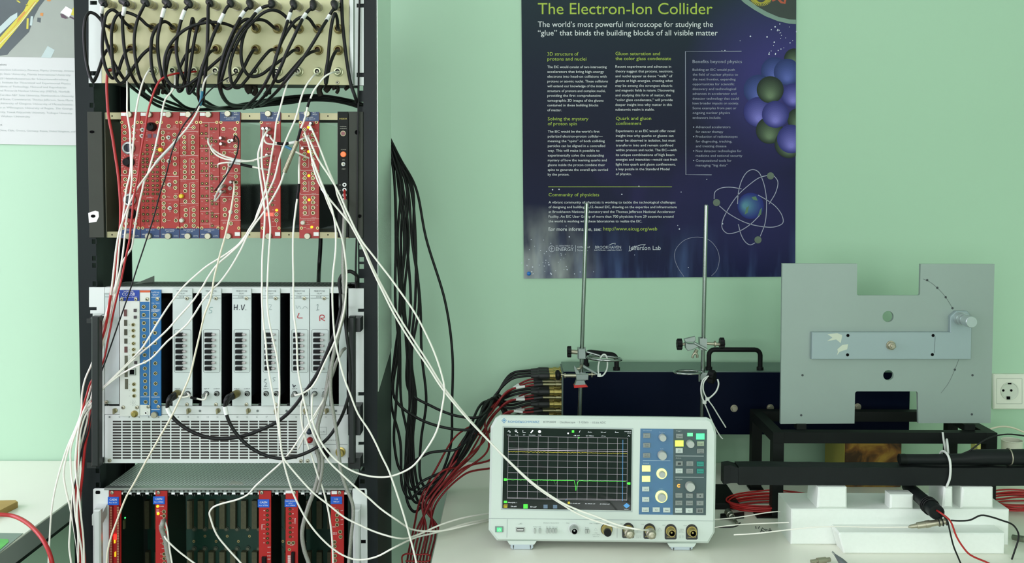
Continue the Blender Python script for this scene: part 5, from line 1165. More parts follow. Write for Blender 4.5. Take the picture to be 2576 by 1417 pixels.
button(150, 700, 'y', '', kp, 125, 88, 'lit yellow button'); button(148, 855, 'v', '', kp, 122, 88, 'lit pale green button')
for a in ((643, 218, 'g', 'Trigger'), (640, 435, 'w', 'Auto/Norm'), (955, 332, 'm', 'Single'), (955, 440, 'g', 'Force/Trigger'), (640, 625, 'g', ''), (797, 627, 'g', 'Save/Load'), (952, 632, 't', 'Preset'), (638, 735, 'w', 'Touch/Lock'), (795, 738, 'g', 'Clear/Screen'), (952, 738, 't', 'Autoset'), (635, 1100, 'g', 'Cursor'), (790, 1103, 'g', 'Meas'), (948, 1103, 'g', ''), (633, 1210, 'g', 'Quick/Meas'), (790, 1212, 'g', 'Search'), (948, 1213, 'g', 'FFT'), (630, 1322, 'w', 'Protocol'), (787, 1324, 'w', 'Gen'), (945, 1325, 'g', '')): button(*a, kd)
button(640, 328, 'l', '', kd, 125, 90, 'lit yellow button'); button(800, 198, 'e', '', kd, 80, 48, 'lit green button'); button(953, 225, 'a', '', kd, 125, 88, 'lit aqua button')
b = MB(); X, Y = ZK(640, 625); b.rect(X-4, Y-2.5, X+4, Y+3, SP, .0033); X, Y = ZK(945, 1325)
for i in range(3):
    for j in range(2): b.rect(X-5.5+4*i, Y-3+3.5*j, X-2.8+4*i, Y-.5+3.5*j, SP, .0033)
X, Y = ZK(948, 1103); b.disc(X, Y, 2, SP, .0033, 0, 8); b.build('button_symbols', m_ink, kd)
def skn(x, y, r, par, ring=None):
    X, Y = ZK(x, y); c = P(X, Y, SP); R = r/5.905*.00068
    if ring:
        q = MB(); rr = ring/5.905*.00068; q.lathe(c, SPN, [(rr, .0006), (rr*.97, .003), (R*1.02, .0035), (R*1.02, .0006)], 26); q.build('knob_ring', mat('ring_lit', (240, 250, 150), .4, emit=.8, var=.1, scale=90), par, 'lit yellow ring')
    q = MB(); q.lathe(c, SPN, [(R, .0006), (R*.97, .010), (R*.86, .0125), (0, .0127)], 26); q.build('knob', mat('knob_grey', (176, 182, 174), .4), par)
skn(387, 235, 55, kp); skn(382, 498, 68, kp); skn(380, 777, 50, kp, 80); skn(376, 1118, 64, kp, 93); skn(798, 328, 58, kd); skn(795, 960, 72, kd)
b = MB(); b.stroke([ZK(635+19*math.cos(a), 958+19*math.sin(a)) for a in [.6+i*.3 for i in range(18)]], 2.6, SP, .0012); b.build('ring_lamp', mat('orange_lamp', (255, 150, 60), .4, emit=1.4, var=0), kd, 'glowing orange ring')
b = MB(); b.stroke([ZK(100, 583), ZK(508, 587)], 1.2, SP, .0008); T2 = lambda s, x, y, w, h=2.6: text(b, s, *ZK(x, y), ZK(x+w, 0)[0], h, SP, .0008, res=1)
T2('Horizontal', 108, 145, 120, 3); T2('Position', 345, 168, 82, 2.2); T2('Scale', 358, 416, 50, 2.2); T2('Vertical', 105, 632, 84, 3); T2('Scale', 350, 1010, 48, 2.2)
b.build('panel_lettering', mat('panel_print_blue', (176, 200, 214), .5), kp)
b = MB(); b.stroke([ZK(585, 515), ZK(1005, 518)], 1.2, SP, .0008); b.stroke([ZK(580, 829), ZK(1005, 833)], 1.2, SP, .0008); T2('Trigger', 592, 152, 84, 3); T2('Action', 588, 556, 80, 3); T2('Analysis', 585, 872, 104, 3)
b.build('panel_lettering', mat('panel_print_grey', (186, 196, 194), .5), kd)
# lower front: power key, sockets
b = MB(); b.pbox(1245.5, 1324.5, 1266, 1339, SP, .002, 0, bev=.0006); k = b.build('power_button', mat('power_grey', (120, 140, 132), .4), osc)
b = MB(); b.pbox(1250, 1327, 1262, 1337, SP, .0024, -.002); b.build('power_lamp', mat('power_lit', (70, 220, 130), .4, emit=.7, var=0), k, 'lit green power lamp')
b = MB(); b.stroke([(1256+3*math.cos(a), 1332.5+3*math.sin(a)) for a in [-.9+i*.32 for i in range(16)]], .8, SP, .003); b.stroke([(1256, 1328.5), (1256, 1332)], .8, SP, .003); b.build('power_symbol', m_white, k)
b = MB(); b.pbox(1297.5, 1327, 1320.5, 1339, SP, .0012, 0, 0); b.pbox(1300, 1329.5, 1318, 1336.5, SP, .0014, -.001, 1); b.pbox(1301, 1331.5, 1317, 1334.5, SP, .0018, -.001, 2); b.build('usb_port', [m_alu, m_hole, m_whitep], osc)
pinp = MB()
for x in (1345, 1358, 1376, 1383.5, 1391, 1398): 
    q = MB(); q.pbox(x-1.3, 1329, x+1.6, 1340.5, SP, .005, 0); q.build('test_pin', m_alu, osc)
for x in (1474, 1480): q = MB(); q.pbox(x-1.6, 1331, x+1.6, 1341, SP, .005, 0); q.build('test_pin', m_alu, osc)
b = MB(); T3 = lambda s, x, y, x1, h=2.6: text(b, s, *ZM(x, y), ZM(x1, 0)[0], h, SP, .0004, res=1)
T3('Pattern Generator', 614, 1052, 757); T3('Probe Comp.', 519, 1087, 592, 2.2); T3('P0  P1  P2  P3', 637, 1090, 740, 2); T3('Gen', 820, 1053, 852); T3('Demo', 997, 1095, 1030, 2); T3('Ext Trigger In', 1038, 1056, 1152); T3('Ch1', 1316, 1061, 1345); T3('1 M\u03a9', 1080, 1143, 1108, 1.8); T3('\u2264300 V (RMS)', 1063, 1160, 1130, 1.8); T3('\u2264400 V pk', 1068, 1176, 1125, 1.8)
for s, x, y, w in (('Ch2', 1612, 1321, 8), ('Ch3', 1666, 1323, 8), ('Ch4', 1719, 1324, 8)): text(b, s, x, y, x+w, 2.6, SP, .0004, res=1)
for x in (1601, 1707.5):
    for s, y in (('1 M\u03a9', 1333), ('\u2264300 V', 1336.5), ('(RMS)', 1340), ('50 \u03a9', 1350), ('\u22645 V', 1354)): text(b, s, x, y, x+12, 1.9, SP, .0004, res=1)
b.flat([ZM(1093, 1092), ZM(1108, 1115), ZM(1079, 1115)], SP, .0003) if 0 else b.stroke([ZM(1093, 1092), ZM(1109, 1116), ZM(1078, 1116)], .6, SP, .0004, closed=True); b.stroke([(1659.5, 1328), (1664.5, 1336), (1654.5, 1336)], .6, SP, .0004, closed=True)
b.stroke([ZM(380, 1058), ZM(418, 1056)], .7, SP, .0004); b.stroke([ZM(392, 1058), ZM(402, 1050), ZM(410, 1050)], .6, SP, .0004); b.stroke([ZM(1292, 1062), ZM(1290, 1182)], .7, SP, .0004)
b.build('front_lettering', mat('front_print', (130, 140, 138), .6), osc)
def bnc(x, y, nm, lab, R, dark):
    c = P(x, y, SP); q = MB()
    if dark == 2:
        pts = [(x-15, y+19)]+[(x-15*math.cos(a), y-2-15.5*math.sin(a)) for a in [PI*i/14 for i in range(15)]]+[(x+15, y+19), (x+12, y+21.5), (x-12, y+21.5)]
        q.flat(pts, SP, .0004); 
    elif dark == 1: q.disc(x, y, 15, SP, .0004, 0, 28)
    else: q.disc(x, y, 14.5, SP, .0004, 3, 24)
    q.lathe(c, SPN, [(R+.002, .0005), (R+.002, .0025), (R+.0005, .0025), (R-.0005, .0155), (R-.0015, .0155), (R-.0022, .005), (.0016, .005), (.0016, .011), (0, .011)], 22, ms=[1, 1, 1, 1, 2, 2, 1, 1])
    if dark == 2:
        for i in range(7): q.rect(x-10+3*i, y+14.5, x-8.3+3*i, y+16.5, SP, .0006, 1)
    return q.build('bnc_socket', [mat('socket_black', (30, 32, 32), .4), (mat('socket_brass', (166, 152, 92), .38, .8) if dark else m_alu), m_hole, m_lgrey], osc, lab)
b = bnc(1444, 1331, 'g', None, .0062, 0); bnc(1526, 1332, 'e', None, .0074, 1)
for x, y in ((1580, 1333), (1633.7, 1334.5), (1687, 1336), (1740, 1336.5)): bnc(x, y, 'c', None, .0066, 2)
# feet
for x0, x1, y0, y1 in ((1284, 1342, 1371, 1401), (1687, 1744, 1377, 1406)):
    b = MB(); b.poly([(x0-8, y0-9), (x1+8, y0-9), (x1+2, y0), (x0-2, y0)], SP, -.001, .03); f = b.build('foot_hinge', m_case, osc)
    t0 = P((x0+x1)/2, y0, SP); hw = (x1-x0)/2*.000685; yb = t0.y+.004
    b = MB(); b.prism([Vector((t0.x-hw, yb, t0.z)), Vector((t0.x+hw, yb, t0.z)), Vector((t0.x+hw, yb, ZT+.0033)), Vector((t0.x+hw-.004, yb, ZT+.0003)), Vector((t0.x-hw+.004, yb, ZT+.0003)), Vector((t0.x-hw, yb, ZT+.003))], (0, -1, 0), .004, .003, bev=.001)
    for sx in (-hw+.004, hw-.006): b.prism([Vector((t0.x+sx, yb-.0045, t0.z-.001)), Vector((t0.x+sx+.002, yb-.0045, t0.z-.001)), Vector((t0.x+sx+.001, yb-.0045, t0.z-.009))], (0, -1, 0), 0, .0003, 1)
    b.build('flip_foot', [mat('foot_blue_grey', (184, 196, 202), .45), m_dgrey], osc)
for x in (1270, 1750):
    b = MB(); c = P(x, 1365, SP)-SPN*.13; b.cyl((c.x, c.y-.01, ZT+.0003), (c.x, c.y-.01, c.z+.004), .008); b.build('rear_foot', m_dgrey, osc)
# ------------------------------------------------------------------ long dark blue detector box near the wall
YD = 2.03
box_ = thing('detector_box', 'long dark blue metal box near the wall with black carrying handles', 'detector box', (P(1850, 1095, YD).x, 2.08, P(1850, 1095, YD).z))
p0, p1 = P(1418, 936, YD), P(2287, 1095, YD)
b = MB(); b.prism([Vector((p0.x, YD, p0.z)), Vector((p1.x, YD, p0.z)), Vector((p1.x, YD, p1.z)), Vector((p0.x, YD, p1.z))], (0, -1, 0), 0, .10, bev=.001); b.build('housing', m_navybox, box_)
b = MB(); b.box((p0.x-.001, YD+.0005, p0.z+.0002), (p1.x+.001, YD+.1005, p0.z+.0022)); b.build('lid', mat('top_wall_reflection', (96, 116, 108), .35, .4), box_)  # green grey colour stands for the wall reflected in the navy top
b = MB(); b.box((p0.x-.0035, YD+.004, p1.z+.002), (p0.x-.0004, YD+.098, p0.z-.002)); b.build('end_plate', mat('end_grey', (110, 124, 118), .4, .4), box_)
hexb = MB(); hexb.lathe(O0, AX, [(.0078, 0), (.0078, .0012), (0, .0012)], 18); hexb.lathe((0, -.0012, 0), AX, [(.0062, 0), (.0062, .004), (.0055, .005), (0, .005)], 6); hexb = hexb.mesh('part_shape', m_nickel)
for x, y in ((1846.5, 1027.5), (1937.5, 1026), (2157, 1024)): at(hexb, 'hex_bolt', x, y, box_, .0002, YD)
zh = p0.z+.0024
def uhandle(x0, x1, y0, y1, ytop):
    a = P(x0, 930, YD+y0); c = P(x1, 930, YD+y1); top = P((x0+x1)/2, ytop, YD+(y0+y1)/2).z
    a = Vector((a.x, YD+y0, zh)); c = Vector((c.x, YD+y1, zh)); r = .012; dx = (c-a).normalized()
    pts = [a, Vector((a.x, a.y, top-r*1.0))]+[Vector((a.x, a.y, top-r))+dx*r*(1-math.cos(t))+Vector((0, 0, r*math.sin(t))) for t in (.4, .8, 1.2, 1.57)]
    pts += [Vector((c.x, c.y, top-r))-dx*r*(1-math.cos(t))+Vector((0, 0, r*math.sin(t))) for t in (1.57, 1.2, .8, .4)]+[Vector((c.x, c.y, top-r)), c]
    b = MB(); b.tube(pts, .0052, 10)
    for q in (a, c): b.cyl(q, q+Vector((0, 0, .006)), .0075)
    b.build('carrying_handle', m_black, box_)
uhandle(1474, 1551, .055, .012, 889); uhandle(1783, 1912, .018, .018, 880)
# sockets on its left end: rows of big black plugs and thin metal ones
ends_big, ends_thin = [], []
m_bp = mat('plug_boot', (26, 28, 27), .5)
for dy in (.022, .05, .078):
    for zy in (947, 987.5, 1018.6, 1052):
        z = P(1418, zy, YD+.02).z; c = Vector((p0.x-.0037, YD+dy, z)); ends_big.append(c)
        b = MB(); b.lathe(c, (-1, 0, 0), [(.0095, 0), (.0095, .003), (.0072, .003), (.0072, .009), (.0082, .009), (.0082, .016), (.0068, .017), (.0068, .0255), (0, .0255)], 16); b.build('big_socket', m_brass, box_)
for dy in (.022, .05, .078):
    for zy in (968, 1001, 1034):
        z = P(1418, zy, YD+.02).z; c = Vector((p0.x-.0037, YD+dy, z)); ends_thin.append(c)
        b = MB(); b.lathe(c, (-1, 0, 0), [(.0048, 0), (.0048, .012), (.0034, .0125), (.0034, .040), (0, .040)], 12, ms=[0, 0, 0, 0]); b.build('thin_socket', mat('thin_plug_metal', (168, 162, 128), .3, .9), box_)
# what the box rests on
b = MB(); q0, q1 = P(2124, 1233, 1.988), P(2266, 1233, 1.988)
b.prism([Vector((q0.x, 1.988, ZT)), Vector((q1.x, 1.988, ZT)), Vector((q1.x, 1.988, p1.z-.0003)), Vector((q0.x, 1.988, p1.z-.0003))], (0, -1, 0), 0, .125, bev=.001)
def burl():
    m = bpy.data.materials.new('burl_wood'); m.use_nodes = True; nt = m.node_tree; bs = nt.nodes['Principled BSDF']; tc = nt.nodes.new('ShaderNodeTexCoord')
    nz = nt.nodes.new('ShaderNodeTexNoise'); nz.inputs['Scale'].default_value = 17; nz.inputs['Detail'].default_value = 6; nz.inputs['Distortion'].default_value = 1.6; nt.links.new(tc.outputs['Object'], nz.inputs[0])
    r = nt.nodes.new('ShaderNodeValToRGB'); e = r.color_ramp.elements; e[0].position = .38; e[0].color = lin((66, 42, 20))+(1,); e[1].position = .62; e[1].color = lin((176, 136, 52))+(1,); x = e.new(.5); x.color = lin((134, 88, 34))+(1,)
    nt.links.new(nz.outputs['Fac'], r.inputs[0]); nt.links.new(r.outputs[0], bs.inputs['Base Color']); bs.inputs['Roughness'].default_value = .35; return m
wb = b.build('wood_block', burl()); tag(wb, 'brown burl wood block under the dark blue detector box', 'wood block')
b = MB(); x = q0.x-.0005; b.box((x-.0012, 1.9885, ZT+.0005), (x, 2.112, p1.z-.001)); b.build('yellow_side', mat('yellow_side', (176, 168, 70), .5, var=.1, scale=14), wb, 'yellow varnished side')
b = MB(); xx = P(1500, 1095, YD).x; b.box((xx-.05, 2.035, ZT), (xx+.05, 2.125, p1.z-.0003)); tag(b.build('wood_block', m_wood), 'plain wood block under the left end of the blue box, behind the oscilloscope', 'wood block')

# ------------------------------------------------------------------ two chromed retort stands
def stand(label, xt, yt, xb, yb, Y, r):
    top = P(xt, yt, Y); low = P(xb, yb, Y); d = (top-low).normalized()
    foot = low - d*((low.z-(ZT+.012))/d.z)
    s = thing('retort_stand', label, 'retort stand', (foot.x, Y, ZT))
    b = MB(); b.lathe(foot-Vector((0, 0, .004)), d, [(r, 0), (r, (top-foot).length+.002), (r*.8, (top-foot).length+.004), (0, (top-foot).length+.004)], 16); b.build('rod', m_steel, s)
    b = MB(); b.prism([Vector((foot.x+sx*.07, Y+sy, ZT+.012)) for sx, sy in ((-1, -.05), (1, -.05), (1, .07), (-1, .07))], (0, 0, 1), 0, .012, bev=.002); b.build('base_plate', m_blackp, s)
    return foot, d, s
YS = 1.90
f1, d1v, s1 = stand('left chromed retort stand with a red tipped clamp, before the dark blue box', 1476, 510, 1458, 1048, YS, .0041)
f2, d2v, s2 = stand('right chromed retort stand with hanging white cable ties, before the dark blue box', 1776.5, 515, 1765, 1048, YS, .0041)
def on_rod(f, d, y):                                        # the point of a rod seen at height y
    lo, hi = 0, .6
    for _ in range(40):
        m = (lo+hi)/2; q = f+d*m; c = CAMR.transposed() @ (q-CAM)
        if CY+FPX*c.y/c.z*1 > y if False else (CY-FPX*c.y/(-c.z)) > y: lo = m
        else: hi = m
    return f+d*lo
m_cast = mat('cast_clamp_grey', (150, 160, 156), .35, .75, var=.12)
def knobshape(c, ax, r, L):
    b = MB(); ax = Vector(ax).normalized(); u = ax.orthogonal().normalized(); w = ax.cross(u); n = 32
    out = [c+(u*math.cos(2*PI*i/n)+w*math.sin(2*PI*i/n))*r*(1+.1*math.cos(8*2*PI*i/n)) for i in range(n)]
    b.prism(out, ax, L, 0, bev=.0012); return b
def boss(label, cat, c, parts):
    t = thing('clamp', label, cat, c)
    for nm, mb, m, *lab in parts: mb.build(nm, m, t, *(lab[:1]))
    return t
# ring holder on the left stand
c = on_rod(f1, d1v, 889); V = Vector
b0 = MB(); b0.prism([c+V((-.0085, -.0085, .0105)), c+V((.007, -.0085, .0105)), c+V((.0085, -.0085, -.0105)), c+V((-.0075, -.0085, -.0105))], (0, -1, 0), 0, .0035, bev=.0012)
b0.box((c.x-.0085, c.y-.0049, c.z-.0105), (c.x-.0048, c.y+.011, c.z+.0105)); b0.box((c.x-.0045, c.y+.0052, c.z-.0105), (c.x+.0085, c.y+.011, c.z+.0105))
sc_ = MB(); sc_.cyl(c+V((-.0087, 0, .002)), c+V((-.021, 0, .003)), .0045)
kn = knobshape(c+V((-.0212, 0, .003)), (-1, 0, 0), .0105, .008)
arm = MB(); e0 = c+V((.009, -.006, .004)); e1 = P(1508, 895, YS-.01)
rc = P(1520, 902, YS-.012); RR = P(1561, 902, YS).x-rc.x
arm.tube([e0, e0*.6+e1*.4, e1], .0024, 8)
ringm = MB(); ringm.tube([rc+V((RR*math.cos(2*PI*i/32), RR*.62*math.sin(2*PI*i/32)*-1, .002*math.cos(2*PI*i/32)*-1)) for i in range(32)], .0026, 8, closed=True)
t = boss('bright ring holder clamped near the middle of the left retort stand', 'ring clamp', c, [('clamp_block', b0, m_cast), ('screw', sc_, m_nickel), ('thumb_knob', kn, m_black, 'black thumb knob'), ('arm', arm, m_steel), ('ring', ringm, m_steel)])
# jawed clamp below, with a red tip
c = on_rod(f1, d1v, 946)
ZO = lambda x, y: (1320+x/6.44, 840+y/6.44)
YC = c.y-.012
b0 = MB(); b0.poly([ZO(820, 655), ZO(1035, 645), ZO(1028, 745), ZO(835, 750)], YC, .004, .004, bev=.001)
b0.poly([ZO(790, 505), ZO(850, 560), ZO(900, 655), ZO(830, 655), ZO(800, 580)], YC, .002, .002, bev=.0006); b0.poly([ZO(945, 500), ZO(1180, 640), ZO(1170, 668), ZO(940, 540)], YC-.003, .002, .002, bev=.0006)
bar = MB(); bar.tube([P(*ZO(640, 678), YC-.001), P(*ZO(830, 678), YC-.001)], .0036, 10); bar.tube([P(*ZO(1028, 660), YC-.001), P(*ZO(1150, 655), YC-.001)], .0024, 10); bar.lathe(P(*ZO(640, 678), YC-.001), (1, 0, 0), [(0, 0), (.0048, 0), (.0048, .003), (0, .003)], 12); bar.lathe(P(*ZO(1080, 658), YC-.001), (1, 0, 0), [(0, 0), (.006, 0), (.006, .002), (0, .002)], 12)
bar.tube([P(*ZO(580, 660), YC-.001), P(*ZO(640, 668), YC-.001)], .0022, 8)
kn = MB(); q = P(*ZO(545, 670), YC-.001); kn.lathe(q, (1, 0, .05), [(0, -.006), (.007, -.006), (.0105, -.003), (.0105, .001), (.005, .005), (0, .005)], 14)
jaw = MB(); jaw.poly([ZO(835, 752), ZO(965, 752), ZO(1000, 850), ZO(805, 835)], YC-.002, .003, .01, bev=.0008)
tip = MB(); tip.poly([ZO(795, 832), ZO(985, 822), ZO(1022, 860), ZO(800, 878)], YC-.004, .003, .012, bev=.0006)
wing1 = MB(); wing1.tube(smooth_path([P(*ZO(850, 570), YC-.008), P(*ZO(895, 560), YC-.008), P(*ZO(925, 505), YC-.01)], 4), [.0026]*9, 8)
rodh = MB(); rodh.box((c.x-.009, c.y-.0075, c.z-.008), (c.x+.009, c.y-.0046, c.z+.008))
t = boss('jawed clamp with a red rubber tip, low on the left retort stand', 'clamp', c, [('clamp_block', b0, m_cast), ('spindle', bar, m_nickel), ('thumb_knob', kn, m_black, 'black thumb knob'), ('jaw', jaw, m_cast), ('jaw_tip', tip, mat('red_rubber', (196, 34, 26), .5), 'red rubber tip'), ('wing_nut', wing1, m_nickel), ('rod_grip', rodh, m_cast)])
# clamp on the right stand
ZP = lambda x, y: (1650+x/5.06, 820+y/5.06)
c = on_rod(f2, d2v, 865); YC = c.y-.011
b0 = MB(); b0.box((c.x-.008, c.y-.0085, c.z-.011), (c.x+.006, c.y-.0045, c.z+.012)); b0.box((c.x-.0085, c.y-.004, c.z-.011), (c.x-.0048, c.y+.009, c.z+.012)); b0.box((c.x-.0048, c.y+.005, c.z-.011), (c.x+.006, c.y+.009, c.z+.012))
jaw = MB(); jaw.poly([ZP(355, 168), ZP(495, 132), ZP(510, 178), ZP(480, 205), ZP(372, 205)], YC-.004, .003, .004, bev=.0008); jaw.poly([ZP(368, 208), ZP(420, 225), ZP(520, 228), ZP(545, 262), ZP(470, 300), ZP(405, 318), ZP(375, 285)], YC-.002, .003, .008, bev=.001)
jaw.tube([P(*ZP(480, 215), YC-.004), P(*ZP(650, 305), YC-.004)], .0028, 8)
sp = MB(); sp.tube([P(*ZP(325, 235), YC), P(*ZP(380, 232), YC)], .0026, 8); sp.tube([P(*ZP(640, 225), c.y), P(*ZP(812, 235), c.y)], .003, 8); sp.lathe(P(*ZP(742, 230), c.y), (1, 0, 0), [(0, 0), (.006, 0), (.006, .003), (0, .003)], 12)
k1 = knobshape(P(*ZP(330, 235), YC), (-1, 0, 0), .0105, .010); k2 = knobshape(P(*ZP(812, 222), c.y), (1, 0, 0), .0105, .009)
wn = MB(); wn.tube(smooth_path([P(*ZP(462, 408), YC-.006), P(*ZP(475, 370), YC-.007), P(*ZP(500, 345), YC-.007), P(*ZP(525, 372), YC-.007), P(*ZP(525, 405), YC-.006)], 4), .0024, 8); wn.tube([P(*ZP(500, 345), YC-.007), P(*ZP(520, 310), YC-.003)], .0036, 8)
t = boss('two knobbed clamp near the top of the right retort stand', 'clamp', c, [('clamp_block', b0, m_cast), ('jaws', jaw, m_cast), ('spindle', sp, m_nickel), ('thumb_knob', k1, m_black, 'black thumb knob'), ('thumb_knob', k2, m_black, 'black thumb knob'), ('wing_nut', wn, m_nickel)])
# small ring holder below
c = on_rod(f2, d2v, 946); b0 = MB(); b0.box((c.x-.009, c.y-.0095, c.z-.006), (c.x+.010, c.y-.0045, c.z+.008)); b0.box((c.x+.0048, c.y-.004, c.z-.006), (c.x+.012, c.y+.006, c.z+.008))
rc = P(1730, 937, YS-.01); RR = P(1762, 937, YS).x-rc.x
rg = MB(); rg.tube([rc+V((RR*math.cos(2*PI*i/32), RR*.62*math.sin(2*PI*i/32), 0)) for i in range(32)], .0024, 8, closed=True); e1 = rc+V((RR*.98, 0, 0)); rg.tube([e1, V((c.x-.009, YS-.012, c.z+.002))], .0022, 8); p = P(1759, 936, YS-.014); q = P(1759, 960, YS-.014); rg.tube([p, q], .0024, 8)
k1 = knobshape(c+V((.0125, -.002, .0)), (1, -.6, -.1), .0125, .012)
t = boss('small bright ring holder with a black knob, low on the right retort stand', 'ring clamp', c, [('clamp_block', b0, m_cast), ('ring', rg, m_steel), ('thumb_knob', k1, m_black, 'black thumb knob')])
# cable ties
m_tie = mat('nylon_tie', (214, 218, 210), .45)
def tie(label, pts, head, w, Y, m=None):
    q = smooth_path(trace(pts, Y), 5); o = MB(); n = len(q)
    side = Vector((0, 1, 0)); vs = []
    o.tube(q, w, 6); t = o.build('cable_tie', m_tie); tag(t, label, 'cable tie')
    if head:
        h = P(*head, Y); b = MB(); b.box(h-V((.0035, .003, .003)), h+V((.0035, .003, .003))); b.build('tie_head', m_tie, t)
    return t
YT = YS-.026
zp_ = lambda ps: [ZP(*p) for p in ps]
tie('white cable tie looped under the black knob of the right stand, long tail', zp_([(655, 655), (610, 720), (600, 800), (625, 880), (660, 940), (720, 1020), (800, 1150), (890, 1295)]), ZP(655, 932), .0013, YT-.004)
tie('white cable tie looped beside the first one, tail behind the oscilloscope', zp_([(785, 680), (798, 740), (770, 830), (700, 905), (655, 935), (620, 965), (585, 900), (575, 780), (600, 690), (650, 650)])+zp_([(672, 640)]), ZP(617, 970), .0016, YT)
tie('thin white cable tie tail running down behind the oscilloscope top', zp_([(617, 985), (650, 1060), (690, 1160), (740, 1270), (790, 1360), (830, 1420), (850, 1440)]), None, .0013, YT+.004)
tie('white cable tie hanging from the bright ring of the left stand', [ZO(*p) for p in ((1205, 680), (1190, 600), (1200, 480), (1240, 370), (1285, 335), (1320, 360), (1340, 480), (1325, 590), (1260, 680), (1205, 690))], ZO(1205, 670), .0017, YS-.014)

# ------------------------------------------------------------------ black steel frame carrying the grey plate
YF0, YF1 = 1.806, 1.989
fa = P(1945, 1100, YF0).x; fb = P(2509, 1100, YF0).x; ft = P(2200, 1089, YF0).z; T_ = .021
fr = thing('steel_frame', 'black welded steel frame on four legs under the grey plate', 'frame', ((fa+fb)/2, (YF0+YF1)/2, ZT))
for x in (fa, fb-T_):
    for y in (YF0, YF1-T_): b = MB(); b.box((x, y, ZT+.003), (x+T_, y+T_, ft-T_-.0002)); b.build('leg', m_blackp, fr)
    b = MB(); b.box((x, YF0, ft-T_), (x+T_, YF1, ft)); b.build('side_bar', m_blackp, fr)
for y in (YF0, YF1-T_): b = MB(); b.box((fa+T_+.0002, y, ft-T_), (fb-T_-.0002, y+T_, ft)); b.build('cross_bar', m_blackp, fr)
for x in (fa, fb-T_): b = MB(); b.box((x-.03, YF0-.004, ZT), (x+T_+.004, YF0+T_+.004, ZT+.0028)); b.build('foot_plate', m_blackp, fr)
for x in (fa, fb-T_): b = MB(); b.box((x-.004, YF1-T_-.004, ZT), (x+T_+.004, YF1+.004, ZT+.0028)); b.build('foot_plate', m_blackp, fr)
YP_ = 1.83
pz = P(2200, 1066, YP_).z
for x0, x1 in ((2003, 2027), (2424, 2451)): b = MB(); a, c = P(x0, 1070, YP_).x, P(x1, 1070, YP_).x; b.box((a, YP_-.004, ft+.0003), (c, YP_+.014, pz-.0006)); b.build('stub', m_blackp, fr)
rr = lambda cx, cy, r, a0, a1: [(cx+r*math.cos(a0+(a1-a0)*i/5), cy+r*math.sin(a0+(a1-a0)*i/5)) for i in range(6)]
outer = [(1968, 663)]+[(2156.5, 664)]+rr(2160.5, 738.5, 5, PI, PI/2)+rr(2309.5, 738.5, 5, PI/2, 0)+[(2316, 664.5), (2502, 665), (2492, 1065), (2310.5, 1065)]+rr(2303, 991, 6, 0, -PI/2)+rr(2157, 991, 6, -PI/2, -PI)+[(2149.5, 1066), (1963.5, 1067)]
gp = thing('mounting_plate', 'grey notched metal plate standing on the black steel frame', 'metal plate', (P(2233, 1066, YP_).x, YP_, pz))
curve_plate(outer, [(2234, 796.8, 14), (2234.8, 944.5, 13)], YP_, 0, .007).build('plate', m_plate, gp)
b = MB()
for x, y in ((318, 980), (307, 1305), (1695, 980), (1690, 1297), (1328, 210), (1410, 272), (1478, 348), (1533, 437), (1552, 935)): b.disc(1920+x/3.221, 640+y/3.221, 3, YP_, .0003, 0, 12)
ZQ = lambda x, y: (1920+x/3.221, 640+y/3.221)
b.stroke([(v.x, v.y) for v in smooth_path([V((*ZQ(*p), 0)) for p in ((1295, 200), (1345, 222), (1410, 272), (1478, 348), (1533, 437))], 4)], .7, YP_, .0003); b.stroke([(v.x, v.y) for v in smooth_path([V((*ZQ(*p), 0)) for p in ((1585, 850), (1552, 935), (1500, 1045), (1440, 1125))], 4)], .6, YP_, .0003)
b.build('drilled_holes', m_ink, gp)
bar = [(2039.5, 834), (2385, 834), (2385.5, 795), (2400, 781.5), (2428, 781.5), (2439, 796), (2437, 901.7), (2038, 901.7)]
b = MB(); b.poly(bar, YP_, .010, -.0003, bev=.001); pb_ = b.build('pivot_bar', mat('pivot_bar_grey', (150, 168, 168), .42, .25, var=.04, scale=9), gp)
YB_ = YP_-.010
b = MB(); b.flat([ZQ(*p) for p in ((520, 648), (600, 640), (640, 655), (628, 720), (590, 690), (515, 705), (560, 675))], YB_, .0003); b.flat([ZQ(*p) for p in ((600, 770), (640, 735), (688, 728), (680, 770), (620, 790), (595, 820), (605, 790))], YB_, .0003); b.build('worn_paint', mat('bare_paint', (196, 204, 184), .6), pb_)
b = MB()
for x, y in ((686, 658), (683, 815), (1376, 658), (1370, 813)): b.disc(*ZQ(x, y), 4, YB_, .0003, 0, 14)
b.stroke([ZQ(1393, 665), ZQ(1386, 800)], .6, YB_, .0003); b.build('drilled_holes', m_hole, pb_)
c = P(2240.5, 869, YB_); b = MB(); b.lathe(c, AX, [(.0088, 0), (.0088, .002), (0, .002)], 20); b.lathe(c+V((0, -.002, 0)), AX, [(.0078, 0), (.0078, .006), (.0062, .0075), (.0045, .0075), (.0045, .010), (.0035, .011), (0, .011)], 6); b.build('pivot_nut', m_nickel, pb_)
c = P(2414, 801, YB_); ax = V((0, -1, 0)); b = MB(); b.lathe(c, ax, [(.0125, 0), (.0125, .008), (.0098, .008), (.0098, .014), (.0118, .014), (.0118, .021), (.009, .021), (.009, .026), (.0108, .026), (.0108, .048), (.0098, .0495), (0, .0495)], 24); b.build('index_pin', mat('pin_silver', (186, 198, 196), .3, .6), pb_)

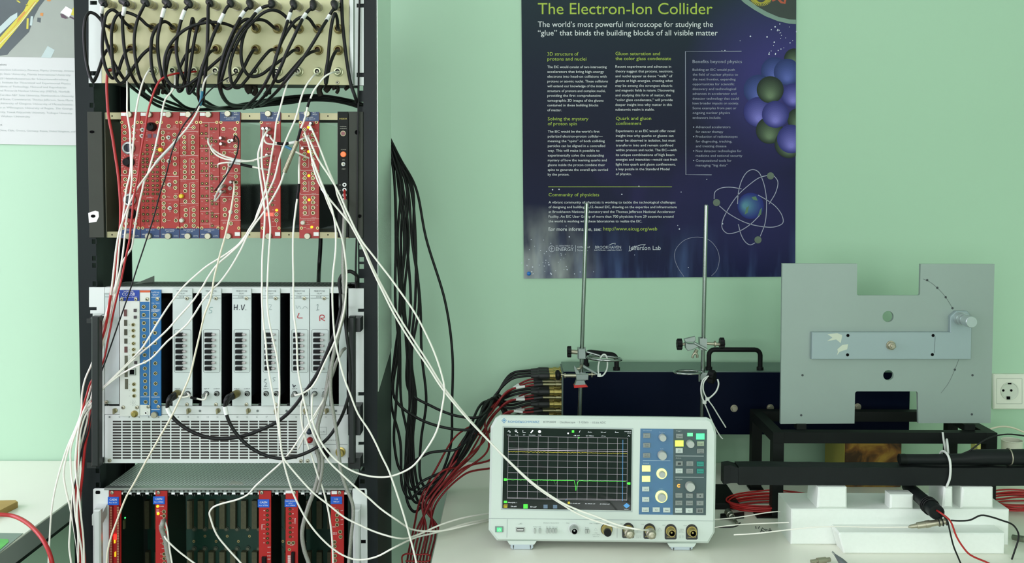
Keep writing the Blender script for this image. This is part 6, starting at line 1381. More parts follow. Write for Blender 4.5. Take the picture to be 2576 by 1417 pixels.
# ------------------------------------------------------------------ white foam blocks on the table
def foam(label, pts, y0, y1, bev=.002):
    b = MB(); b.prism([V((x, y0, z)) for x, z in pts], (0, -1, 0), 0, y1-y0, bev=bev); return tag(b.build('foam_block', m_foam), label, 'foam block')
zs1 = ZT+.0645
xs0, xs1 = P(1990, 1340, 1.672).x, P(2538, 1340, 1.672).x
foam('long white foam slab under the black wrapped bar', [(xs0, ZT), (xs1, ZT), (xs1, zs1), (xs0, zs1)], 1.672, 1.758)
xl0, xl1 = P(2118, 1380, 1.632).x, P(2528, 1380, 1.632).x
foam('low white foam slab nearest the camera, in front of the long slab', [(xl0+.004, ZT), (xl1, ZT), (xl1, ZT+.037), (xl0-.004, ZT+.037), (xl0-.006, ZT+.033)], 1.632, 1.6715)
zb0 = P(2100, 1222, 1.685).z
zc = zb0-.0006
def post(label, x0, x1, y0, y1): a, c = P(x0, 1260, y0).x, P(x1, 1260, y0).x; return foam(label, [(a, zs1), (c, zs1), (c-.001, zc), (a+.002, zc)], y0, y1, .003)
post('left white foam post between the long slab and the black bar', 2056, 2132, 1.676, 1.735)
a, c = P(2247, 1290, 1.66).x, P(2306, 1290, 1.66).x
foam('wide white foam post left of the taped black cylinder', [(a, zs1), (c, zs1), (c, zc-.012), (a, zc-.012)], 1.6735, 1.70, .003)
post('white foam post at the right of the taped black cylinder', 2372, 2398, 1.68, 1.74)
post('right end white foam post beside the red cable coil', 2418, 2500, 1.678, 1.735)
# black wrapped bar, crumpled at its left end
b = MB(); za, zt_ = zb0, P(2100, 1176, 1.685).z; n = 22; xs = [P(1858, 1200, 1.685).x+(1.16-P(1858, 1200, 1.685).x)*i/n for i in range(n+1)]; rs = random.Random(5)
secs = [V((xs[0], 0, 0))]
def sec(x, h0, h1, w): return [V((x, 1.685+.016-w, h0)), V((x, 1.685+.016-w, h1)), V((x, 1.685+.016+w, h1)), V((x, 1.685+.016+w, h0))]
ring_ = []
for i in range(n+1): ring_ += sec(xs[i], za+rs.uniform(0, .0006), zt_+rs.uniform(-.001, .0008), .016)
fs = [[i*4+k, i*4+(k+1) % 4, i*4+4+(k+1) % 4, i*4+4+k] for i in range(n) for k in range(4)]+[[0, 1, 2, 3], [4*n+3, 4*n+2, 4*n+1, 4*n]]
b.add(ring_, fs); wr = tag(b.build('wrapped_bar', m_tape), 'long black wrapped bar lying across the white foam posts', 'wrapped bar')
b = MB(); x0 = P(1822, 1195, 1.685).x; L0, L1 = P(1822, 1223, 1.685).z, P(1824, 1174, 1.685).z; x1 = xs[0]-.0003; m_ = (x0+x1)/2
rg_ = sec(x0, L0+.001, L1, .012)+sec(m_, za+.003, zt_+.002, .013)+sec(x1, za+.004, zt_-.002, .0155)
b.add(rg_, [[i*4+k, i*4+(k+1) % 4, i*4+4+(k+1) % 4, i*4+4+k] for i in range(2) for k in range(4)]+[[0, 1, 2, 3], [11, 10, 9, 8]]); b.build('crumpled_end', m_tape, wr, 'crumpled flared end of black foil')
# taped tube lying on the bar
b = MB(); q = [P(2264, 1164.5, 1.70), P(2330, 1163, 1.70), P(2420, 1161, 1.70), P(2440, 1159, 1.70), P(2460, 1158, 1.70), P(2580, 1152, 1.70), P(2640, 1149, 1.70)]
zz = zt_+.0012; rad = [.0092, .0092, .0098, .0125, .0138, .0142, .0142]; q = [V((v.x, v.y, zz+r)) for v, r in zip(q, rad)]
b.tube(q, rad, 16); tb = tag(b.build('taped_tube', m_tape), 'black taped tube lying on top of the long wrapped bar', 'taped tube')
b = MB(); b.lathe(q[0]-V((.0004, 0, 0)), (-1, 0, 0), [(.0096, -.010), (.0096, .0012), (.0075, .0012), (.0075, 0), (0, 0)], 16); b.build('end_collar', m_blackp, tb)
b = MB(); b.tube([V((P(2538, 1154, 1.70).x, 1.70+.0147*math.cos(a), q[5].z+.0147*math.sin(a))) for a in [2*PI*i/20 for i in range(20)]], .0012, 6, closed=True); b.build('wire_twist', m_nickel, tb)
xt = P(2380, 1190, 1.69).x
tp_ = [V((xt+dx, y, z)) for dx, y, z in ((-.003, 1.6815, za-.002), (.0025, 1.6805, za+.016), (.003, 1.6815, zt_+.010), (.002, 1.6875, zt_+.0205), (.0015, 1.70, zt_+.0240), (.001, 1.7125, zt_+.0205), (.0, 1.7195, zt_+.006), (-.001, 1.7205, za+.012), (-.003, 1.7195, za-.002), (-.004, 1.70, za-.0042))]
o = MB(); o.tube(smooth_path(tp_, 5)[:-1], .0022, 8, closed=True); tag(o.build('cable_tie', m_tie), 'white cable tie binding the taped tube to the long wrapped bar', 'cable tie')
o = MB(); a = P(2374, 1088, 1.80); o.tube(smooth_path([V((a.x-.002, 1.8, ft+.003)), V((a.x-.001, 1.798, ft-.01)), V((a.x, 1.79, ft-.03)), V((a.x-.012, 1.76, zt_+.03)), V((a.x-.018, 1.74, zt_+.012)), V((a.x-.02, 1.7325, zt_-.004))], 5), .002, 8); tag(o.build('cable_tie', m_tie), 'white cable tie hanging from the front bar of the steel frame', 'cable tie')
# cylinder pointing to the camera, with its wires
c0 = P(2288, 1228, 1.725); c1 = P(2357, 1290, 1.60); ax = (c1-c0).normalized()
c0 = c1-ax*.135
b = MB(); b.lathe(c0, ax, [(0, 0), (.0105, 0), (.0115, .07), (.0125, .09), (.0132, .1), (.0125, .112), (.0130, .13), (.0128, .135), (.0105, .135), (.0105, .133), (0, .133)], 20); ph = tag(b.build('photo_tube', m_tape), 'black taped cylinder pointing at the camera, red and black wires from its end', 'photo tube')
for k in (.098, .104, .11): b = MB(); u = ax.orthogonal().normalized(); w_ = ax.cross(u); b.tube([c0+ax*k+(u*math.cos(t)+w_*math.sin(t))*.0141 for t in [2*PI*i/20 for i in range(20)]], .0011, 6, closed=True); b.build('wire_wrap', m_cblack, ph)
# silver connectors lying below it
c = P(2283, 1326.5, 1.622); e = P(2392, 1310, 1.612); ax = (e-c).normalized(); LL = (e-c).length
b = MB(); b.lathe(c, ax, [(0, 0), (.0012, .001), (.0032, .006), (.0038, .014), (.0038, .016), (.0055, .016), (.0055, .03), (.0062, .03), (.0062, .038), (.0055, .038), (.005, .05), (.0062, .05), (.0062, .056), (.005, .056), (.005, .066), (.003, .067), (0, LL)], 16); ac = tag(b.build('coaxial_adapter', m_nickel), 'silver coaxial adapters joined end to end on the foam, below the taped cylinder', 'coaxial adapter')
for k in (.052, .058, .064): b = MB(); u = ax.orthogonal().normalized(); w_ = ax.cross(u); b.tube([c+ax*k+(u*math.cos(t)+w_*math.sin(t))*.0066 for t in [2*PI*i/16 for i in range(16)]], .0009, 6, closed=True); b.build('wire_wrap', m_cblack, ac)
# odds and ends
b = MB(); b.lathe(zpt(2040, 1413, ZT+.0052), (1, .25, 0), [(0, 0), (.003, 0), (.003, .012), (.005, .012), (.005, .028), (.0038, .029), (.0038, .036), (0, .036)], 14); tag(b.build('coaxial_adapter', m_nickel), 'small silver connector at the bottom edge in front of the foam slab', 'coaxial adapter')
a = P(2093, 1388, 1.60); e = P(2138, 1436, 1.56); ax = (e-a).normalized(); b = MB(); b.lathe(a, ax, [(0, 0), (.0012, .001), (.0016, .008), (.0052, .022), (.006, .03), (.006, .062), (0, .062)], 16); sy = tag(b.build('stylus', mat('stylus_grey', (92, 100, 100), .4)), 'dark grey pointed stylus propped at the front of the foam', 'stylus')
b = MB(); b.lathe(a-ax*.0001, ax, [(0, 0), (.0014, .001), (.0018, .0082), (0, .0082)], 10); b.build('metal_tip', m_alu, sy)
c = zpt(1837, 1296, ZT+.009); ax = (zpt(1858, 1322, ZT+.004)-c).normalized(); b = MB(); b.lathe(c-ax*.012, ax, [(0, 0), (.0075, 0), (.0075, .012), (.0062, .013), (.0062, .02), (.0045, .021), (.0038, .034), (.003, .035), (.003, .046), (0, .046)], 16); tag(b.build('coaxial_adapter', mat('old_nickel', (140, 142, 130), .3, .9)), 'silver coaxial plug lying beside the red coil, right of the oscilloscope', 'coaxial adapter')
b = MB(); q = [zpt(1800, 1200, ZT+.001), zpt(1806, 1240, ZT), zpt(1850, 1278, ZT), zpt(1800, 1282, ZT)]
# table-top bits behind the frame
b = MB(); b.prism([zpt(1812, 1292, ZT+.006), zpt(1872, 1288, ZT+.006), zpt(1872, 1297, ZT+.006), zpt(1812, 1301, ZT+.006)], (0, 0, 1), 0, .006, bev=.001); tag(b.build('metal_strip', m_blackp), 'short black metal strip on the table beside the red coil', 'metal strip')
c = P(2545, 1138, 2.06); b = MB(); b.lathe(V((c.x, 2.06, ZT)), (0, 0, 1), [(0, 0), (.019, 0), (.0215, P(2545, 1108, 2.06).z-ZT), (.0205, P(2545, 1108, 2.06).z-ZT), (.018, .002), (0, .002)], 24); cu_ = tag(b.build('plastic_cup', mat('cup_white', (226, 226, 208), .4)), 'white plastic cup on the table under the wall socket', 'cup')
b = MB(); zc_ = P(2545, 1108, 2.06).z; b.tube([V((c.x+.0215*math.cos(t), 2.06+.0215*math.sin(t), zc_)) for t in [2*PI*i/24 for i in range(24)]], .0012, 6, closed=True); b.build('rim', mat('cup_white', (0, 0, 0)), cu_)
b = MB(); a = P(2459, 1122, 2.05); e = P(2477, 1140, 2.05); b.box((a.x, 2.05, ZT), (e.x, 2.08, a.z)); tag(b.build('yellow_box', mat('pale_yellow', (226, 214, 120), .5)), 'small pale yellow box behind the right leg of the steel frame', 'box')
c = zpt(2548, 1352, ZT+.006); b = MB(); b.lathe(c, (.6, -.9, .15), [(0, 0), (.005, 0), (.005, .012), (.0058, .012), (.0058, .022), (.004, .023), (.0034, .034), (0, .034)], 14); tag(b.build('coaxial_adapter', mat('old_nickel', (0, 0, 0))), 'dull silver connector on the table at the right edge beside the foam', 'coaxial adapter')
b = MB(); rs = random.Random(2)
for k in range(9): p = zpt(1905+rs.uniform(-5, 34), 1331+rs.uniform(-4, 6), ZT+.0008); d = V((rs.uniform(-1, 1), rs.uniform(-1, 1), 0)).normalized()*.006; b.tube([p-d, p, p+d], .0006, 5)
wsn = tag(b.build('wire_clippings', m_ink), 'scatter of dark wire clippings on the table before the frame', 'wire clippings', kind='stuff')
# wall socket
ws = thing('power_socket', 'white wall power socket to the right of the grey plate', 'power socket', P(2539, 984, YW-.001))
b = MB(); b.pbox(2495, 940, 2583, 1028, YW-.0008, .009, 0, bev=.002); b.build('cover_frame', mat('socket_white', (226, 230, 214), .4), ws)
PS = YW-.0098
b = MB(); b.stroke([(2507, 953), (2571, 953), (2571, 1016), (2507, 1016)], 1, PS, .0003, closed=True); b.build('groove', mat('groove_grey', (140, 156, 140), .6), ws)
b = MB(); b.lathe(P(2539.5, 984, PS), AX, [(.0205, .0002), (.0205, .002), (.0188, .002), (.0175, .0006), (0, .0006)], 28); b.build('well', mat('socket_well', (206, 214, 198), .4), ws)
b = MB()
for x in (2523.5, 2543.5): b.disc(x, 982.5, 3.2, PS, .001, 0, 14)
b.rect(2534, 963, 2543, 967, PS, .0024); b.rect(2531, 997, 2540, 1005, PS, .0024); b.build('contacts', m_hole, ws)
# ------------------------------------------------------------------ cables
ZA = lambda p: [(200+q[0]/4.7225, q[1]/4.7225)+tuple(q[2:]) for q in p]
ZB = lambda p: [(550+q[0]/4.7244, q[1]/4.7244)+tuple(q[2:]) for q in p]
R_B, R_W, R_R = .0028, .00158, .0020
ORD = ['first', 'second', 'third', 'fourth', 'fifth', 'sixth', 'seventh', 'eighth', 'ninth', 'tenth', 'eleventh', 'twelfth']
YPL = YR-.03
# black patch loops from the second row of gold sockets round to the third row
loops = [
 ZA([(395, 332, YR-.004), (360, 320, YR-.028), (310, 305), (240, 220), (180, 165), (120, 150), (75, 210, YR-.05), (55, 350), (60, 550), (85, 750), (130, 920), (160, 970, YR-.052), (190, 930), (240, 800), (290, 650, YR-.034), (340, 585, YR-.026), (397, 582, YR-.004)]),
 ZA([(632, 335, YR-.004), (600, 315, YR-.028), (540, 270), (470, 170), (390, 117, YR-.05), (325, 160), (290, 290), (272, 480), (276, 650, YR-.06), (320, 830), (390, 930), (430, 900), (460, 850), (510, 700), (560, 605, YR-.03), (632, 582, YR-.004)]),
 ZA([(888, 332, YR-.004), (850, 320, YR-.028), (800, 295), (720, 220), (620, 165), (530, 147, YR-.05), (450, 180), (405, 260), (380, 400), (385, 600, YR-.058), (400, 800), (430, 930), (490, 992), (550, 940), (650, 790), (740, 660), (840, 575, YR-.028), (895, 582, YR-.004)]),
 ZA([(1132, 332, YR-.004), (1095, 310, YR-.028), (1050, 270), (1000, 258, YR-.045), (930, 310), (870, 420), (848, 600, YR-.058), (860, 800), (890, 930), (950, 1030), (1000, 1050), (1015, 960), (1030, 820), (1060, 680), (1090, 600, YR-.028), (1135, 585, YR-.004)]),
 ZA([(1385, 335, YR-.004), (1365, 290, YR-.03), (1342, 220, YR-.05), (1325, 300), (1290, 500), (1270, 750), (1255, 920), (1215, 1070), (1180, 1085), (1160, 1000), (1175, 860), (1220, 740), (1290, 620), (1340, 585, YR-.028), (1385, 590, YR-.004)]),
 ZA([(1640, 338, YR-.004), (1600, 310, YR-.028), (1540, 240), (1480, 228, YR-.05), (1420, 280), (1370, 450), (1330, 700), (1300, 900), (1285, 1080), (1300, 1110), (1345, 1060), (1420, 900), (1480, 740), (1540, 630, YR-.028), (1610, 592, YR-.004)]),
 ZA([(1880, 342, YR-.004), (1830, 320, YR-.028), (1720, 280), (1550, 265, YR-.055), (1400, 290), (1250, 355), (1130, 460), (1055, 570), (1010, 720, YR-.066), (1020, 900), (1080, 1000), (1160, 1040), (1260, 1020), (1400, 930), (1560, 790), (1700, 670), (1800, 600, YR-.03), (1870, 592, YR-.004)]),
 ZB([(450, 347, YR-.004), (420, 320, YR-.028), (390, 250), (330, 230, YR-.05), (240, 290), (150, 460), (70, 680), (30, 880, YR-.066), (40, 1010), (110, 1055), (180, 1000), (280, 840), (360, 680), (410, 600, YR-.028), (450, 595, YR-.004)]),
 ZB([(705, 350, YR-.004), (655, 325, YR-.028), (560, 250), (460, 235, YR-.052), (380, 270), (310, 390), (270, 550), (270, 700), (300, 820, YR-.06), (350, 890), (420, 912), (520, 880), (600, 820), (700, 745), (800, 670), (880, 605, YR-.028), (935, 597, YR-.004)]),
 ZB([(960, 352, YR-.004), (905, 325, YR-.028), (820, 220), (720, 140), (620, 120, YR-.056), (520, 160), (420, 250), (300, 380), (190, 580), (135, 780), (140, 920, YR-.07), (180, 1030), (240, 1040), (320, 960), (420, 830), (510, 710), (610, 600, YR-.03), (690, 597, YR-.004)]),
 ZB([(1185, 350, YR-.004), (1140, 315, YR-.028), (1080, 230), (1010, 200, YR-.05), (930, 230), (850, 320), (770, 450), (710, 590), (665, 740), (650, 860, YR-.06), (665, 935), (705, 970), (780, 930), (900, 800), (1000, 690), (1080, 630, YR-.03), (1180, 598, YR-.004)]),
 ZB([(1428, 355, YR-.004), (1415, 320, YR-.028), (1408, 220), (1382, 160, YR-.05), (1352, 250), (1322, 450), (1300, 700), (1270, 900), (1275, 1000, YR-.055), (1300, 880), (1340, 720), (1385, 620, YR-.028), (1425, 600, YR-.004)])]
row_from = [1, 2, 3, 4, 5, 6, 7, 8, 9, 10, 11, 12]
for i, pts in enumerate(loops):
    k = cable('black looped patch lead leaving the %s gold socket of the upper gold row' % ORD[i], [pts[0], pts[0][:2]+(YR-.0135,)]+[(x[0], x[1]) + ((x[2]-.0012*i,) if len(x) > 2 else ()) for x in pts[1:-1]]+[pts[-1][:2]+(YR-.0135,), pts[-1]], R_B, m_cblack, group=None)
# long black signal leads: top row -> under the panel -> behind the rack -> down -> up to the detector box
def stem(pts): return pts
heads = [
 ZA([(310, 60), (275, 62), (268, 100), (268, 180), (275, 280), (300, 420), (340, 560), (400, 730), (480, 870), (570, 990), (650, 1060), (800, 1170), (950, 1265), (1200, 1310)]),
 ZA([(575, 50), (540, 60), (532, 120), (512, 220), (516, 400), (540, 620), (590, 820), (680, 1000), (780, 1120), (950, 1215), (1250, 1305)]),
 ZA([(810, 50), (770, 65), (745, 110), (695, 220), (663, 350), (650, 500), (665, 700), (710, 900), (790, 1030), (900, 1140), (1100, 1225), (1350, 1300)]),
 ZA([(1075, 60), (1020, 80), (1000, 130), (965, 270), (932, 430), (930, 580), (950, 750), (980, 900), (1010, 1010), (1060, 1090), (1150, 1190), (1350, 1300)]),
 ZA([(1325, 60), (1270, 95), (1235, 160), (1192, 300), (1160, 450), (1150, 600), (1180, 780), (1222, 900), (1290, 1030), (1380, 1120), (1500, 1205), (1700, 1290)]),
 ZA([(1565, 50), (1535, 65), (1528, 200), (1522, 450), (1510, 720), (1490, 950), (1472, 1150), (1480, 1235), (1560, 1278), (1700, 1280)]),
 ZA([(1810, 55), (1760, 80), (1690, 210), (1590, 420), (1520, 620), (1450, 850), (1415, 1020), (1412, 1150), (1460, 1230), (1600, 1280), (1750, 1278)]),
 ZB([(390, 75), (330, 110), (290, 160), (230, 265), (150, 430), (70, 620), (25, 800), (5, 950), (25, 1100), (90, 1210), (190, 1265), (330, 1260)]),
 ZB([(645, 65), (560, 75), (480, 115), (390, 220), (310, 300), (210, 440), (120, 640), (60, 850), (25, 1020), (60, 1150), (150, 1240), (350, 1250)]),
 ZB([(905, 80), (870, 110), (845, 180), (790, 350), (730, 530), (680, 700), (620, 860), (550, 1000), (450, 1150), (340, 1260), (300, 1290), (420, 1240)]),
 ZB([(1130, 90), (1070, 125), (1020, 190), (960, 300), (890, 450), (810, 620), (750, 770), (680, 920), (600, 1070), (480, 1210), (400, 1280), (500, 1220)]),
 ZB([(1390, 85), (1350, 130), (1310, 200), (1220, 345), (1110, 530), (1000, 700), (880, 860), (790, 970), (680, 1100), (560, 1210), (500, 1250), (620, 1190)])]
ends_sorted = sorted(ends_big, key=lambda v: (-round(v.z, 3), v.y))
rs = random.Random(21)
for i, h in enumerate(heads):
    hz = [3, 5, 1, 8, 0, 10, 4, 7, 2, 9, 6, 11][i]; f = hz/11
    w = []; n = len(h)
    for j, (x, y) in enumerate(h):
        t = j/(n-1); y0 = YR-.042-.0045*i*(.3 if j < 3 else 1); yy = y0 if t < .62 else y0+(t-.62)/.38*(.19+.0045*i)
        if j == 0: yy = YR-.056
        if j in (1, 2): yy = YR-.060
        w.append(P(x, y, yy))
    yv = 1.875+.006*hz
    for x, y, k in ((700+8*(i % 4), 262-1.6*hz, -.03), (790, 252-1.1*hz, 0), (860, 258-.9*hz, .01), (925, 282-1.2*hz, .02), (968, 330-4*f, .025)): w.append(P(x, y, yv+k))
    Yh = 1.90+.0066*hz; g = lambda s: rs.gauss(0, s)
    x1 = 990+48*f+g(4); x2 = 994+54*f+g(9); x3 = 1000+50*f+g(11); x4 = 1004+44*f+g(11)
    if i == 11: x1, x2, x3, x4 = 1045, 1072, 1120, 1138
    w += [P(x, y, Yh) for x, y in ((985+22*f, 400), (x1, 470), (x2, 600), (x3, 760), (x4, 890))]
    e = ends_sorted[(i*5) % 12]; o1 = e+Vector((-.0262-.03, 0, 0))
    xb = 1006+62*f; yb = 1195+78*((hz*5) % 7)/7; sq = (hz*3) % 12; sp = ((i*5) % 12)
    if i == 7: w += [P(1030, 985, Yh), P(1085, 1022, Yh), P(1150, 1047, Yh), P(1205, 1050, Yh)]
    elif i == 2: w += [P(992, 1000, Yh), P(1050, 1052, Yh), P(1140, 1080, Yh), P(1200, 1078, Yh)]
    elif i == 4: w += [P(996, 1020, Yh), P(992, 1120, Yh), P(1010, 1185, Yh), P(1039, 1163, Yh), P(1080, 1140, Yh), P(1116, 1135, Yh), P(1150, 1130, Yh), P(1190, 1090, Yh)]
    elif i == 11: w += [P(1137, 1020, Yh), P(1134, 1120, Yh), P(1112, 1190, Yh-.01), P(1084, 1246, Yh-.02), P(1090, 1256, Yh-.03), P(1140, 1185, Yh-.02), P(1190, 1105, Yh-.01)]
    else: w += [P(x4+g(7), 1010, Yh), P(1002+52*f+g(6), 1110, Yh), P(xb-4, yb, Yh-.01), P(xb+14, yb+26, Yh-.02), P(xb+38, yb+6, Yh-.02), P(1118+4*sq, 1190-3*sq, Yh), P(1172+4*sq, 1098-3*sq, Yh)]
    w += [P(1222+7*(sp % 6), 1028-3*sp, e.y-.02), o1+Vector((-.055, -.003, -.008)), o1+Vector((-.018, 0, 0)), e+Vector((-.0262-.026, 0, 0))]
    k = cable('long black lead from the %s plug of the top row down to the blue box' % ORD[i], None, R_B, m_cblack, world=w, sub=9)
    b = MB(); bx_, by_ = CXS[i], ROW[0](CXS[i]); c = P(bx_, by_, YR)+Vector((0, -.0362, 0)); q = o_pts[k.name]
    pa = smooth_path([c, c+Vector((0, -.008, 0)), q[0]*.75+(c+Vector((0, -.016, 0)))*.25, q[2], q[5]], 4); m = len(pa)
    b.tube(pa, [.0058 if z < 7 else .0058-.0018*(z-7)/(m-8) for z in range(m)], 12); b.build('plug_boot', m_bp, k)
    if i not in (2, 5): sleeve_at(k, *h[2], .015, .0035, m_whitep, 'marker_sleeve', 'white marker sleeve')
    b = MB(); c = e+Vector((-.0258, 0, 0)); b.lathe(c, (-1, 0, 0), [(0, 0), (.0072, 0), (.0078, .004), (.0078, .022), (.006, .026), (.0045, .04), (0, .04)], 14); b.build('plug_boot', m_bp, k)
# red high-voltage leads from the thin sockets down to the floor
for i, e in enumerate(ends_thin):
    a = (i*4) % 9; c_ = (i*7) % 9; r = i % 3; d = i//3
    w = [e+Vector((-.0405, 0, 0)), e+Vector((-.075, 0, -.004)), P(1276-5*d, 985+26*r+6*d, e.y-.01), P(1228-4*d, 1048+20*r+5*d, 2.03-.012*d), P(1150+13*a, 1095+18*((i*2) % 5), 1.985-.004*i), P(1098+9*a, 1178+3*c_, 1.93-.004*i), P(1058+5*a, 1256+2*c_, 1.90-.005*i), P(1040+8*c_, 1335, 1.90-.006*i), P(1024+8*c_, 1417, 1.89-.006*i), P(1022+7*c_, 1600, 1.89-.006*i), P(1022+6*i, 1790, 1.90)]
    k = cable('shaded red lead from the blue box down to the floor, %s' % ['front of the top three', 'front of the middle three', 'front of the low three', 'middle of the top three', 'middle of the middle three', 'middle of the low three', 'rear of the top three', 'rear of the middle three', 'rear of the low three'][i], None, .0021, m_cred_shaded, world=w, sub=9)
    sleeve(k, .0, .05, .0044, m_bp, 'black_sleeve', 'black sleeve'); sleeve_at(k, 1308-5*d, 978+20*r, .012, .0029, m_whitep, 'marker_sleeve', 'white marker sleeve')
o = MB(); o.tube(smooth_path([P(x, y, 1.82) for x, y in ((1012, 1417), (1012, 1400), (1022, 1394), (1050, 1396), (1078, 1396), (1083, 1404), (1078, 1412), (1050, 1413), (1020, 1412))], 4), .0016, 6); tag(o.build('cable_tie', m_cred), 'red cable tie round the red leads at the bottom edge', 'cable tie')

# ------------------------------------------------------------------ thin leads
YC_ = YR-.022
def lead(label, pts, m=m_cwhite, r=R_W, Y=None, **k): return cable(label, pts, r, m, Y0=Y or YC_, sub=4, **k)
EXIT = 1.648
def bundle(label, pts, tail, m=m_cwhite, r=R_W, Y=1.64, yx=EXIT):
    """A lead that runs down the left side, passes behind the left handle of the grey crate and on to the lower left."""
    a = [(x, y) for x, y in pts]; n = len(a)
    q = [(a[0][0], a[0][1], YR-.0138)]+[(x, y, Y) for x, y in a[1:max(2, n-3)]]+[(x, y, yx) for x, y in a[max(2, n-3):]]
    q += [(x, y, yx) for x, y in tail[:1]]+[(x, y, 1.636) for x, y in tail[1:]]
    return lead(label, q, m, r)
wa = bundle('white lead at the left side of the bundle, over the first red module', [(319, 178), (320, 235), (320, 283), (323, 305), (327, 332), (328, 370), (329, 418), (325, 447), (318, 475), (313, 517), (308, 556), (304, 585), (300, 620), (297, 655), (293, 700), (287, 735), (279, 755), (268, 790), (257, 830), (246, 868), (238, 895)], [(229, 920), (214, 955), (206, 995), (204, 1038), (191, 1076), (170, 1124), (155, 1169), (138, 1235), (129, 1294), (125, 1353), (122, 1417), (121, 1480)], Y=1.632)
wb = bundle('white lead leaving the third pale socket, beside the leftmost white lead', [(387, 178), (374, 178), (362, 200), (353, 228), (345, 265), (340, 300), (337, 340), (333, 390), (332, 440), (331, 462), (327, 493), (323, 523), (319, 548), (316, 576), (313, 603), (310, 631), (306, 658), (299, 705), (288, 748), (277, 795), (264, 850), (250, 900)], [(228, 1010), (219, 1059), (210, 1095), (203, 1124), (200, 1147), (188, 1218), (182, 1250), (176, 1338), (174, 1376), (179, 1417), (184, 1500)], Y=1.628)
wc = bundle('white lead crossing the second red module from the fourth pale socket', [(439, 180), (440, 205), (437, 223), (416, 250), (409, 275), (404, 308), (396, 345), (389, 378), (380, 409), (371, 440), (363, 456), (358, 478), (352, 503), (345, 539), (339, 572), (335, 603), (331, 624), (321, 640), (307, 662), (300, 690), (291, 725), (280, 765), (268, 815), (252, 880)], [(228, 974), (219, 1006), (208, 1031), (197, 1065), (180, 1107), (166, 1154), (160, 1191), (165, 1229), (176, 1276), (186, 1330), (196, 1400), (198, 1480)], Y=1.624)
wd_ = bundle('white lead with a blue tail and a silver sleeve over the third red module', [(546, 180), (520, 195), (512, 213), (508, 235), (504, 262), (499, 275), (489, 295), (467, 327), (445, 352), (430, 369), (398, 403), (370, 440), (348, 470), (328, 507), (314, 542), (301, 579), (293, 620), (286, 680), (281, 725), (274, 765), (262, 805), (250, 855)], [(228, 1012), (214, 1031), (204, 1060), (200, 1100), (196, 1150), (192, 1200), (190, 1250), (196, 1300), (204, 1350), (210, 1400), (212, 1470)], Y=1.618)
sleeve_at(wd_, 506, 248, .022, .0026, mat('blue_sleeve', (40, 120, 150), .4), 'blue_sleeve', 'blue sleeve'); sleeve_at(wd_, 432, 368, .05, .0027, mat('clear_sleeve', (206, 208, 202), .2, .3), 'clear_sleeve', 'silvery clear sleeve')
r1 = bundle('thick red lead hanging from the left end of the cream panel', [(285, 176), (272, 180), (269, 200), (269, 235), (273, 290), (283, 345), (290, 391), (296, 430), (301, 480), (303, 525), (302, 576), (297, 622), (291, 670), (285, 705), (278, 745), (271, 795), (262, 835), (250, 872)], [(229, 1036), (223, 1080), (215, 1118), (211, 1154), (207, 1200), (201, 1250), (197, 1309), (200, 1368), (201, 1417), (203, 1500)], m_cred, .0024, 1.640, 1.6462)
r2 = bundle('thin red lead hanging over the second red module', [(493, 180), (430, 188), (405, 200), (393, 218), (380, 253), (372, 283), (365, 327), (358, 363), (352, 400), (346, 450), (336, 501), (333, 534), (329, 572), (326, 603), (319, 636), (313, 665), (306, 700), (296, 740), (284, 794), (273, 850), (258, 915)], [(228, 963), (219, 991), (210, 1023), (203, 1060), (198, 1120), (194, 1180), (191, 1230), (196, 1290), (205, 1350), (213, 1400), (216, 1470)], m_cred, .0017, 1.614, 1.6502)
bk = bundle('thin black lead slanting down across the red modules to the left', [(598, 182), (575, 195), (540, 217), (513, 244), (493, 275), (459, 320), (435, 374), (417, 443), (403, 485), (388, 542), (363, 620), (343, 680), (328, 728), (318, 757), (302, 803), (282, 861), (266, 907), (254, 940)], [(229, 1045), (221, 1085), (206, 1130), (200, 1165), (190, 1210), (184, 1250), (186, 1320), (195, 1380), (200, 1450)], m_cblack, .0012, 1.609, 1.6445)
we = bundle('white lead from the tenth pale socket down to the left handle, upper of three', [(752, 182), (727, 200), (715, 235), (703, 280), (695, 309), (691, 348), (683, 393), (673, 454), (662, 497), (648, 535), (637, 565), (612, 600), (600, 615), (568, 640), (547, 653), (520, 670), (490, 695), (462, 721), (435, 755), (420, 776), (392, 820), (362, 870), (331, 904), (286, 949), (251, 985)], [(228, 1018), (214, 1036), (200, 1062), (190, 1090), (178, 1130), (178, 1170), (180, 1200), (184, 1225), (186, 1255), (190, 1300), (196, 1340), (197, 1420)], Y=1.606)
wf = bundle('white lead from the eleventh pale socket down to the left handle, middle of three', [(801, 183), (785, 195), (770, 216), (757, 248), (749, 280), (741, 305), (723, 345), (705, 391), (691, 447), (677, 479), (659, 517), (646, 547), (625, 580), (611, 606), (581, 636), (551, 662), (539, 675), (522, 700), (511, 719), (484, 759), (452, 795), (420, 831), (383, 865), (346, 896), (286, 951), (252, 988)], [(228, 1026), (215, 1046), (204, 1080), (200, 1110), (198, 1150), (197, 1190), (196, 1230), (194, 1290), (198, 1340), (206, 1390), (207, 1450)], Y=1.602)
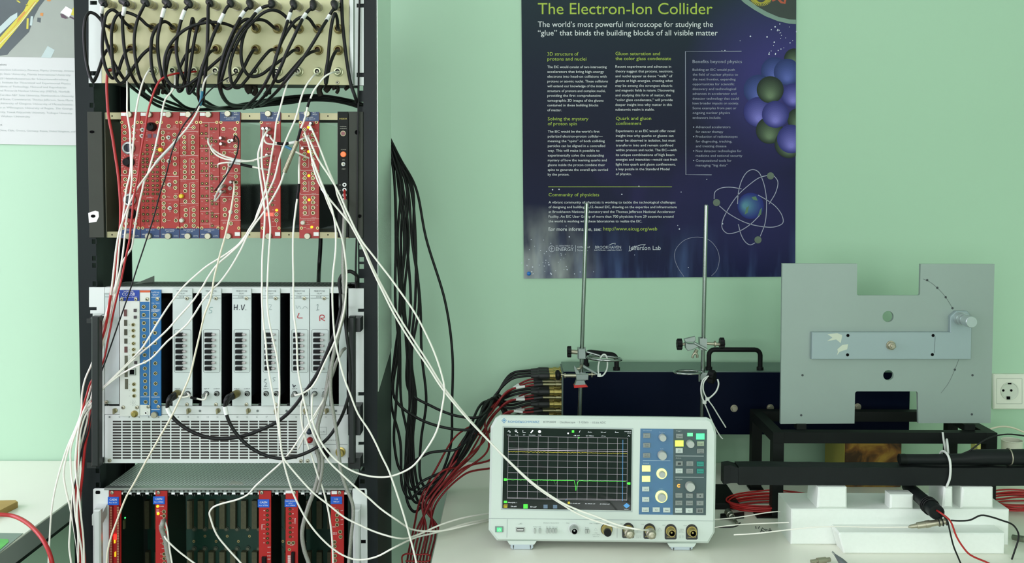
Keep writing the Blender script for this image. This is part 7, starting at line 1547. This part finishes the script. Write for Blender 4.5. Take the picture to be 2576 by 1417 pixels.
wg = bundle('white lead with a steel sleeve beside the eighth red module, lowest of three', [(852, 181), (830, 185), (817, 193), (798, 216), (789, 229), (783, 243), (775, 264), (770, 286), (765, 303), (757, 323), (748, 355), (737, 382), (718, 427), (713, 440), (705, 463), (686, 499), (666, 531), (639, 567), (623, 592), (606, 628), (581, 672), (555, 708), (534, 729), (509, 759), (490, 789), (471, 816), (445, 839), (420, 860), (378, 904), (341, 922), (299, 946), (278, 962), (252, 984)], [(228, 1005), (212, 1030), (200, 1070), (194, 1110), (190, 1160), (192, 1200), (198, 1240), (204, 1300), (210, 1360), (212, 1420)], Y=1.597)
sleeve_at(wg, 778, 256, .014, .0022, m_black, 'black_sleeve', 'black sleeve'); sleeve_at(wg, 752, 340, .020, .0022, m_black, 'black_sleeve', 'black sleeve'); sleeve_at(wg, 730, 397, .052, .0036, mat('steel_sleeve', (150, 146, 124), .3, .7), 'steel_sleeve', 'steel tube sleeve')
# the other thin leads
def run(label, pts, start=YR-.012, end=None, Y=YC_, m=m_cwhite, r=R_W, s_at=None):
    a = list(pts); q = [(a[0][0], a[0][1], start)]+[(x[0], x[1], x[2] if len(x) > 2 else Y) for x in a[1:-1]]+[(a[-1][0], a[-1][1], end if end else Y)]
    return lead(label, q, m, r)
wh = run('cream lead from the sixth red module down past the vent to the bottom left', [(588, 458), (589, 476), (583, 517), (574, 562), (565, 600), (555, 635), (547, 666), (539, 698), (534, 729), (528, 757), (515, 791), (503, 840), (490, 895), (478, 945), (461, 985), (446, 1018), (433, 1045), (400, 1103), (365, 1165), (338, 1215), (318, 1250), (297, 1303), (279, 1353), (271, 1388), (268, 1425), (266, 1480)], Y=1.588, m=mat('cream_jacket', (226, 220, 196), .4))
wi = run('white lead from the left input of the seventh red module to the oscilloscope', [(663, 325), (659, 355), (650, 384), (650, 406), (655, 449), (662, 495), (666, 535), (665, 574), (663, 602), (660, 645), (659, 708), (659, 761), (663, 814), (669, 865), (672, 908), (681, 963), (692, 1023), (698, 1064), (704, 1100), (708, 1131), (714, 1165), (733, 1230), (754, 1277), (774, 1312), (801, 1347), (836, 1380), (868, 1400), (901, 1409), (945, 1402), (990, 1379), (1048, 1352, 1.66), (1098, 1340, 1.70), (1170, 1318, 1.74), (1245, 1303, 1.78)], Y=1.584, end=1.80)
wj = run('white lead from the right input of the seventh red module, sweeping low to the oscilloscope', [(678, 326), (669, 335), (662, 350), (659, 375), (659, 415), (666, 458), (672, 495), (675, 528), (680, 574), (679, 600), (676, 645), (673, 708), (672, 751), (674, 787), (680, 825), (688, 860), (695, 889), (702, 939), (703, 994), (700, 1040), (703, 1076), (706, 1119), (712, 1150), (724, 1168), (748, 1197), (789, 1241), (827, 1271), (868, 1303), (904, 1321), (942, 1338), (998, 1354), (1048, 1347, 1.66), (1110, 1320, 1.70), (1170, 1302, 1.74), (1245, 1290, 1.78)], Y=1.579, end=1.80)
wk = run('white lead with a black band hanging left of the eighth red module', [(754, 395), (752, 430), (752, 472), (749, 491), (743, 534), (738, 582), (737, 640), (738, 690), (738, 742), (739, 789), (745, 836), (747, 873), (749, 925), (755, 963), (765, 1009), (774, 1049), (784, 1081), (796, 1109), (813, 1141), (832, 1167), (856, 1190), (898, 1229), (927, 1253), (957, 1280), (1000, 1310), (1048, 1335, 1.66), (1110, 1336, 1.69), (1175, 1322, 1.72), (1245, 1306, 1.75)], Y=1.574, end=1.80)
sleeve_at(wk, 751, 480, .013, .0022, m_black, 'black_band', 'black band')
wl = run('white lead from the eighth red module to the first channel of the oscilloscope', [(777, 316), (783, 322), (792, 342), (807, 379), (824, 423), (844, 470), (849, 492), (861, 520), (876, 554), (896, 591), (915, 622), (931, 659), (948, 695), (972, 740), (996, 784), (1035, 847), (1074, 907), (1111, 967), (1170, 1043), (1233, 1113), (1289, 1171), (1350, 1227), (1417, 1271), (1446, 1289), (1484, 1306), (1520, 1318), (1552, 1327), (1577, 1331)], Y=1.569, end=1.612)
wm = run('white lead from the eighth red module to the second channel of the oscilloscope', [(766, 330), (770, 345), (780, 376), (789, 423), (802, 460), (817, 485), (834, 507), (859, 537), (881, 564), (900, 599), (914, 626), (928, 660), (944, 695), (966, 740), (990, 788), (1035, 862), (1080, 928), (1111, 976), (1165, 1042), (1222, 1102), (1280, 1160), (1340, 1215), (1408, 1262), (1450, 1282), (1500, 1300), (1545, 1318), (1580, 1328), (1610, 1333), (1630, 1334)], Y=1.563, end=1.612)
sleeve_at(wm, 819, 487, .011, .0025, m_whitep, 'white_sleeve', 'white sleeve')
wn_ = run('white lead swinging in a wide loop right of the rack from the eighth red module', [(774, 342), (782, 360), (800, 400), (826, 440), (851, 482), (872, 530), (893, 575), (912, 609), (936, 640), (960, 671), (984, 702), (1004, 730), (1039, 780), (1066, 829), (1093, 888), (1111, 942), (1118, 978), (1111, 1032), (1098, 1086), (1066, 1140), (1035, 1176), (990, 1197), (966, 1201), (933, 1199), (892, 1188), (854, 1165), (821, 1132), (801, 1100), (786, 1056), (785, 1005), (791, 991)], Y=1.557, end=YR-.016)
wo = run('white lead from the eighth red module falling past the right handle to the bottom edge', [(783, 390), (789, 408), (804, 448), (819, 485), (836, 529), (844, 574), (845, 600), (844, 635), (838, 688), (836, 737), (838, 800), (843, 857), (854, 909), (866, 952), (881, 992), (901, 1042), (928, 1083), (947, 1119), (960, 1148), (975, 1178), (985, 1203), (1012, 1284), (1030, 1347), (1048, 1420), (1056, 1480)], Y=1.552)
wp = run('white lead from the eighth red module to the delay module marked L', [(778, 372), (789, 410), (806, 456), (821, 501), (847, 563), (862, 606), (869, 652), (872, 688), (870, 742), (864, 789), (843, 857), (817, 912), (788, 970), (765, 988), (748, 994), (741, 991)], Y=1.594, end=YR-.016)
wq = run('white lead from the delay module marked R down to the bottom crate', [(817, 991), (812, 1010), (800, 1030), (765, 1085), (718, 1153), (671, 1197), (642, 1224), (624, 1244), (601, 1256), (554, 1269), (536, 1277), (527, 1290), (530, 1305), (545, 1345), (575, 1383), (606, 1417), (640, 1460)], start=YR-.016, Y=1.610)
wr = run('white lead from the output beside the red L straight down over the control panel', [(767, 991), (762, 1003), (757, 1024), (758, 1055), (765, 1093), (784, 1148), (800, 1198), (812, 1230), (827, 1291), (835, 1353), (838, 1417), (838, 1480)], start=YR-.016, Y=1.615)
run('short white jumper between two delay modules, under the gap beside the blue modules', [(472, 990), (476, 996), (460, 1000), (449, 997)], start=YR-.016, end=YR-.03, Y=YR-.03)
j0 = run('short white jumper from the first delay module output to the one marked 5', [(472, 990), (480, 1000), (495, 1003), (512, 1006), (517, 1003), (519.5, 991)], start=YR-.016, end=YR-.016, Y=YR-.024)
sleeve_at(j0, 489, 1002, .008, .0024, m_black, 'black_sleeve', 'black sleeve')
run('white lead slanting from the third delay output down behind the bottom crate cards', [(805, 1022), (795, 1045), (770, 1085), (760, 1110), (750, 1130)], start=1.64, Y=1.635, end=1.64)
# jumpers among the red modules
ja = run('upper white jumper from the fifth to the seventh red module', [(524, 349), (525, 362), (532, 372), (555, 389), (580, 398), (592, 401), (629, 405), (660, 396), (680, 391)], start=YR-.02, end=YR-.012, Y=1.632)
jb = run('lower white jumper from the fifth red module, under the upper one', [(533, 364), (532, 376), (542, 388), (560, 398), (590, 404), (612, 406), (640, 404)], start=YR-.02, end=1.63, Y=1.628)
sleeve_at(jb, 597, 404, .012, .0026, m_whitep, 'white_sleeve', 'white sleeve')
jc = run('white jumper with a black sleeve between the sixth and seventh red modules', [(548, 420), (552, 412), (570, 409), (595, 411), (615, 416), (635, 420), (655, 424), (674, 428)], start=YR-.012, end=YR-.012, Y=1.634)
sleeve_at(jc, 618, 417, .018, .0023, m_black, 'black_sleeve', 'black sleeve'); sleeve_at(jc, 592, 410, .014, .0024, mat('clear_sleeve', (0, 0, 0)), 'clear_sleeve', 'clear sleeve')
jd = run('thin black jumper curling down over the sixth red module', [(589, 349), (593, 342), (599, 350), (600, 362), (595, 389), (580, 423), (556, 460), (541, 480)], start=YR-.012, end=YR-.010, Y=1.622, m=m_cblack, r=.0013)
je = run('white jumper with a black sleeve from the seventh to the eighth red module', [(679.5, 341.7), (682, 348), (690, 357), (700, 361), (715, 362), (731, 360), (745, 357), (760, 350), (777, 342)], start=YR-.02, end=YR-.012, Y=1.634)
sleeve_at(je, 717, 362, .022, .0024, m_black, 'black_sleeve', 'black sleeve'); sleeve_at(je, 739, 358, .010, .0028, m_whitep, 'white_sleeve', 'white sleeve')
jf = run('white jumper with a blue sleeve from the seventh to the eighth red module', [(664, 325), (664, 350), (670, 360), (685, 363), (703, 364), (720, 369), (735, 377), (752, 386), (777, 398)], start=YR-.02, end=YR-.012, Y=1.642)
sleeve_at(jf, 726, 372, .018, .0024, mat('sky_sleeve', (70, 140, 180), .4), 'blue_sleeve', 'blue sleeve')
jg = run('grey jumper hanging in a fold from the lower sockets of the sixth red module', [(563, 467), (556, 474), (545, 488), (540, 506), (548, 498), (556, 486), (564, 481)], start=YR-.018, end=YR-.018, Y=1.628, m=mat('grey_jacket', (176, 172, 162), .4))
jh = run('white jumper end lying over the middle of the sixth red module', [(575, 421), (572, 432), (565, 452), (555, 468), (548, 482), (541, 495)], start=YR-.016, end=1.64, Y=1.636)
# lamo plugs standing in sockets, part of the leads that end there
for o, pts in ((ja, [(563, 348.5), (678, 391)]), (jc, [(564, 363)]), (jd, [(592, 354)]), (wh, [(588, 458)]), (je, [(679.5, 341.7)]), (wi, [(668.4, 324.8)]), (wj, [(678.2, 324.8)]), (jg, [(564, 467.6), (564, 482)]), (wl, [(787, 312)]), (wm, [(766.5, 374)]), (wn_, [(787, 326), (792, 990.5)]), (wp, [(741.5, 990.5)]), (wr, [(767.5, 990.5)]), (wq, [(818, 990.5)]), (j0, [(472.3, 990.5), (519.5, 990.5)])):
    for x, y in pts: at(plug_grey, 'plug', x, y, o, .0025)
for o, x, y in ((wl, 1580, 1333), (wm, 1633.7, 1334.5)):
    b = MB(); c = P(x, y, SP); b.lathe(c+SPN*.012, SPN, [(.0078, 0), (.0084, .001), (.0084, .012), (.0072, .013), (.0058, .019), (.003, .020), (0, .020)], 18); b.build('bnc_plug', m_nickel, o)
b = MB(); c = P(1526, 1332, SP); b.lathe(c+SPN*.0156, SPN, [(.0062, 0), (.0066, .001), (.0066, .006), (0, .006)], 18); tag(b.build('socket_cap', m_black), 'black cap on the external trigger socket of the oscilloscope', 'cap')
# thick black leads across the light grey crate
b1 = run('thick black lead looping from the first delay module over the vent', [(440, 991), (428, 1002), (421, 1018), (424, 1034), (444, 1060), (480, 1085), (524, 1101), (568, 1104), (620, 1095), (648, 1085), (695, 1063), (730, 1035), (765, 990), (802, 933), (830, 868), (849, 815), (858, 768), (856, 729), (854, 706), (863, 690), (880, 683), (893, 689), (897, 706, 1.66), (898, 724, 1.665)], start=YR-.03, Y=1.622, end=YR-.004, m=m_cblack, r=.0032)
b2 = run('thick black lead looping low from the H.V. delay module over the vent', [(585, 991), (572, 1002), (566, 1015), (573, 1053), (592, 1088), (627, 1124), (671, 1147), (712, 1154), (751, 1147), (795, 1127), (827, 1100), (854, 1059), (872, 1015, 1.598), (879, 985, 1.598), (881, 940, 1.60), (877, 880, 1.60), (872, 840, 1.60), (868, 800, 1.61), (868, 770, 1.63)], start=YR-.03, Y=1.612, end=YR-.005, m=m_cblack, r=.0029)
for o, (x, y), (x2, y2) in ((b1, (446.3, 990.5), (428, 1004)), (b2, (596, 990.5), (573, 1003))):
    b = MB(); b.tube(smooth_path([P(x, y, YR-.007), P(x-2, y+1, YR-.018), P((x+x2)/2, (y+y2)/2, YR-.028)], 4), .0068, 14); b.build('plug', m_old, o, 'old brass plug')
    b = MB(); b.tube(smooth_path([P((x+x2)/2, (y+y2)/2, YR-.028), P(x2, y2, YR-.036), P(x2-4, y2+14, 1.621)], 4), [.0064]*4+[.0055]*3+[.004]*2, 12); b.build('plug_boot', m_bp, o)
    sleeve_at(o, x2+1 if o is b1 else 568, y2+26, .010, .0038, m_whitep, 'marker_sleeve', 'white marker sleeve')
run('thick black lead hanging straight between the red module crate and the grey crate', [(807, 585, 1.84), (806, 620, 1.84), (803, 670, 1.84), (801, 715, 1.80)], start=1.84, Y=1.84, end=1.77, m=m_cblack, r=.0040)
run('black lead running down the right rack post from above the cream panel', [(859, -20), (860, 20), (862, 60), (867, 110), (874, 165), (883, 213), (893, 242), (898, 258)], start=YR-.02, Y=YR-.02, end=YR-.006, m=m_cblack, r=.003)
run('thin black lead dropping straight along the right ear of the crates', [(905, -20), (904, 40), (903, 120), (902, 215), (901, 330), (900, 450), (899, 540), (897, 600), (895, 660), (895, 722)], start=YR-.008, Y=YR-.008, end=YR-.006, m=m_cblack, r=.0017)
# grey braids
m_br = m_cgrey
g1 = run('grey braided lead falling from the power strip past the delay modules', [(869, 505), (868, 530), (866, 568), (864, 640), (864, 690), (867, 768), (856, 820), (838, 899), (826, 951), (818, 1000), (802, 1059), (792, 1112), (804, 1165), (795, 1221), (774, 1280), (760, 1338), (765, 1383), (777, 1420), (785, 1480)], start=YR-.012, Y=1.627, m=m_br, r=.0036)
b = MB(); b.tube(smooth_path([P(867, 480, YR-.004), P(867, 490, YR-.012), P(869, 508, YR-.014)], 4), .0022, 8); b.build('red_lead_end', m_cred, g1, 'red lead end')
run('grey braided lead forking right over the control panel to the bottom crate', [(864, 740), (866, 780), (852, 840), (838, 899), (832, 950), (833, 1000), (842, 1059), (851, 1124), (857, 1182), (870, 1225), (885, 1262), (889, 1285), (883, 1353), (877, 1425), (874, 1490)], start=1.60, Y=1.603, m=m_br, r=.0030)
run('short grey braid ending in a loose tip beside the right handle', [(868, 877), (860, 885), (848, 908), (838, 938), (828, 965), (812, 1030), (800, 1075), (805, 1120), (812, 1160), (806, 1210), (798, 1240)], start=1.64, Y=1.618, m=m_br, r=.0028)
gb = run('braided lead in the second card of the bottom crate, splitting to white', [(413, 1310), (409, 1316), (407, 1332), (411, 1345), (416, 1358), (420, 1385), (427, 1420), (432, 1480)], Y=1.642, m=m_br, r=.0042)
run('white lead curving right from the braided lead in the second card', [(414, 1350), (418, 1357), (430, 1370), (450, 1388), (480, 1411), (505, 1430), (530, 1460)], start=1.636, Y=1.632)
run('short cream lead tip joining the second card of the bottom crate', [(412, 1306), (417, 1318), (421, 1335), (424, 1360), (428, 1390), (434, 1425), (440, 1480)], start=YR-.012, Y=1.648)
# leads on the right table
run('thin white wire running over the foam to the silver coaxial adapters', [(1846, 1346, 1.64), (1898, 1343, 1.63), (1986, 1333, 1.625), (2045, 1327, 1.622), (2104, 1325, 1.622), (2200, 1327, 1.622), (2284, 1326.5, 1.622)], start=1.64, Y=1.622, end=1.622, r=.0011)
run('upper thin white wire on the table right of the oscilloscope', [(1790, 1308, 1.72), (1830, 1305, 1.72), (1870, 1300, 1.72), (1930, 1290, 1.73), (1975, 1286, 1.74)], start=1.72, Y=1.72, end=1.75, r=.0011)
run('lower thin white wire on the table right of the oscilloscope', [(1790, 1328, 1.68), (1850, 1321, 1.68), (1900, 1318, 1.68), (1985, 1315, 1.665)], start=1.68, Y=1.68, end=1.665, r=.0011)
run('short black wire on the table leaving the right side of the oscilloscope', [(1790, 1325, 1.70), (1820, 1327, 1.69), (1850, 1325, 1.69), (1862, 1316, 1.69)], start=1.70, Y=1.69, end=1.70, m=m_cblack, r=.0013)
rw = run('red wire curling from the end of the taped cylinder to the bottom edge', [(2357, 1285, 1.60), (2365, 1290, 1.585), (2375, 1297, 1.58), (2391, 1312, 1.58), (2406, 1350, 1.58), (2422, 1376, 1.58), (2440, 1396, 1.58), (2490, 1419, 1.58), (2520, 1440, 1.58)], start=1.601, Y=1.58, m=m_cred, r=.0016)
run('black wire falling from the end of the taped cylinder to the bottom edge', [(2364, 1294, 1.60), (2374, 1300, 1.586), (2383, 1310, 1.584), (2388, 1330, 1.584), (2398, 1372, 1.584), (2410, 1402, 1.584), (2422, 1430, 1.584)], start=1.601, Y=1.584, m=m_cblack, r=.0014)
run('black wire waving right from the silver adapters over the foam', [(2392, 1310, 1.613), (2415, 1311, 1.61), (2440, 1309, 1.61), (2468, 1297, 1.61), (2493, 1301, 1.61), (2518, 1309, 1.61), (2548, 1321, 1.61), (2561, 1340, 1.61), (2562, 1355, 1.61), (2552, 1388, 1.61), (2541, 1420, 1.61)], start=1.613, Y=1.61, m=m_cblack, r=.0015)
run('black wire arching from the taped tube to the right edge', [(2415, 1149, 1.70), (2440, 1134, 1.70), (2470, 1112, 1.70), (2500, 1098, 1.71), (2535, 1093, 1.71), (2576, 1097, 1.71), (2610, 1104, 1.71)], start=1.70, Y=1.70, m=m_cblack, r=.0014)
run('cream cord rising over the frame at the right edge under the wall socket', [(2490, 1080, 2.08), (2515, 1074, 2.08), (2540, 1075, 2.08), (2565, 1083, 2.08), (2610, 1105, 2.08)], start=2.08, Y=2.08, m=mat('cream_jacket', (0, 0, 0)), r=.002)
for nm, x0, x1, y0, y1, yb, lab in (('a', 1828, 2040, 1236, 1290, 1.90, 'red coil of lead on the table under the left end of the wrapped bar'), ('b', 2470, 2640, 1232, 1292, 1.86, 'red coil of lead on the table at the right edge behind the foam')):
    rs = random.Random(8 if nm == 'a' else 9); w = []
    c0 = zpt((x0+x1)/2, (y0+y1)/2, ZT+.008)-Vector((0, .014 if nm == 'a' else .01, 0)); ax_ = (zpt(x1, (y0+y1)/2, ZT+.008).x-zpt(x0, (y0+y1)/2, ZT+.008).x)/2
    for k in range(7*14):
        t = 2*PI*k/14; lp = k//14
        w.append(c0+Vector((ax_*(.90+.02*lp+rs.uniform(-.02, .02))*math.cos(t), (.026+.004*lp)*math.sin(t), .0035*(lp % 4)-.004+.0012*lp+rs.uniform(-.001, .001)+.004*math.cos(t))))
    cable(lab, None, .0018, m_cred, world=w, sub=4, seg=6, name='cable_coil', cat='cable coil')
settle()
